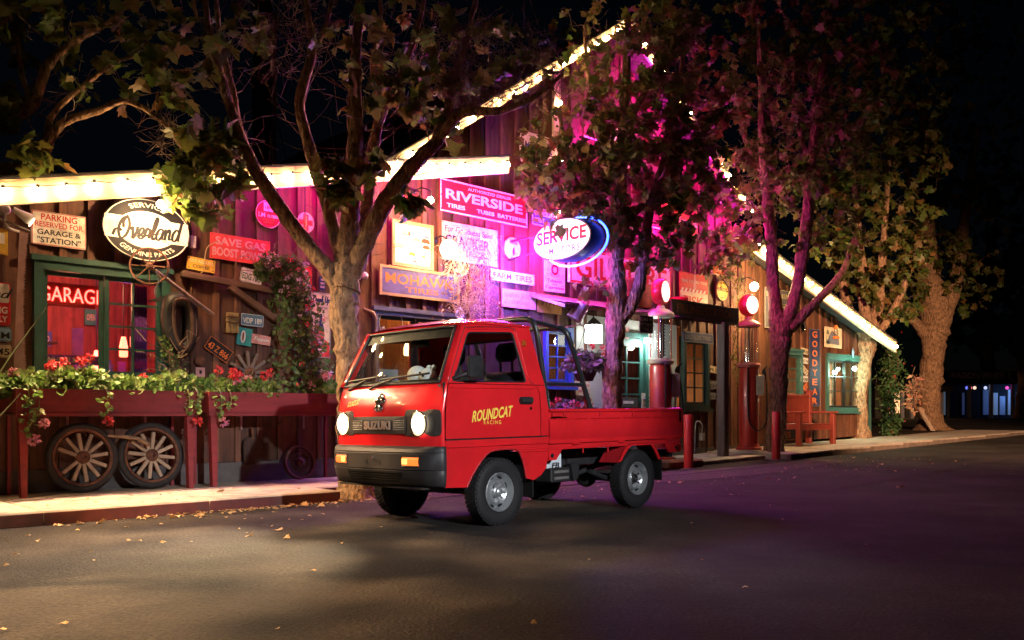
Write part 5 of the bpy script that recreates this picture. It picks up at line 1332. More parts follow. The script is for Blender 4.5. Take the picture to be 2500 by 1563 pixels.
# drain pipe beside the restaurant window
t, _ = on_wall(918, 800, .14)
o = MB().tube([(0, 0, .1), (0, 0, 2.12), (-.03, .02, 2.2), (-.16, .06, 2.24)], .022, 10).build('drain_pipe', M('old_copper', (.22, .13, .09), .45, .7, var=.3), None, smooth=60, label='old drain pipe beside the window behind the cab', cat='pipe'); o.location = WL(t, .14, 0); o.rotation_euler = (0, 0, AW)
# ================================================================ lamps
WARM = (1., .56, .22)
BULB = glow('string_bulb', (1., .62, .27), 165.)
SOCK = M('bulb_socket', (.03, .03, .03), .5)
def bulb_mesh():
    m = MB().lathe([(.001, -.038), (.020, -.030), (.028, -.012), (.026, .006), (.014, .024)], 8, (0, 0, 0), cap=False)
    return m.mesh('bulb', 60)
BM = bulb_mesh(); BM.materials.append(BULB)
SM = MB().lathe([(.016, .022), (.016, .05), (.010, .056)], 8).mesh('socket'); SM.materials.append(SOCK)
def string_lights(label, t0, t1, fn, dz, step, seed, y=-.585):
    o = thing('string_lights', label, 'string lights', W0, (0, 0, AW), 'bulb strings along the roof edges')
    L_ = math.hypot(t1 - t0, fn(t1) - fn(t0)); n = int(L_ / step); q = random.Random(seed); P = []
    for i in range(n + 1):
        u = i / n; t = lerp(t0, t1, u) + q.uniform(-.02, .02); z = fn(t) - dz + q.uniform(-.012, .012)
        P.append((t, y + .02, z + .045))
        if i < n: tm = lerp(t0, t1, (i + .5) / n); P.append((tm, y + .02, fn(tm) - dz + .03))
        b = link('bulb', BM, None, o, (t, y + q.uniform(-.01, .005), z), (R(q.uniform(-14, 14)), R(q.uniform(-18, 18)), 0))
        link('socket', SM, None, b)
    MB().tube(P, .005, 5).build('wire', SOCK, o)
    return o
string_lights('string of warm bulbs along the low left eave', -4.6, 2.82, wing_l, .115, .27, 1)
string_lights('string of warm bulbs up the left slope of the gable', .85, 5.5, main_top, .10, .30, 2)
string_lights('string of warm bulbs down the right slope of the gable', 5.7, 9.25, main_top, .10, .30, 3)
string_lights('string of warm bulbs down the right wing eave', 9.5, 15.85, wing_r, .12, .30, 4)
string_lights('short string of warm bulbs by the loft door trim', 4.36, 4.37, lambda t: 6.3 - (t - 4.36) * 110, .0, .30, 5, y=-.14)

def wall_lamp(label, px, py, off, col, power, bulbmat, r_=.05, arm=True, radius=.05, name='wall_lamp', shade=None, lo=0.):
    t, z = on_wall(px, py, off)
    o = thing(name, label, 'lamp', WL(t, 0, 0), (0, 0, AW))
    b = MB().ball((0, -off, z), r_, 14, 8).build('bulb', bulbmat, o, smooth=80)
    b.visible_shadow = True
    if arm:
        MB().tube(smooth_line([(0, -.03, z + .16), (0, -off * .5, z + .20), (0, -off, z + .12), (0, -off, z + r_ * .8)], 4), .010, 7).build('arm', IRON, o, smooth=80)
        MB().lathe([(.05, -.03), (.05, -.045), (.02, -.055)], 14, (0, 0, z + .16), 'y').build('base', IRON, o)
    if shade: MB().lathe([(r_ * .5, .10), (r_ * 1.1, .06), (r_ * 1.6, .0)], 18, (0, -off, z + r_ * .3), cap=False).build('shade', shade, o, smooth=50)
    lamp('lamp_light', o, (0, -off - r_ * 1.6 - lo, z - r_ * 1.6 - lo * .3), col, power, radius)
    return o, t, z
HOT = glow('hot_white_bulb', (1., .82, .55), 40.)
wall_lamp('bright bare spot lamp shining on the oval sign', 393, 499, .52, (1., .60, .28), 95, HOT, .045, lo=.04)
wall_lamp('left of the twin spot lamps over the framed picture', 1023, 492, .42, (1., .56, .24), 70, HOT, .045, lo=.30)
wall_lamp('right of the twin spot lamps over the framed picture', 1051, 489, .42, (1., .56, .24), 70, HOT, .045, lo=.30)
wall_lamp('round white globe lamp beside the yellow board', 1096, 608, .34, (1., .66, .36), 55, glow('globe_lamp_glass', (1., .80, .55), 9.), .125)
wall_lamp('glaring wall lamp at the right end of the porch roof', 1841, 700, .30, (1., .62, .26), 250, HOT, .085, lo=.30)
wall_lamp('cool white lamp on the pale siding behind the nearer pump', 1580, 833, .14, (.95, 1., .90), 30, glow('cool_white_bulb', (.92, 1., .92), 25.), .06, arm=False)
wall_lamp('cool greenish lamp at the corner beyond the teal double window', 2086, 900, .20, (.55, 1., .75), 70, glow('green_white_bulb', (.6, 1., .8), 25.), .05, arm=False)
# lantern by the door
t, z = on_wall(1449, 812, .30)
ln = thing('wall_lantern', 'square glass lantern glowing white beside the hanging basket', 'lantern', WL(t, .30, z), (0, 0, AW))
MB().boxb(-.10, .10, -.10, .10, -.17, .12).build('glass_box', glow('lantern_glass', (.92, 1., .94), 6.), ln)
for sx in (-1, 1):
    for sy_ in (-1, 1): MB().boxb(sx * .104 - .008, sx * .104 + .008, sy_ * .104 - .008, sy_ * .104 + .008, -.18, .125).build('post', IRON, ln)
MB().lathe([(.17, .12), (.10, .18), (.02, .24)], 4, (0, 0, 0)).build('cap', IRON, ln); MB().tube([(0, 0, .22), (0, 0, .34), (0, .29, .36)], .012, 6).build('arm', IRON, ln)
lamp('lamp_light', ln, (0, -.16, -.1), (.95, 1., .92), 30, .08)
# security floodlight at the left edge
t, z = on_wall(30, 518, .12)
fl = thing('floodlight', 'white twin security floodlight under the eave at the left edge', 'floodlight', WL(t, .12, z), (0, 0, AW))
WHP = M('white_painted_metal', (.70, .66, .58), .45, var=.1)
MB().lathe([(.05, .1), (.055, .02), (.04, 0)], 16, (-.06, 0, .02), 'y').build('base', WHP, fl, smooth=40)
mm = MB().lathe([(.025, -.05), (.03, 0), (.055, .10), (.05, .13)], 16); rt = Matrix.Rotation(R(118), 4, 'Y'); mm.v = [tuple(rt @ Vector(p) + Vector((.04, -.04, 0))) for p in mm.v]; mm.build('lamp_head', WHP, fl, smooth=40)
MB().lathe([(.046, -.001), (.046, .001)], 14).build('lamp_face', glow('floodlight_face', (1., .75, .45), 12.), fl, loc=(.155, -.06, -.085), rot=(0, R(118), 0))
lamp('flood_beam', fl, (.20, -.14, -.12), (1., .66, .36), 1000, .06, 'SPOT', Vector((.45, -1.0, -1.)).to_track_quat('-Z', 'Y').to_euler(), 118, .7)
MB().tube(smooth_line([(-.06, 0, -.03), (-.07, -.01, -.10), (-.03, -.01, -.16), (.06, 0, -.18)], 4), .012, 6).build('cable', WHP, fl)

# ---------------------------------------------------------------- projecting neon oval
AM = math.atan2(MM.y, MM.x)
t, z = on_wall(1376, 585, 1.15)
ne = thing('neon_sign', 'oval white motor service sign ringed with blue neon, jutting from the wall', 'neon sign', WL(t, 1.15, z), (0, 0, AM))
A_, B_ = .55, .29
MB().prism(oval(A_, B_, 56), -.05, .24).build('sign_box', M('navy_metal', (.006, .007, .022), .5), ne)
FACE = glow('lit_sign_face', (.96, .98, 1.), 1.0)
BLUEN = glow('blue_neon_tube', (.02, .08, 1.), 12.); ADDED_NEON = glow('added_magenta_neon', (1., .04, .40), 4.)
for y0, y1 in ((-.056, -.05), (.24, .246)): MB().prism(oval(A_ * .96, B_ * .94, 56), y0, y1).build('face', FACE, ne)
for y_, q in ((.245, .05),): MB().tube([((A_ + q) * math.cos(x), y_, (B_ + q) * math.sin(x)) for x in [2 * math.pi * i / 64 for i in range(64)]], .015, 8, closed=True).build('neon_and_added_tube', BLUEN, ne, smooth=80)
text('SERVICE', ne, E_R, 0, .05, .94, .19, -.0565, bold=.03)
text('MOTORS', ne, E_N, .06, -.15, .58, .095, -.0565, bold=.01, sp=1.2)
MB().tube([(-1.12, 0, .12), (-A_ + .05, 0, .12)], .02, 8).build('bracket', IRON, ne); MB().tube([(-1.12, 0, -.15), (-A_ + .05, 0, -.1)], .015, 8).build('bracket', IRON, ne)
MAG = (1., .015, .56)
lamp('neon_and_added_glow', ne, (-.85, -.34, -.05), MAG, 225, .25); lamp('neon_and_added_glow', ne, (-.85, .55, .05), MAG, 170, .25)  # added magenta lamps that tint the wall; the sign carries no magenta tube
lamp('neon_and_added_glow', ne, (-.45, -.2, -.42), (.14, .10, 1.), 420, .15)
# added magenta neon runs, invented to tint the wall and the tree crowns
def added_neon_run(label, P, powers):
    o = thing('neon_and_added_tube', label, 'added neon tube', W0, (0, 0, AW), 'added magenta neon runs on the facade')
    MB().tube(P, .010, 8).build('glass_tube', ADDED_NEON, o, smooth=80)
    n = len(P)
    for k in range(0, n, 2): MB().boxb(P[k][0] - .012, P[k][0] + .012, P[k][1], P[k][1] + .10, P[k][2] - .012, P[k][2] + .012).build('standoff', IRON, o)
    for k, pw in powers: lamp('neon_and_added_glow', o, (P[k][0], P[k][1] - .06, P[k][2] - .06), MAG, pw, .30)
added_neon_run('added magenta neon tube tucked under the left eave', [(t, -.36, wing_l(t) - .20) for t in (-.6, 0., .5, 1., 1.5, 2., 2.6)], ((0, 34), (1, 40), (3, 46), (5, 50)))
added_neon_run('added magenta neon tube across the gable behind the dark tree', [(t, -.16, 4.15) for t in (4.9, 5.4, 5.9, 6.4, 6.9)], ((0, 90), (2, 100), (4, 130)))
added_neon_run('added magenta neon tube high in the gable under the roof peak', [(t, -.16, 5.35) for t in (4.9, 5.0, 5.1, 5.2, 5.3)], ((2, 110),))

added_neon_run('added magenta neon tube below the right slope of the gable', [(t, -.30, main_top(t) - .42) for t in (6.2, 6.6, 7.0, 7.4, 7.8, 8.2, 8.6, 9.0)], ((0, 80), (2, 90), (4, 110), (7, 130)))
# ---------------------------------------------------------------- lamps out of frame, on this side of the road; sodium one assumed, cool and amber ones added
def assumed_or_added_lamp(label, x, y, h_, col, power, aim, size):
    o = thing('assumed_or_added_lamp', label, 'street lamp', (x, y, 0), (0, 0, math.atan2(aim[1] - y, aim[0] - x)), 'assumed and added lamps on the near side')
    MB().lathe([(.14, 0), (.10, .3), (.07, .5), (.05, h_)], 14).build('pole', M('galvanised_pole', (.25, .25, .24), .5, .7), o, smooth=40)
    MB().tube(smooth_line([(0, 0, h_ - .05), (.3, 0, h_ + .12), (.9, 0, h_ + .15)], 4), .03, 8).build('arm', MATS['galvanised_pole'], o, smooth=60)
    MB().bbox(.75, 1.25, -.11, .11, h_ + .10, h_ + .20, .03).build('head', MATS['galvanised_pole'], o)
    MB().boxb(.82, 1.2, -.08, .08, h_ + .092, h_ + .099).build('lens', glow('assumed_or_added_lens_%d' % int(x), col, 20.), o)
    dx = math.hypot(aim[0] - x, aim[1] - y) - 1.0; dz = h_ - aim[2]
    lamp('lamp_light', o, (1.0, 0, h_ + .06), col, power, .10, 'SPOT', (0, -math.atan2(dx, dz), 0), size, .8)
assumed_or_added_lamp('assumed sodium street lamp left of the photographer, out of view', -6.4, .4, 7.0, (1., .58, .27), 21000, (-3.0, 5.2, .0), 44)  # source assumed from the warm light on the road, lamp itself unseen
assumed_or_added_lamp('added cool spot lamp on a pole behind the photographer to the right, lighting the truck side', 6.0, -4.5, 4.6, (.95, .95, 1.), 9500, (-.2, 7.2, .70), 23)  # added lamp for the near side of the truck, no known street lamp
assumed_or_added_lamp('added amber spot lamp on a pole behind the photographer aimed down the pavement, lighting the right-hand trees and bench', 8.5, -2.5, 6.0, (1., .52, .28), 62000, (10.6, 23.0, 1.4), 29)  # added to light the right-hand trunks and bench
# ================================================================ porch, pumps, bollards, bench, planters
porch = link('porch', None, None, bld)
T0, T1, PO = 3.75, 8.45, .80
slope(T0, 2.60, T1, 2.70, -PO, .0, .0)
m = MB().add([(T0, -PO, 2.50), (T1, -PO, 2.54), (T1, -.03, 2.78), (T0, -.03, 2.74), (T0, -PO, 2.45), (T1, -PO, 2.49), (T1, -.03, 2.73), (T0, -.03, 2.69)], [(0, 1, 2, 3), (7, 6, 5, 4), (4, 5, 1, 0), (5, 6, 2, 1), (6, 7, 3, 2), (7, 4, 0, 3)])
m.build('porch_roof', GREYWOOD, porch)
q = random.Random(8)
for k in range(26):     # loose shakes along the edge
    t = T0 + k * (T1 - T0) / 26
    zz = 2.505 + .04 * (t - T0) / (T1 - T0)
    o = MB().boxb(0, .165, -.30, .0, 0, .014).build('shake', GREYWOOD, porch, loc=(t + .006, -.52 + q.uniform(-.03, .03), zz + .085 + q.uniform(-.004, .01)), rot=(R(17 + q.uniform(-3, 3)), R(q.uniform(-3, 3)), R(q.uniform(-3, 3))))
a, b = on_wall(1637, 740, .83)[0], on_wall(1800, 760, .83)[0]
fb = MB().boxb(a, b, -.86, -.82, 2.53, 2.80).build('porch_fascia', DARKWOOD, porch, label='dark board with faded carved lettering along the porch edge')
text('FILLING·STATION', fb, E_RU, (a + b) / 2, 2.665, (b - a) * .86, .15, -.8605, bold=.02)
t = on_wall(1765, 1110, .78)[0]
MB().bbox(t - .08, t + .08, -.86, -.70, gz(t) + .06, 2.53, .012).build('porch_post', wood('pinkish_post', (.10, .06, .06), rnd=.05), porch)
# tins and pots on the porch roof
def tin(name, label, px, py, r_, h_, mat, off=.5, taper=.85):
    t, z = on_wall(px, py, off)
    o = thing(name, label, 'tin', WL(t, off, 2.62 + .02), (0, 0, AW), 'old tins on the porch roof')
    MB().lathe([(r_ * taper, 0), (r_, h_ * .9), (r_ * 1.04, h_ * .92), (r_ * 1.04, h_)], 20).build('body', mat, o, smooth=40)
    MB().lathe([(r_ * 1.05, h_ + .002), (r_ * .95, h_ + .03), (.02, h_ + .04)], 20).build('lid', mat, o, smooth=40)
    MB().tube([(r_ * 1.0 * math.cos(x), 0, h_ * .7 + r_ * .5 * math.sin(x)) for x in [math.pi * i / 10 for i in range(11)]], .006, 5).build('bail', IRON, o)
tin('milk_tin', 'large dull red tin at the left on the porch roof', 1570, 716, .17, .36, E_RU); tin('milk_tin', 'squat red tin left of the tyre sign on the porch roof', 1658, 725, .16, .24, E_R)
tin('paint_tin', 'small bright red tin below the tyre sign on the porch roof', 1703, 735, .13, .15, E_RR, taper=1.); tin('kettle_tin', 'grey lidded kettle tin at the right on the porch roof', 1752, 742, .14, .14, E_GR, taper=1.)
tin('old_churn', 'dark red churn on the porch roof behind the tree', 1535, 720, .15, .42, E_RU, taper=1.1)
# swivelled bucket lamp under the porch's left end
t, z = on_wall(1412, 762, .75)
bk = thing('tin_bucket', 'tin bucket hanging tilted under the left end of the porch roof', 'bucket', WL(t, .75, z), (R(20), R(25), AW))
MB().lathe([(.10, .13), (.125, -.12), (.13, -.13), (.118, -.12), (.095, .11), (.001, .11)], 22, cap=False).build('body', M('zinc', (.42, .36, .36), .45, .6), bk, smooth=40)
MB().tube([(.0, 0, .13), (0, .02, .24)], .008, 6).build('hook', IRON, bk)
# --- visible gas pumps
def pump(label, wx, wy, base_z, redm, capm, turn, gturn=0.):
    o = thing('gas_pump', label, 'gas pump', (wx, wy, base_z), (0, 0, turn), 'antique gas pumps')
    MB().lathe([(.24, 0), (.24, .04), (.20, .06), (.20, .09), (.185, .10)], 28).build('base', redm, o, smooth=40)
    body = MB().lathe([(.178, .09), (.180, .2), (.178, 1.52), (.16, 1.55)], 32).build('column', redm, o, smooth=40)
    MB().boxb(-.006, .006, -.186, -.175, .12, 1.50).build('seam', redm, body)
    MB().lathe([(.16, 1.545), (.215, 1.56), (.225, 1.60), (.20, 1.635), (.17, 1.64)], 32).build('collar', capm, o, smooth=40)
    MB().lathe([(.155, 1.64), (.155, 2.32)], 32, cap=False).build('glass_cylinder', pane('pump_glass', (.86, .88, .92), .14), o, smooth=60)
    MB().tube([(0, 0, 1.64), (0, 0, 2.32)], .022, 10).build('centre_pipe', CHROME, o, smooth=60)
    mk = MB().boxb(.052, .060, -.012, .012, 1.68, 2.28).build('gauge_strip', E_K, o)
    for k in range(11): MB().prism([(.03, 1.70 + k * .052), (.085, 1.70 + k * .052), (.058, 1.725 + k * .052)], -.016, .0).build('gallon_marker', E_K, mk)
    for k in range(4):
        a = R(45 + 90 * k); MB().tube([(.172 * math.cos(a), .172 * math.sin(a), 1.62), (.172 * math.cos(a), .172 * math.sin(a), 2.34)], .008, 6).build('guard_rod', redm, o)
    MB().lathe([(.20, 2.315), (.225, 2.325), (.225, 2.35), (.20, 2.39), (.12, 2.44), (.07, 2.46), (.06, 2.50)], 32).build('cap', capm, o, smooth=50)
    gb = MB().lathe([(.10, -.085), (.185, -.09), (.205, -.06), (.210, 0), (.205, .06), (.185, .09), (.10, .085)], 32, (0, 0, 2.73), 'y').build('globe_body', redm, o, smooth=40, rot=(0, 0, gturn))
    MB().lathe([(.06, 2.49), (.05, 2.53)], 16).build('globe_neck', redm, o)
    GG = glow('pump_globe_glass', (1., .86, .66), 2.2)
    for s in (-1, 1): MB().lathe([(.168, s * .088), (.13, s * .104), (.001, s * .112)], 28, (0, 0, 2.73), 'y', cap=False).build('globe_lens', GG, gb, smooth=60)
    lamp('globe_light', gb, (0, -.30, 2.73), (1., .82, .6), 5, .1)
    bx_ = MB().bbox(.12, .27, -.16, -.02, 1.02, 1.40, .012).build('meter_box', M('cream_box', (.50, .42, .30), .5), o)
    MB().tube([(.21, -.1, 1.02), (.21, -.1, .35)], .012, 8).build('pipe', CHROME, bx_)
    MB().lathe([(.04, 0), (.045, .04), (.02, .10)], 12, (.27, -.08, 1.42)).build('nozzle_hook', IRON, bx_, smooth=40)
    H = smooth_line([(-.03, -.19, 1.58), (-.04, -.20, 1.3), (-.04, -.21, .8), (.0, -.23, .50), (.14, -.25, .36), (.28, -.22, .50), (.31, -.18, .85), (.31, -.12, 1.2), (.29, -.09, 1.42)], 6)
    MB().tube(H, .014, 8).build('hose', RUBBER, o, smooth=80)
    MB().tube([(-.03, -.185, 1.66), (-.03, -.19, 1.54)], .024, 10).build('hose_fitting', capm, o, smooth=60)
    MB().tube([(.29, -.09, 1.40), (.28, -.10, 1.52), (.33, -.12, 1.58)], .017, 8).build('nozzle', IRON, o, smooth=60)
    return o
PUMPRED = M('pump_red_paint', (.48, .035, .025), .4, var=.12, scale=5, coat=.3, dirt=(.16, .03, .02, .35)); PUMPCREAM = M('pump_cream_paint', (.55, .46, .36), .5, var=.12, dirt=(.2, .1, .05, .4)); PUMPPINK = M('pump_faded_red', (.42, .10, .09), .5, dirt=(.2, .1, .08, .4))
p1 = at(1613, 1009, 14.5); pump('red antique gas pump with cream cap behind the tailgate', p1.x, p1.y, .14, PUMPRED, PUMPCREAM, AW - R(20), R(34))
p2 = at(1828, 1009, 16.9); pump('red antique gas pump with red cap and looped hose at the right', p2.x, p2.y, gz(8.5) + .14, PUMPRED, PUMPPINK, AW - R(52), R(44))
for (p, tt, lab) in ((p1, 5.8, 'low worn concrete island under the nearer gas pump'), (p2, 8.5, 'low worn concrete island under the farther gas pump and the violet lit tree')):
    big = tt > 7
    o = MB().bbox(-.45, 1.15 if big else .5, -.50, .45, 0, .14, .03).build('pump_island', CONC if big else M('red_worn_concrete', (.22, .08, .06), .85, var=.3, scale=7, bump=.2, dirt=(.12, .09, .08, .7)), None, label=lab, cat='kerb island', group='pump islands'); o.location = (p.x, p.y, gz(tt) - .002); o.rotation_euler = (0, 0, AW)
def bollard(px, py, label, h_):
    t, z = on_wall(px, py, 1.6); d = W0.y + 1.6 * MM.y + t * UU.y; p = at(px, 1009, d)
    o = MB().lathe([(.075, 0), (.075, h_ - .02), (.066, h_ - .004), (.001, h_)], 22).build('bollard', PUMPRED, None, smooth=40, label=label, cat='bollard', group='red steel bollards'); o.location = (p.x, p.y, gz(t))
    MB().lathe([(.12, .003), (.11, .02), (.076, .024)], 20, cap=False).build('footing', FOUND, o)
bollard(1681, 1146, 'red steel bollard just behind the tailgate', .86); bollard(1895, 1131, 'red steel bollard in front of the tree with the violet light', .86)
# --- bench
t = on_wall(1995, 1080, .75)[0]
BR = M('bench_red_paint', (.24, .042, .03), .5, var=.15, scale=7, dirt=(.2, .05, .03, .3))
bn = thing('bench', 'red painted wooden bench with broad arms by the right windows', 'bench', WL(t, .12, gz(t) + .115), (0, 0, AW))
Wd = 1.55
for s in (-1, 1):
    x = s * (Wd / 2 - .05)
    MB().bbox(x - .055, x + .055, -.12, -.01, 0, 1.12, .01).build('back_post', BR, bn); MB().bbox(x - .07, x + .07, -.135, .005, 1.12, 1.16, .012).build('post_cap', BR, bn)
    MB().bbox(x - .05, x + .05, -.66, -.56, 0, .655, .01).build('front_leg', BR, bn)
    MB().bbox(x - .065, x + .065, -.72, -.125, .658, .70, .01).build('armrest', BR, bn); MB().boxb(x - .03, x + .03, -.56, -.125, .33, .42).build('side_rail', BR, bn)
n = 11
for k in range(n):
    a = -Wd / 2 + .12 + k * (Wd - .24) / n
    MB().boxb(a + .003, a + (Wd - .24) / n - .003, -.085, -.06, .46, 1.0).build('back_slat', BR, bn)
MB().bbox(-Wd / 2 + .11, Wd / 2 - .11, -.10, -.04, 1.0, 1.06, .01).build('top_rail', BR, bn); MB().boxb(-Wd / 2 + .11, Wd / 2 - .11, -.64, -.59, .31, .42).build('front_rail', BR, bn)
for k in range(5): MB().bbox(-Wd / 2 + .06, Wd / 2 - .06, -.63 + k * .105, -.63 + k * .105 + .095, .425 - .012 * math.sin(math.pi * (k + .5) / 5), .45 - .012 * math.sin(math.pi * (k + .5) / 5), .006).build('seat_slat', BR, bn)
# --- planters
PLR = wood('planter_red_paint', (.22, .022, .026), .55, var=.18, rnd=.06, along='x', bump=.1)
def planter(label, t0, t1, z0=.87, z1=1.13):
    o = thing('planter_box', label, 'planter', W0, (0, 0, AW), 'red planters along the wall')
    MB().boxb(t0, t1, -.58, -.55, z0 + .035, z1).build('front_board', PLR, o); MB().boxb(t0 - .006, t1 + .006, -.595, -.54, z0, z0 + .032).build('bottom_rail', PLR, o)
    MB().boxb(t0, t1, -.10, -.07, z0 + .035, z1).build('back_board', PLR, o)
    for t in (t0, t1 - .03): MB().boxb(t, t + .03, -.55, -.10, z0 + .035, z1).build('end_board', PLR, o)
    MB().boxb(t0 + .03, t1 - .03, -.55, -.10, z0 + .02, z1 - .05).build('soil', M('potting_soil', (.03, .02, .014), .95, bump=.5, scale=30), o)
    for t in (t0 + .035, t1 - .105):
        MB().add([(t - .005, -.555, z0), (t + .075, -.555, z0), (t + .075, -.48, z0), (t - .005, -.48, z0), (t + .012, -.575, .11), (t + .062, -.575, .11), (t + .062, -.50, .11), (t + .012, -.50, .11)], [(0, 1, 2, 3), (7, 6, 5, 4), (0, 4, 5, 1), (1, 5, 6, 2), (2, 6, 7, 3), (3, 7, 4, 0)]).build('leg', PLR, o)
        MB().boxb(t + .02, t + .05, -.10, -.06, .11, z0).build('rear_leg', PLR, o)
    for t in (t0 + (t1 - t0) * .35, t0 + (t1 - t0) * .8): MB().boxb(t - .012, t + .012, -.062, -.050, z0 - .16, z0 - .002).build('bracket', M('galvanised', (.4, .4, .4), .4, .9), o)
planter('left red planter box on legs under the green window', -3.46, -1.72); planter('right red planter box on legs beside the truck', -1.60, .22)
# hanging basket by the lantern and pot trough below
t, z = on_wall(1428, 905, .70)
hb = thing('hanging_basket', 'dark hanging flower basket beside the white lantern', 'flower basket', WL(t, .70, z), (0, 0, AW))
MB().lathe([(.12, -.16), (.17, -.06), (.20, .06), (.19, .06), (.10, -.12)], 20, cap=False).build('pot', M('dark_plum_pot', (.05, .02, .035), .6), hb, smooth=40)
for k in range(3): a = R(120 * k); MB().tube([(.19 * math.cos(a), .19 * math.sin(a), .06), (0, 0, .62)], .004, 4).build('chain', IRON, hb)
MB().tube(smooth_line([(0, 0, .62), (0, .1, .70), (0, .69, .66)], 4), .010, 6).build('bracket', E_P, hb)
t, _ = on_wall(1385, 990, .55); zc = on_wall(1385, 985, .55)[1]
tr = thing('flower_trough', 'low trough of red flowers under the blue window', 'flower trough', WL(t, .55, 0), (0, 0, AW))
MB().boxb(-.45, .45, -.15, .15, .03, .75).build('box', PLR, tr)
# fallen stub leaning on the big tree is built with the tree
# ================================================================ foliage tools
def rot_basis(d, n):
    """rotation matrices (k,3,3): y axis = d (leaf length), z axis ~ n (leaf normal)"""
    d = d / np.linalg.norm(d, axis=1, keepdims=True)
    x = np.cross(d, n); x /= np.linalg.norm(x, axis=1, keepdims=True) + 1e-9
    z = np.cross(x, d)
    return np.stack([x, d, z], axis=2)
def scatter(base_v, base_f, pos, rot, sc):
    bv = np.array(base_v, float); k = len(pos)
    V = np.einsum('kij,vj->kvi', rot, bv) * np.asarray(sc)[:, None, None] + np.asarray(pos)[:, None, :]
    V = V.reshape(-1, 3); n = len(bv)
    return V, [tuple(i * n + j for j in f) for i in range(k) for f in base_f]
def mesh_np(name, V, F, smooth=False):
    me = bpy.data.meshes.new(name); me.from_pydata(V.tolist() if len(V) else [], [], F)
    if smooth: me.shade_smooth()
    return me
# lobed plane-tree leaf, folded along its midrib, stalk at the origin
_half = [(.0, .0), (.20, -.10), (.52, -.02), (.36, .17), (.66, .46), (.38, .47), (.27, .62), (.30, .72), (.0, 1.0)]
def plane_leaf(curl, fold):
    V = []; 
    for (x, y) in _half: V.append((x, y, fold * x - curl * (y - .3) ** 2 - .25 * curl * x * x))
    n = len(V)
    for (x, y) in _half[1:-1]: V.append((-x, y, fold * x - curl * (y - .3) ** 2 - .25 * curl * x * x))
    V.append((0, .47, -.0 - curl * .03))
    L = [0] + list(range(n, n + n - 2)) + [n - 1]; c = len(V) - 1
    F = [(i, i + 1, c) for i in range(n - 1)] + [(L[i + 1], L[i], c) for i in range(n - 1)]
    return V, F
LEAVES = [plane_leaf(c, f) for c, f in ((.3, .12), (.6, .25), (.1, .05), (-.3, .2))]
LEAFM = leafmat('plane_leaf', (.055, .11, .02), (.09, .13, .026), (.16, .13, .03), .45)
LEAFM2 = leafmat('plane_leaf_autumn', (.075, .11, .022), (.12, .12, .028), (.20, .10, .03), .45)
LEAFOB = []
for (v, f) in LEAVES:
    for m_ in (LEAFM, LEAFM2):
        me = mesh_np('leaf', np.array(v), f); me.materials.append(m_); LEAFOB.append(me)
BARK = M('plane_bark', (.24, .145, .08), .85, var=.75, scale=24, bump=1., dist=.08, stretch=(1, 1, .4), detail=12., dirt=(.40, .28, .17, .7))
TWIG = M('twig_bark', (.12, .07, .05), .8, var=.3, scale=20, bump=.2)

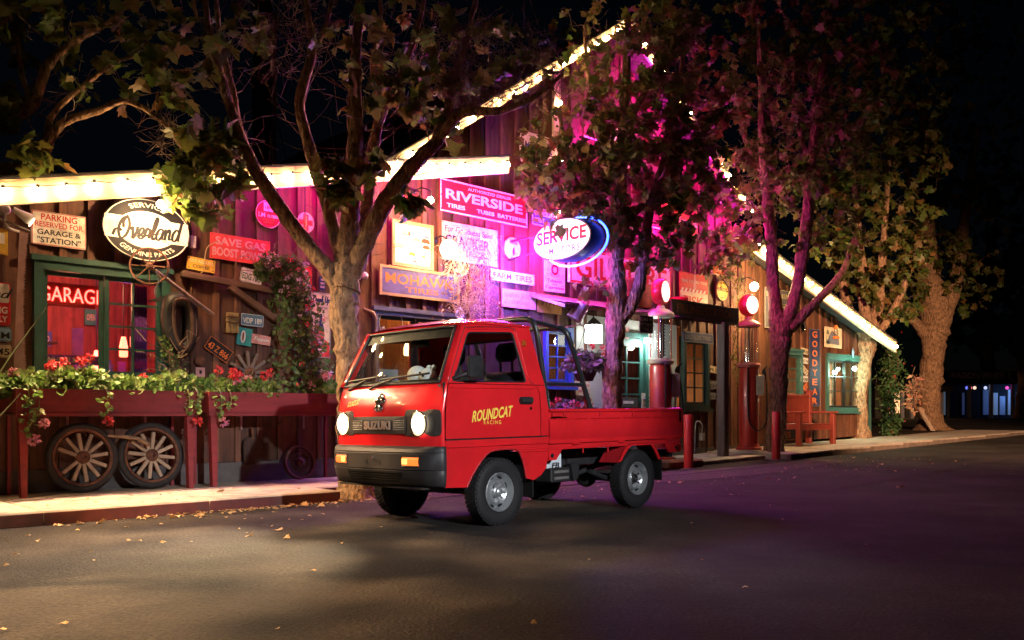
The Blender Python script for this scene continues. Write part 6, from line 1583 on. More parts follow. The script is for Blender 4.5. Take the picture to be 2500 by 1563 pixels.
def tree(label, D, limbs, clouds, seed, nleafobj=150, leafsize=.145, name='plane_tree', group='plane trees along the kerb', bare=0, leafmat_i=0, base=None, zbase=0., flare=1.35, stub=None, slim=.92):
    q = random.Random(seed); rs = np.random.RandomState(seed)
    b = base or limbs[0][0]; p0 = at(b[0], b[1], D); p0.z = zbase
    o = thing(name, label, 'tree', p0, (0, 0, 0), group)
    SK = []; 
    for li, limb in enumerate(limbs):
        P = [tuple(at(px, py, D + dd) - p0) + (w / 2 * D / FPX * slim,) for (px, py, dd, w) in limb]
        S = smooth_line(P, 9 if li == 0 else 7)
        pts = [Vector(s[:3]) for s in S]; rad = [max(.006, s[3]) for s in S]
        L_ = 0.
        for i in range(len(pts)):           # knots and slight wander
            k = q.uniform(.96, 1.05)
            if i % 13 == 3: k += q.uniform(0, .16)
            rad[i] *= k
            if 0 < i < len(pts) - 1: pts[i] += Vector((q.uniform(-1, 1), q.uniform(-1, 1), q.uniform(-.5, .5))) * rad[i] * .10
        m = MB(); n = 24 if li == 0 else 14
        m.tube(pts, rad, n)
        # uneven bark: push ring vertices in and out
        V = np.array(m.v); C = np.repeat(np.array([p[:] for p in pts]), n, axis=0)
        ph = rs.uniform(0, 6, 3); an = np.tile(np.arange(n), len(pts)); ri = np.repeat(np.arange(len(pts)), n)
        am = .05 * np.sin(an * 6.283 * 2 / n + ri * .30 + ph[0]) + .035 * np.sin(an * 6.283 * 5 / n - ri * .6 + ph[1]) + .016 * rs.randn(len(V))
        if li == 0 and flare:               # root flare
            hgt = np.clip(1 - (V[:, 2]) / .45, 0, 1) ** 2 if zbase is not None else 0
            am = am + hgt * (flare - 1) * (1 + .5 * np.sin(an * 6.283 * 4 / n + ph[2]))
        V = C + (V - C) * (1 + am)[:, None]
        m.v = [tuple(v) for v in V]
        m.build('trunk' if li == 0 else 'limb', BARK, o, smooth=70)
        st = 0 if li else len(pts) // 2
        SK += [(p, r) for p, r in zip(pts[st:], rad[st:])]
    SP = np.array([p[:] for p, r in SK]); SR = np.array([r for p, r in SK])
    tw = MB(); LP = []; LD = []; 
    for (px, py, rx, ry, dd, th, nt, nl) in clouds:
        c = at(px, py, D + dd) - p0; k = (D + dd) / FPX
        T = []
        while len(T) < nt:
            u = rs.uniform(-1, 1, 3)
            if (u ** 2).sum() <= 1: T.append((c.x + u[0] * rx * k, c.y + u[1] * th, c.z + u[2] * ry * k))
        T = np.array(T)
        dist = np.array([np.min(((SP - t) ** 2).sum(1)) for t in T])
        for t in T[np.argsort(dist)]:
            d2 = ((SP - t) ** 2).sum(1) * (1 + .35 * rs.rand(len(SP)))
            j = int(np.argmin(d2)); a = SP[j]; L_ = math.sqrt(((a - t) ** 2).sum())
            if L_ < .05: continue
            r0 = min(SR[j] * .55, .006 + .009 * L_); r1 = .0022 + .0012 * (D / 10)
            ns = 4 if L_ < .6 else 6
            pp = []
            bend = rs.randn(3) * L_ * .10 + np.array([0, 0, L_ * .10])
            for i in range(ns + 1):
                s = i / ns
                pp.append(a + (t - a) * s + bend * math.sin(math.pi * s) + (rs.randn(3) * L_ * .03 if 0 < i < ns else 0))
            rr = [lerp(r0, r1, (i / ns) ** .7) for i in range(ns + 1)]
            tw.tube(pp, rr, 4 if r0 < .012 else 6, cap=False)
            SP = np.vstack([SP, np.array(pp[1:])]); SR = np.concatenate([SR, rr[1:]])
            dirv = np.array(pp[-1]) - np.array(pp[-2]); dirv /= np.linalg.norm(dirv) + 1e-9
            if nl <= 0:
                for _ in range(3):          # bare side shoots
                    e = pp[rs.randint(2, ns + 1)]; tw.tube([e, e + rs.randn(3) * .08 + np.array([0, 0, .05]), e + rs.randn(3) * .16 + np.array([0, 0, .08])], [r1, r1 * .8, r1 * .5], 3, cap=False)
                continue
            for _ in range(rs.poisson(nl)):
                s = rs.uniform(.35, 1.05); i = min(ns - 1, int(s * ns)); e = np.array(pp[i]) + (np.array(pp[i + 1]) - np.array(pp[i])) * (s * ns - i)
                dl = dirv * .5 + rs.randn(3) * .75 + np.array([0, 0, -.35])
                LP.append(e + rs.randn(3) * .03); LD.append(dl)
    # bare shoots on the limbs themselves
    for _ in range(bare):
        j = rs.randint(len(SK)); a = np.array(SK[j][0][:]); L_ = rs.uniform(.2, .7)
        d = rs.randn(3); d[2] = abs(d[2]) * .8; d /= np.linalg.norm(d); pp = [a]
        for i in range(4): pp.append(pp[-1] + d * L_ / 4 + rs.randn(3) * .035)
        tw.tube(pp, [.006, .005, .004, .003, .002], 4, cap=False)
        e = pp[2]; tw.tube([e, e + rs.randn(3) * .09, e + rs.randn(3) * .16], [.003, .0025, .0015], 3, cap=False)
    if tw.v: tw.build('twigs', TWIG, o, kind='stuff')
    if LP:
        LP = np.array(LP); LD = np.array(LD)
        nn = rs.randn(len(LP), 3) * .7 + np.array([0, -.25, .8])
        RT = rot_basis(LD, nn); sc = leafsize * (.40 + .95 * rs.rand(len(LP)) ** 1.5)
        dcam = LP[:, 1] + p0.y
        order = np.argsort(dcam); near = order[:nleafobj]; far = order[nleafobj:]
        for i in near:
            lo = bpy.data.objects.new('leaf', LEAFOB[(rs.randint(4)) * 2 + (1 if rs.rand() < .35 else 0)]); COL.objects.link(lo); lo.parent = o
            Mx = Matrix([list(RT[i][r] * sc[i]) + [LP[i][r]] for r in range(3)] + [[0, 0, 0, 1]])
            lo.matrix_local = Mx
        kind_ = rs.randint(0, 8, len(far))
        for mi, mat in ((0, LEAFM), (1, LEAFM2)):
            VV = []; FF = []; off = 0
            for k in range(4):
                sel = far[(kind_ == k * 2 + mi)]
                if len(sel) == 0: continue
                V, F = scatter(*LEAVES[k], LP[sel], RT[sel], sc[sel]); FF += [tuple(i + off for i in f) for f in F]; VV.append(V); off += len(V)
            if VV: link('crown', mesh_np('crown', np.vstack(VV), FF), mat, o, kind='stuff')
    if stub: stub(o)
    return o
K = 2500 / 2418.
def sc_(limbs): return [[(x * K, y * K, d, w * K) for x, y, d, w in l] for l in limbs]
def sk(cl): return [(x * K, y * K, rx * K, ry * K, d, t, n, l) for x, y, rx, ry, d, t, n, l in cl]
# --- forked tree left of the truck
tree('leaning forked plane tree in front of the left eave', 9.5, sc_([
    [(848, 1192, 0, 92), (838, 1100, 0, 80), (828, 980, 0, 72), (820, 850, 0, 68), (813, 740, 0, 76), (812, 660, 0, 84), (818, 600, 0, 66), (830, 480, 0, 50), (838, 330, .1, 44), (838, 180, .2, 36), (845, 60, .3, 28), (855, -60, .4, 20)],
    [(812, 690, 0, 60), (770, 632, -.05, 50), (700, 545, -.1, 42), (625, 440, -.15, 40), (575, 345, -.2, 36), (548, 265, -.2, 26), (515, 160, -.2, 22), (492, 60, -.2, 18), (480, -60, -.2, 14)],
    [(585, 365, -.2, 26), (562, 290, -.1, 22), (545, 195, -.05, 19), (520, 90, 0, 16), (505, -50, 0, 12)],
    [(815, 640, .05, 52), (775, 490, .1, 38), (745, 400, .1, 34), (718, 300, .1, 32), (708, 235, .1, 30), (738, 120, .15, 26), (728, 40, .2, 18), (715, -60, .2, 14)],
    [(845, 600, .15, 44), (868, 470, .25, 36), (878, 360, .3, 32), (905, 260, .4, 28), (950, 170, .5, 22), (985, 70, .6, 16), (1010, -40, .6, 12)],
    [(830, 650, 0, 60), (868, 560, -.05, 54), (915, 470, -.1, 48), (980, 385, -.15, 44), (1030, 335, -.1, 38), (1058, 262, 0, 28), (1080, 170, .1, 22), (1110, 60, .2, 16), (1130, -40, .2, 12)],
    [(1035, 330, -.1, 28), (1090, 268, -.2, 26), (1180, 262, -.3, 22), (1260, 230, -.4, 15), (1330, 175, -.5, 10)],
    [(738, 120, .15, 18), (770, 60, .2, 14), (790, -40, .3, 10)], [(905, 260, .4, 20), (880, 160, .5, 16), (900, 40, .6, 12), (890, -50, .6, 9)]]),
    sk([(480, 430, 90, 90, -.3, .35, 72, 3.6), (500, 350, 70, 60, -.3, .3, 24, 3.4), (795, 425, 45, 55, -.35, .2, 26, 4), (880, 400, 25, 40, -.3, .2, 8, 4), (975, 480, 28, 25, -.3, .15, 10, 4),
        (560, 50, 120, 70, -.2, .6, 18, 3.), (720, 50, 90, 90, 0, .6, 30, 0), (640, 130, 60, 90, -.1, .4, 14, 0), (870, 90, 140, 110, .3, .8, 24, 3.), (860, 240, 90, 70, .1, .5, 18, 4.), (1000, 110, 130, 120, .2, .8, 20, 2.4), (1010, 230, 90, 60, .1, .5, 26, 4), (1130, 180, 110, 110, 0, .8, 120, 0), (1120, 130, 120, 100, 0, .7, 14, 2.6), (1060, 290, 60, 35, 0, .3, 8, 3), (1240, 120, 110, 110, -.2, .8, 16, 2.6), (1250, 180, 110, 120, -.2, .7, 80, 0), (1000, 150, 140, 130, .2, .8, 60, 0), (620, 90, 120, 90, -.1, .5, 30, 0)]), 11, nleafobj=300, leafsize=.165, bare=150, slim=.82)
# --- tree outside the left edge whose boughs reach in
tree('plane tree outside the left edge whose boughs hang into the picture', 8.6, sc_([
    [(-330, 1300, 0, 120), (-340, 900, 0, 100), (-300, 640, 0, 90), (-190, 480, 0, 70), (-60, 415, 0, 55), (30, 405, 0, 46), (92, 388, 0, 40), (108, 345, 0, 30), (150, 290, 0, 22), (230, 262, 0, 18), (300, 240, .1, 15), (380, 285, .1, 11), (430, 350, .1, 8)],
    [(-190, 480, 0, 60), (-100, 380, .1, 48), (0, 290, .1, 38), (75, 250, .1, 32), (110, 160, .1, 24), (160, 110, .2, 18), (260, 50, .2, 12), (330, -20, .2, 8)],
    [(108, 345, 0, 22), (125, 270, 0, 16), (200, 200, 0, 12), (270, 150, 0, 9), (330, 130, 0, 7)],
    [(75, 250, .1, 18), (50, 170, .1, 14), (40, 90, .1, 10), (10, 0, .1, 8)], [(-100, 380, .1, 40), (-60, 250, .2, 32), (-20, 120, .2, 24), (30, 0, .2, 16)]]),
    sk([(60, 60, 110, 90, 0, .6, 26, 3.6), (220, 40, 110, 60, .1, .6, 16, 3.4), (350, 60, 90, 80, .1, .5, 16, 3.), (30, 250, 50, 50, 0, .4, 22, 4), (90, 370, 50, 40, -.2, .3, 14, 3.5), (230, 200, 130, 60, .1, .5, 24, 1.6), (370, 200, 80, 70, .1, .5, 14, 3.4), (430, 270, 60, 60, .1, .4, 10, 3.4), (380, 330, 60, 60, .1, .3, 16, 0), (460, 120, 70, 90, .1, .4, 16, 3), (20, 420, 60, 40, -.1, .3, 10, 0)]), 21, nleafobj=220, leafsize=.155, bare=30)
# --- tree added beside the assumed street lamp, out of frame, to dapple the road
nt_ = tree('added plane tree beside the assumed street lamp, outside the left edge, to dapple its light', 9.0, [[(1250, 1380, 0, 90), (1255, 1000, 0, 70), (1245, 700, 0, 60), (1260, 450, 0, 40), (1250, 250, 0, 20)],
    [(1250, 800, 0, 40), (1150, 600, .2, 30), (1050, 500, .2, 16)], [(1250, 760, 0, 40), (1350, 560, .2, 30), (1450, 470, .2, 16)]],
    [(1330, 150, 280, 150, .2, 1.2, 50, 3.2), (1150, 220, 170, 110, 0, 1., 22, 3.2), (1520, 230, 170, 110, .2, 1., 26, 3.2)], 25, nleafobj=0, leafsize=.19)
nt_.location = (-4.5, 3.0, 0)
# --- dark tree behind the truck's bed
tree('dense dark plane tree behind the truck bed and roll bar', 13.4, sc_([
    [(1444, 1075, 0, 64), (1445, 960, 0, 50), (1448, 860, 0, 48), (1455, 760, 0, 50), (1456, 680, 0, 52), (1452, 600, 0, 48), (1462, 480, 0, 36), (1470, 340, 0, 28), (1478, 190, 0, 22), (1482, 40, 0, 16)],
    [(1460, 760, 0, 40), (1494, 715, -.05, 34), (1515, 650, -.05, 32), (1524, 570, 0, 28), (1540, 470, 0, 24), (1575, 360, .1, 20), (1600, 230, .2, 15), (1620, 80, .2, 10)],
    [(1452, 600, 0, 34), (1420, 540, -.1, 26), (1370, 460, -.2, 20), (1340, 370, -.3, 15), (1320, 260, -.3, 10)],
    [(1462, 560, 0, 28), (1500, 500, -.2, 20), (1590, 450, -.3, 14), (1660, 420, -.3, 10)],
    [(1470, 400, 0, 20), (1420, 300, .1, 16), (1390, 180, .1, 12), (1380, 60, .1, 8)], [(1475, 300, 0, 18), (1530, 200, .1, 14), (1570, 90, .1, 10)]]),
    sk([(1330, 420, 120, 100, -.3, .7, 120, 7), (1300, 340, 80, 90, -.3, .6, 30, 5), (1480, 420, 160, 150, -.2, 1.0, 240, 7), (1400, 545, 120, 38, -.2, .6, 46, 6), (1560, 590, 90, 50, -.2, .6, 44, 6), (1620, 420, 110, 150, -.1, .9, 130, 7), (1500, 210, 150, 140, 0, 1.0, 130, 7), (1640, 220, 110, 150, .1, .9, 100, 7), (1340, 160, 100, 110, -.1, .8, 14, 3), (1500, 250, 200, 200, 0, 1.0, 150, 0), (1345, 520, 75, 30, -1.0, .3, 16, 4), (1300, 440, 50, 50, -.9, .3, 14, 4), (1480, 30, 200, 60, .1, 1.0, 30, 4), (1550, 75, 110, 80, .1, .9, 90, 6), (1400, 690, 50, 30, -.3, .3, 10, 4)]), 31, nleafobj=200, leafsize=.135, bare=80)
# --- violet lit tree by the farther pump
tree('violet lit forked plane tree beside the farther gas pump', 16.6, sc_([
    [(1828, 1068, 0, 50), (1836, 960, 0, 44), (1840, 860, 0, 46), (1844, 790, 0, 52), (1830, 720, 0, 36), (1824, 640, 0, 30), (1818, 540, 0, 27), (1806, 430, 0, 25), (1800, 320, 0, 20), (1795, 180, 0, 14), (1790, 40, 0, 10)],
    [(1846, 790, 0, 44), (1872, 720, -.1, 34), (1890, 640, -.1, 30), (1905, 520, -.1, 30), (1916, 400, 0, 26), (1925, 280, .1, 20), (1950, 130, .2, 14)],
    [(1850, 790, 0, 34), (1895, 745, -.15, 26), (1940, 700, -.2, 22), (1990, 640, -.2, 16), (2020, 560, -.2, 11)],
    [(1806, 430, 0, 16), (1760, 330, .1, 12), (1730, 200, .2, 9)], [(1916, 400, 0, 16), (1880, 280, .1, 12), (1870, 140, .2, 9)]]),
    sk([(1740, 560, 110, 70, -.2, .8, 60, 6), (1760, 440, 100, 90, 0, .9, 80, 6.5), (1860, 430, 90, 110, 0, .9, 80, 6.5), (1960, 560, 80, 80, -.1, .8, 46, 6), (1960, 400, 100, 110, .1, 1., 100, 6.5), (1800, 240, 180, 140, .1, 1.2, 160, 6.5), (1980, 220, 140, 140, .2, 1.2, 140, 6.5), (1860, 70, 240, 90, .2, 1.2, 130, 6.5), (1880, 350, 150, 170, .1, 1., 150, 0), (1700, 620, 60, 40, -.2, .4, 22, 6)]), 41, nleafobj=60, leafsize=.135, bare=40, zbase=.10)
# --- pale trunk at the bench
tree('pale trunked plane tree on its kerb stone past the bench', 21.5, sc_([
    [(2034, 1056, 0, 42), (2030, 960, 0, 38), (2038, 860, 0, 38), (2048, 800, 0, 46), (2040, 730, 0, 28), (2035, 640, 0, 24), (2025, 520, 0, 18), (2010, 380, 0, 12)],
    [(2048, 790, 0, 36), (2072, 730, 0, 28), (2080, 640, .1, 22), (2090, 520, .1, 16), (2100, 380, .2, 10)],
    [(2042, 800, 0, 30), (2005, 730, -.1, 24), (1992, 690, -.1, 22), (1985, 640, -.1, 14)], [(2056, 800, 0, 30), (2090, 765, -.1, 20), (2130, 690, -.1, 15), (2160, 600, -.1, 10)]]),
    sk([(2060, 620, 110, 80, -.1, 1., 70, 6), (2010, 520, 110, 100, 0, 1.2, 70, 6), (2130, 560, 90, 110, 0, 1.2, 70, 6), (2080, 400, 150, 130, .1, 1.5, 150, 7), (2100, 210, 180, 150, .3, 1.8, 150, 7), (2050, 60, 220, 90, .3, 1.8, 110, 7), (2030, 690, 50, 40, -.2, .5, 22, 6), (2120, 730, 60, 40, -.2, .6, 26, 6)]), 51, nleafobj=0, leafsize=.17, bare=40, zbase=.26, flare=1.2)
# --- old thick tree at the far right
def _stub(o): MB().tube([(-.32, -.75, .02), (-.62, -.62, .62), (-.70, -.60, .80)], [.07, .075, .06], 8).build('leaning_post', wood('grey_stub', (.4, .32, .24)), o)
tree('thick old plane tree at the far right of the pavement', 29., sc_([
    [(2202, 1042, 0, 88), (2196, 960, 0, 72), (2198, 880, 0, 68), (2206, 800, 0, 82), (2208, 740, 0, 100), (2200, 660, 0, 60), (2190, 560, 0, 50), (2185, 420, 0, 36), (2180, 260, 0, 24)],
    [(2215, 770, 0, 60), (2250, 690, .2, 48), (2268, 600, .3, 42), (2285, 460, .4, 32), (2310, 300, .5, 20)], [(2196, 800, 0, 44), (2165, 765, -.2, 32), (2140, 735, -.3, 26), (2110, 690, -.4, 18), (2080, 620, -.4, 12)],
    [(2190, 560, 0, 30), (2150, 440, .2, 22), (2120, 300, .3, 15)]]),
    sk([(2200, 620, 120, 80, -.3, 1.5, 80, 6), (2280, 520, 100, 140, .2, 1.8, 80, 6), (2180, 450, 120, 120, 0, 1.8, 80, 6), (2270, 260, 170, 200, .4, 2.2, 120, 6), (2140, 690, 70, 40, -.4, .8, 26, 6), (2300, 690, 60, 60, .2, 1.2, 30, 6), (2240, 80, 200, 100, .5, 2.0, 60, 6)]), 61, nleafobj=0, leafsize=.20, zbase=.28, flare=1.6, stub=_stub, slim=.70)
# --- far dark trees
for k, (px, D, w, top, seed) in enumerate(((2420, 44, 60, 300, 71), (2330, 62, 50, 520, 72), (2560, 38, 70, 100, 73))):
    tree(('dark tree at the right edge of the road', 'far dark tree over the lit shopfronts', 'dark tree half outside the right edge')[k], D, sc_([
        [(px, 1025, 0, w), (px + 6, 900, 0, w * .7), (px - 4, 800, 0, w * .6), (px + 10, (800 + top) / 2, 0, w * .4), (px, top, 0, 8)],
        [(px, 850, 0, w * .5), (px - 60, 790, -.3, w * .3), (px - 120, 720, -.5, w * .2), (px - 160, 650, -.5, 6)], [(px, 840, 0, w * .5), (px + 60, 760, -.3, w * .3), (px + 100, 660, -.3, 8)]]),
        sk([(px, top + 130, 130, 150, 0, 2.5, 80, 6), (px - 70, 650, 120, 130, 0, 2.5, 80, 6), (px + 60, 620, 110, 140, 0, 2.5, 70, 6), (px - 110, 790, 90, 45, -.5, 1.5, 40, 6)]), seed, nleafobj=0, leafsize=.34, zbase=.3, flare=1.3, group='dark trees beyond the building')
# kerb stone under the pale tree
c = at(2104, 1009, 20.9)
o = MB().bbox(-.75, .75, -.35, .45, 0, .14, .03).build('tree_kerb', CONC, None, label='pale concrete kerb block round the pale tree trunk', cat='kerb island'); o.location = (c.x, c.y, gz(12.3) + .0); o.rotation_euler = (0, 0, AW)
# ================================================================ flowers and shrubs
def disc_leaf(n=9, dip=.25):
    V = [(0, .5, -dip * .4)]
    for i in range(n):
        a = R(-90 + 22) + 2 * math.pi * (1 - 44 / 360) * i / (n - 1)
        r = .5 * (1.0 if i % 2 else .86)
        V.append((r * math.cos(a), .5 + r * math.sin(a), .06 * (i % 2)))
    return V, [(0, i, i + 1) for i in range(1, n)]
GLEAF = disc_leaf()
def petal(): return [(0, 0, 0), (.32, .5, .05), (.2, .95, .12), (-.2, .95, .12), (-.32, .5, .05)], [(0, 1, 2, 3, 4)]
SLEAF = ([(0, 0, 0), (.2, .35, .05), (.14, .7, .02), (0, 1, -.08), (-.14, .7, .02), (-.2, .35, .05)], [(0, 1, 2, 3), (0, 3, 4, 5)])
GER = leafmat('geranium_leaf', (.09, .18, .035), (.14, .23, .045), (.20, .22, .07), .35)
IVY = leafmat('climber_leaf', (.06, .13, .03), (.10, .18, .04), (.14, .17, .05), .3)
PETR = leafmat('red_petal', (.48, .02, .025), (.58, .04, .04), (.55, .12, .10), .3); PETP = leafmat('pink_petal', (.60, .16, .20), (.62, .26, .30), (.60, .34, .38), .3); PETW = leafmat('pale_petal', (.60, .45, .55), (.66, .55, .62), (.5, .36, .5), .3)
PSTEM = M('green_stem', (.12, .14, .04), .6, var=.2); VST = M('vine_stem', (.16, .10, .06), .8)
def flower_head(par, pos, r, mat, rs, n=34):
    d = rs.randn(n, 3); d[:, 2] += .3; d[:, 1] -= .2; d /= np.linalg.norm(d, axis=1, keepdims=True)
    P = d * r * .45; RT = rot_basis(np.cross(d, rs.randn(n, 3)) + d * .5, d)
    V, F = scatter(*petal(), P, RT, r * rs.uniform(.5, .8, n))
    return link('flower_head', mesh_np('flower_head', V, F), mat, par, pos)
def bush(o, rs, cx, cy, cz, rx, ry, rz, n, leaf, size, mat, name='foliage', top=True):
    u = rs.randn(n, 3); u /= np.linalg.norm(u, axis=1, keepdims=True); u *= rs.uniform(.55, 1.05, (n, 1))
    if top: u[:, 2] = np.abs(u[:, 2]) * 1.0 - .15
    P = u * np.array([rx, ry, rz]) + np.array([cx, cy, cz])
    d = rs.randn(n, 3) + u * .6; nn = u + np.array([0, -.5, .9]) + rs.randn(n, 3) * .5
    V, F = scatter(*leaf, P, rot_basis(d, nn), size * rs.uniform(.6, 1.3, n))
    return link(name, mesh_np(name, V, F), mat, o, kind='stuff')
def geranium(label, t, off, z, rx, ry, rz, n, seed, heads, trail=(), mat=None, hm=None, group='geraniums in the planters'):
    rs = np.random.RandomState(seed)
    o = thing('geranium_plant', label, 'plant', WL(t, off, z), (0, 0, AW), group)
    bush(o, rs, 0, 0, 0, rx, ry, rz, n, GLEAF, .074, mat or GER)
    m = MB()
    for k in range(14): a = rs.uniform(0, 6.28); m.tube([(0, 0, -.02), (rx * .4 * math.cos(a), ry * .4 * math.sin(a), rz * .4), (rx * .8 * math.cos(a), ry * .8 * math.sin(a), rz * rs.uniform(.3, .9))], .004, 4, cap=False)
    hp = []
    for k in range(heads):
        p = (rs.uniform(-.9, .9) * rx, rs.uniform(-1, .3) * ry, rz * rs.uniform(.75, 1.6))
        m.tube([(p[0] * .6, p[1] * .6, rz * .4), p], .0035, 4, cap=False); hp.append((p, rs.rand() ** .6)) if k % 2 == 0 or heads < 3 else None
    for (dx, dl, hh) in trail:      # stems hanging over the front of the box
        y0 = -ry - .06; P = [(dx, y0 * .6, .06), (dx + .01, y0, .02), (dx + .02, y0 - .02, -dl * .5), (dx - .01, y0 - .01, -dl)]
        m.tube(smooth_line(P, 4), .005, 5, cap=False)
        nn_ = int(70 * dl); bush(o, rs, dx, y0 - .02, -dl * .5, .06, .05, dl * .5, nn_, GLEAF, .055, mat or GER, top=False)
        if hh: hp.append(((dx + rs.uniform(-.06, .06), y0 - .05, -dl - .02), rs.rand()))
    m.build('stems', PSTEM, o, kind='stuff')
    for p, c in hp: flower_head(o, p, .05 + .012 * c, hm or (PETR if c < .75 else PETP), rs)
    return o
spec = [(-3.62, 1, ()), (-3.30, 2, ((.0, .30, 1), (-.08, .45, 1))), (-3.0, 2, ()), (-2.72, 3, ((.04, .28, 1),)), (-2.42, 1, ()), (-2.14, 0, ()), (-1.86, 0, ((.10, .28, 1), (.0, .22, 0)))]
words = ['leftmost, reaching past the end of the left planter', 'second from the left with two stems hanging low', 'third from the left below the saw', 'under the middle of the red lit pane with a hanging stem', 'under the divider of the green window', 'almost flowerless under the right panes', 'at the right end of the left planter, trailing over the corner']
for k, (t, hd, tr_) in enumerate(spec): geranium('bright green geranium ' + words[k], t, .34, 1.12, .22 + .04 * (k % 3), .22, .15 + .07 * ((k * 5) % 4) / 2, 380 + 60 * (k % 3), 100 + k, hd, tr_)
spec = [(-1.46, 5, ((-.05, .30, 1), (.06, .2, 0))), (-1.18, 7, ()), (-.86, 3, ()), (.02, 3, ((.12, .22, 1), (.2, .5, 1)))]
words = ['at the left end of the right planter, trailing over its front', 'thick with red flowers below the rimless wheel', 'low in front of the climbing flowers', 'at the right end of the right planter beside the truck']
for k, (t, hd, tr_) in enumerate(spec): geranium('geranium ' + words[k], t, .36, 1.12, .21, .21, .17, 290, 200 + k, hd, tr_)
# climbing ivy geranium behind the right planter
def climber(name, label, pts, off, rad, n, mat, heads, seed, size=.045, leaf=GLEAF, mats=(PETR, PETP, PETW), hr=.038, cat='plant', woody=26):
    rs = np.random.RandomState(seed); P = [Vector((on_wall(x, y, off)[0], -off, on_wall(x, y, off)[1])) for x, y in pts]
    base = P[0].copy(); o = thing(name, label, cat, WL(base.x, off, max(0, base.z)), (0, 0, AW)); org = Vector((base.x, -off, max(0, base.z)))
    S = [Vector(s) - org for s in smooth_line([tuple(p) for p in P], 6)]
    m = MB()
    for k in range(woody):
        a = rs.randint(0, max(1, len(S) - 6)); jit = rs.randn(3) * .10
        q = [tuple(np.array(S[min(len(S) - 1, a + i * 2)]) + jit * (i / 3) + rs.randn(3) * .04) for i in range(6)]
        m.tube(q, .004, 4, cap=False)
    m.build('stems', VST, o, kind='stuff')
    idx = rs.randint(0, len(S), n); R_ = np.interp(idx, np.linspace(0, len(S), len(rad)), rad)
    u = rs.randn(n, 3); u /= np.linalg.norm(u, axis=1, keepdims=True); u *= rs.uniform(.2, 1.05, (n, 1)); u[:, 1] = u[:, 1] * .5
    Pn = np.array([S[i][:] for i in idx]) + u * R_[:, None]
    V, F = scatter(*leaf, Pn, rot_basis(rs.randn(n, 3) + [0, 0, -.4], rs.randn(n, 3) * .5 + [0, -.9, .5]), size * rs.uniform(.6, 1.3, n))
    link('foliage', mesh_np('foliage', V, F), mat, o, kind='stuff')
    for k in range(heads):
        i = rs.randint(len(S)); r_ = np.interp(i, np.linspace(0, len(S), len(rad)), rad)
        p = np.array(S[i]) + rs.randn(3) * r_ * .5; p[1] = S[i].y - r_ * rs.uniform(.3, .6)
        flower_head(o, tuple(p), hr * rs.uniform(.6, 1.2), mats[rs.randint(len(mats))], rs, 14)
    return o
climber('climbing_flowers', 'tall climbing plant with red and pale pink flowers beside the tree trunk', [(735, 955), (738, 880), (728, 800), (712, 730), (690, 670), (655, 640), (632, 668)], .24, (.44, .46, .38, .22, .13, .08), 1700, IVY, 34, 31, size=.055)
climber('climbing_flowers', 'second climbing plant arching between the truck and the forked tree', [(800, 950), (780, 890), (755, 820), (742, 740), (735, 660), (700, 640)], .32, (.24, .22, .20, .15, .10, .08), 620, IVY, 20, 33, size=.055)
climber('climbing_ivy', 'dark ivy hanging beside the horse collar above the planter', [(425, 930), (430, 890), (415, 860), (408, 830)], .16, (.16, .13, .1, .06), 170, IVY, 0, 35)
# dried vine lit by the globe lamp
DRY = leafmat('dry_vine_leaf', (.42, .26, .14), (.5, .34, .2), (.3, .14, .08), .35)
rs = np.random.RandomState(5)
t, z = on_wall(1150, 770, .3)
vn = thing('dried_vine', 'tangle of dry pale vine hanging below the dealer sign', 'vine', WL(t, .3, z), (0, 0, AW))
m = MB(); zt = on_wall(1150, 560, .3)[1] - z
for k in range(260):
    x = rs.uniform(-.40, .46) * (.6 + .5 * rs.rand()); y = rs.uniform(-.14, .16); z0 = rs.uniform(.1, 1.) * zt; P = [(x, y, z0)]
    for i in range(5): P.append((P[-1][0] + rs.randn() * .055, P[-1][1] + rs.randn() * .035, P[-1][2] - rs.uniform(-.05, .13)))
    m.tube(smooth_line(P, 2), .0030, 3, cap=False)
m.build('tendrils', M('dry_vine_stem', (.45, .29, .16), .8, rnd=.1), vn, kind='stuff')
n = 620; Pn = np.stack([rs.normal(.02, .24, n), rs.uniform(-.18, .14, n), rs.uniform(-.12, .95, n) * zt], 1)
V, F = scatter(*SLEAF, Pn, rot_basis(rs.randn(n, 3), rs.randn(n, 3)), .055 * rs.uniform(.5, 1.3, n)); link('leaves', mesh_np('leaves', V, F), DRY, vn, kind='stuff')
climber('creeper', 'yellow lit creeper round the glaring lamp at the porch end', [(1800, 930), (1792, 860), (1798, 790), (1806, 720), (1790, 680), (1760, 670)], .18, (.10, .12, .16, .24, .26, .2), 560, leafmat('creeper_leaf', (.11, .13, .02), (.16, .15, .03), (.2, .14, .03), .35), 0, 41, size=.06, leaf=SLEAF)
climber('corner_shrub', 'green lit bushy shrub at the right corner of the building', [(2178, 1068), (2172, 1010), (2172, 960), (2178, 900), (2170, 862)], .1, (.45, .5, .55, .6, .5), 1500, leafmat('shrub_leaf', (.04, .11, .03), (.06, .14, .04), (.08, .13, .05), .3), 8, 43, size=.12, leaf=SLEAF, mats=(PETR,), cat='shrub')
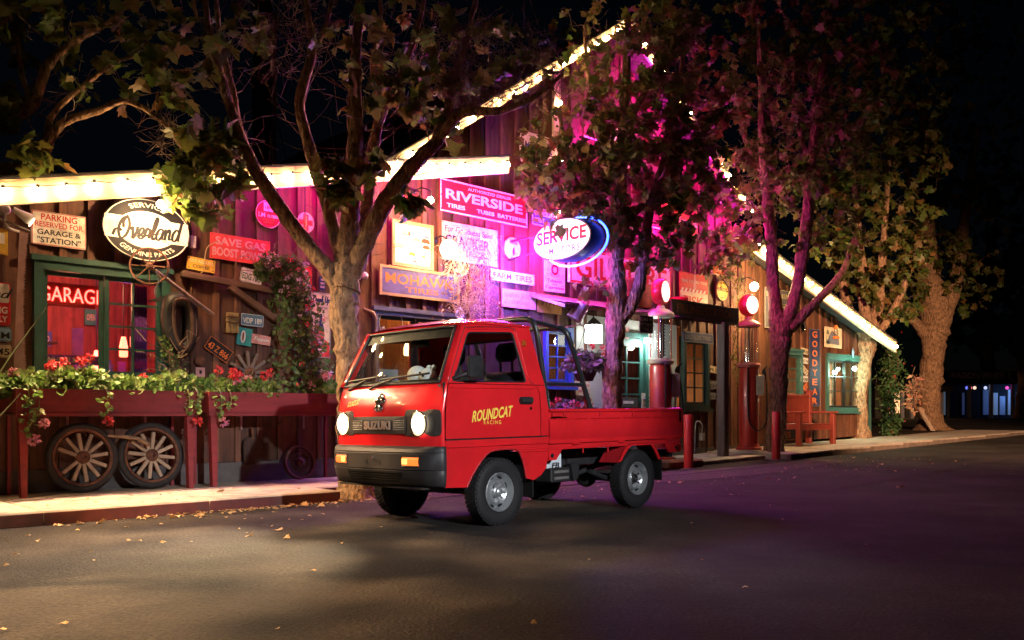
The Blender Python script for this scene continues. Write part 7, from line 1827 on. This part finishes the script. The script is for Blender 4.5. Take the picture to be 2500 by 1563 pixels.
# basket and trough flowers
def clump(label, wpos, rx, ry, rz, n, heads, seed, mat, hm, name='flowering_plant'):
    rs = np.random.RandomState(seed); o = thing(name, label, 'plant', wpos, (0, 0, AW), 'potted flowers by the door')
    bush(o, rs, 0, 0, 0, rx, ry, rz, n, GLEAF, .085, mat)
    for k in range(heads):
        a = rs.uniform(3.3, 6.1); b = rs.uniform(.1, 1.2); flower_head(o, (rx * math.cos(a) * math.cos(b * .6), ry * math.sin(a), rz * math.sin(b)), .05 * rs.uniform(.7, 1.3), hm[rs.randint(len(hm))], rs, 24)
clump('round geranium with red flowers in the hanging basket', hb.location + Vector((0, 0, .06)), .36, .34, .30, 420, 7, 51, leafmat('basket_leaf', (.08, .13, .05), (.13, .16, .08), (.16, .10, .12), .3), (PETR,))
clump('purple leaved plant with red flowers in the trough', tr.location + Vector((0, 0, .80)), .50, .26, .32, 520, 20, 52, leafmat('trough_leaf', (.05, .07, .03), (.08, .07, .06), (.10, .05, .08), .3), (PETR, PETP))
# sword leaves at the left edge
fx = thing('flax_plant', 'sword leaved flax plant reaching in at the left edge', 'plant', WL(-4.15, 1.1, .11), (0, 0, AW))
FLX = M('flax_leaf', (.05, .065, .018), .5, var=.3, scale=6, stretch=(1, 1, .3), bump=.1)
for (x1, y1, z1, x0) in ((.75, -.2, 1.72, .1), (.52, -.25, .95, .1), (-.2, -.1, 1.75, 0), (.1, .2, 1.9, 0), (-.5, .1, 1.3, 0), (.3, -.3, 1.3, .05)):
    P = smooth_line([(x0, 0, 0), (x0 + (x1 - x0) * .35, y1 * .3, z1 * .55), (x1, y1, z1)], 6); m = MB(); n = len(P); V = []
    for i, p in enumerate(P):
        s = i / (n - 1); w = .032 * math.sin(math.pi * min(1, .25 + s * .75)) + .001; V += [(p[0], p[1] - w, p[2] + .012), (p[0], p[1], p[2]), (p[0] , p[1] + w, p[2] + .012)]
    m.add(V, [(3 * i + j, 3 * i + j + 1, 3 * i + 4 + j, 3 * i + 3 + j) for i in range(n - 1) for j in (0, 1)]); m.build('sword_leaf', FLX, fx, smooth=60, solid=.002)
MB().lathe([(.16, 0), (.2, .22), (.21, .25), (.19, .25), (.15, .05)], 18, cap=False).build('pot', PUMPRED, fx, smooth=40)
# fallen leaves
rs = np.random.RandomState(9); P = []; 
for k in range(420):
    t = rs.uniform(-6.5, 10); o_ = 1.95 + abs(rs.normal(0, 1.1)) if rs.rand() < .84 else rs.uniform(1.9, 9)
    if -.8 < t < 5.0 and rs.rand() < .5: o_ = rs.uniform(1.35, 3.4)
    P.append((t, o_))
for k in range(260): P.append((rs.normal(-1.5, .9), 1.93 + abs(rs.normal(0, .10))))
for k in range(60): P.append((rs.uniform(-6, -.9), rs.uniform(.6, 1.8)))
W_ = np.array([WL(t, o_, gz(t) + (.112 if (o_ < 1.85 and t < -.8) else (.106 if o_ < 1.28 else .004)))[:] for t, o_ in P]); n = len(W_)
near_t = (W_[:, 0] > -1.6) & (W_[:, 0] < 1.4) & (W_[:, 1] > 7) & (W_[:, 1] < 9)
W_ = W_[~near_t]; n = len(W_)
a = rs.uniform(0, 6.28, n); RT = rot_basis(np.stack([np.cos(a), np.sin(a), rs.uniform(-.15, .25, n)], 1), np.stack([rs.randn(n) * .25, rs.randn(n) * .25, np.ones(n)], 1))
W_[:, 2] += .008
V, F = scatter(*plane_leaf(.5, .3), W_, RT, np.where(rs.rand(n) < .14, .07, .03) * rs.uniform(.5, 1.2, n))
link('fallen_leaves', mesh_np('fallen_leaves', V, F), leafmat('dry_leaf', (.32, .16, .05), (.42, .26, .10), (.5, .38, .2), .15), None, kind='stuff', label='dry fallen leaves scattered along the kerb and over the road', cat='leaves')
# ================================================================ beyond the building
# flue and mast behind the left roof
p = at(640, 395, 15.5)
o = thing('flue_pipe', 'tall dark flue pipe rising behind the left roof', 'flue', (p.x, p.y, 4.2)); DK = M('sooty_metal', (.02, .018, .018), .7, .4, var=.3)
MB().lathe([(.17, -1.5), (.17, 2.4), (.19, 2.42), (.19, 2.6), (.16, 2.62), (.16, 6.0)], 16).build('stack', DK, o, smooth=40); MB().tube([(.24, -.1, -1.2), (.24, -.1, 3.6)], .035, 8).build('mast', M('mast_wood', (.12, .07, .045), .8), o)
MB().tube([(.24, -.1, 2.0), (.75, -.2, -.2)], .01, 5).build('guy_wire', DK, o)
# low dark buildings across the far street
FARW = M('far_dark_wall', (.02, .018, .018), .8, var=.3); FARR = M('far_roof', (.012, .012, .013), .9)
def shop(label, px0, px1, D, y_eave, y_top, lights, name='far_building'):
    a, b = at(px0, 1050, D), at(px1, 1050, D); w = (b - a).length; zb = .1
    ze = EYE + (HOR - y_eave) * D / FPX; zt = EYE + (HOR - y_top) * D / FPX
    o = thing(name, label, 'building', (a.x, a.y, zb)); MB().boxb(0, w, 2.2, 8, 0, ze - zb).build('wall', FARW, o)
    MB().add([(-.5, -.3, ze - zb), (w + .5, -.3, ze - zb), (w + .5, 4, zt - zb), (-.5, 4, zt - zb), (-.5, 9, ze - zb), (w + .5, 9, ze - zb), (-.5, -.3, ze - zb - .25), (w + .5, -.3, ze - zb - .25)], [(0, 1, 2, 3), (3, 2, 5, 4), (6, 7, 1, 0)]).build('roof', FARR, o)
    n = 6
    for k in range(n): MB().boxb(w * k / (n - 1) - .08, w * k / (n - 1) + .08, 0, .16, 0, ze - zb - .25).build('porch_post', M('pale_post', (.35, .37, .42), .7), o)
    return o, w, ze - zb
o, w, ze = shop('long dark shop across the street with blue lit porch and faint lettering', 2315, 2580, 52, 928, 900, None)
text('WAGON WHEEL', o, M('faded_sign_paint', (.30, .24, .26), .7), w * .24, ze + .25, 3.4, .36, -.35, bold=.02, name='lettering')
MB().boxb(w * .02, w * .46, -.335, -.30, ze + .0, ze + .55).build('sign_board', FARR, o)
wh = MB().tube([(w * .62 + .55 * math.cos(x), -.34, ze + .35 + .55 * math.sin(x)) for x in [2 * math.pi * i / 28 for i in range(28)]], .05, 6, closed=True)
for k in range(4): wh.tube([(w * .62 + .5 * math.cos(k * .785), -.34, ze + .35 + .5 * math.sin(k * .785)), (w * .62 - .5 * math.cos(k * .785), -.34, ze + .35 - .5 * math.sin(k * .785))], .025, 5)
wh.build('wheel_emblem', M('grey_emblem', (.16, .16, .17), .7), o)
BLW = glow('blue_lit_window', (.05, .14, .5), .07); PLW = glow('pale_lit_globe', (.4, .6, .8), .10)
for k, (u, ww, mt) in enumerate(((.50, .05, BLW), (.60, .04, PLW), (.66, .05, BLW), (.74, .05, PLW), (.82, .08, BLW), (.92, .06, PLW), (.12, .03, PLW), (.30, .02, BLW))):
    MB().boxb(w * u, w * (u + ww), 2.12, 2.19, .7, ze - .5 - .2 * (k % 3)).build('lit_window', mt, o)
for k, (u, c) in enumerate(((.22, (.9, .15, .2)), (.26, (1., .7, .5)), (.19, (.15, .2, 1.)), (.56, (.9, .1, .6)), (.70, (.1, .2, 1.)), (.86, (.2, .3, 1.)), (.36, (.5, .6, .9)))):
    MB().ball((w * u, .2, ze - .45), .10, 8, 5).build('porch_lamp', glow('porch_lamp_%d' % k, c, 1.2), o)
lamp('porch_glow', o, (w * .75, 1.2, ze - .8), (.15, .35, 1.), 30, .3)
o, w, ze = shop('small dark building behind the thick old tree', 2180, 2300, 45, 945, 915, None)
MB().boxb(w * .3, w * .55, 2.12, 2.19, .8, 2.0).build('lit_window', glow('far_warm_window', (1., .5, .22), 1.2), o); lamp('porch_glow', o, (w * .45, .6, 1.8), (1., .5, .2), 60, .2)
climber('lit_bush', 'small bush lit by a porch lamp left of the thick old tree', [(2228, 985), (2232, 955), (2238, 935)], 1.2, (.3, .4, .3), 160, leafmat('lit_bush_leaf', (.3, .2, .12), (.4, .2, .12), (.4, .14, .1), .3), 0, 61, size=.16, leaf=SLEAF, cat='shrub')
# far ridge that closes the view
m = MB(); n = 60; q = random.Random(4); V = []
for i in range(n):
    a = lerp(-80, 80, i / (n - 1)); x, y_ = 260 * math.sin(R(a)), 260 * math.cos(R(a)); hgt = 9 + 4 * math.sin(i * .35) + 2 * math.sin(i * .9 + 1); V += [(x, y_, -2), (x * 1.05, y_ * 1.05, hgt)]
m.add(V, [(2 * i, 2 * i + 2, 2 * i + 3, 2 * i + 1) for i in range(n - 1)]); m.build('hills', M('dark_hills', (.012, .014, .012), .95), None, kind='structure')

# hanging lantern by the faded poster, wire conduit by the bollard
t, z = on_wall(2041, 812, .40)
hl_ = thing('hanging_lantern', 'orange rusty lantern hanging under the right eave before the poster', 'lantern', WL(t, .40, z), (0, 0, AW))
MB().lathe([(.07, -.14), (.075, -.10), (.05, -.08)], 14).build('tank', E_O, hl_, smooth=40); MB().lathe([(.045, -.08), (.06, 0), (.045, .08)], 14, cap=False).build('glass_chimney', pane('lantern_clear_glass'), hl_, smooth=60)
MB().lathe([(.055, .08), (.05, .11), (.03, .13), (.035, .15), (.01, .16)], 14).build('cap', E_O, hl_, smooth=40)
for s in (-1, 1): MB().tube([(s * .07, 0, -.10), (s * .075, 0, 0), (s * .05, 0, .10)], .006, 5).build('side_wire', RUST, hl_)
MB().tube([(0, 0, .16), (0, 0, wing_r(t) - z - .22)], .005, 5).build('chain', IRON, hl_)
t, z = on_wall(1712, 1070, .08)
cb = thing('outlet_box', 'grey outlet box on a bent conduit low on the wall behind the bollard', 'outlet box', WL(t, .08, gz(t) + .1), (0, 0, AW))
MB().bbox(-.05, .05, -.05, .02, .22, .36, .006).build('box', M('grey_box', (.4, .38, .33), .5), cb); MB().tube(smooth_line([(0, -.01, .36), (0, -.02, .5), (-.1, -.02, .58), (-.22, -.02, .52), (-.24, -.02, .0)], 4), .012, 6).build('conduit', M('galvanised', (.4, .4, .4), .4, .9), cb, smooth=60)
MB().tube(smooth_line([(0, -.01, .22), (.02, -.03, .08), (.2, -.05, .02), (.5, -.04, .06), (.7, -.02, .3)], 5), .008, 5).build('cable', RUBBER, cb, smooth=60)
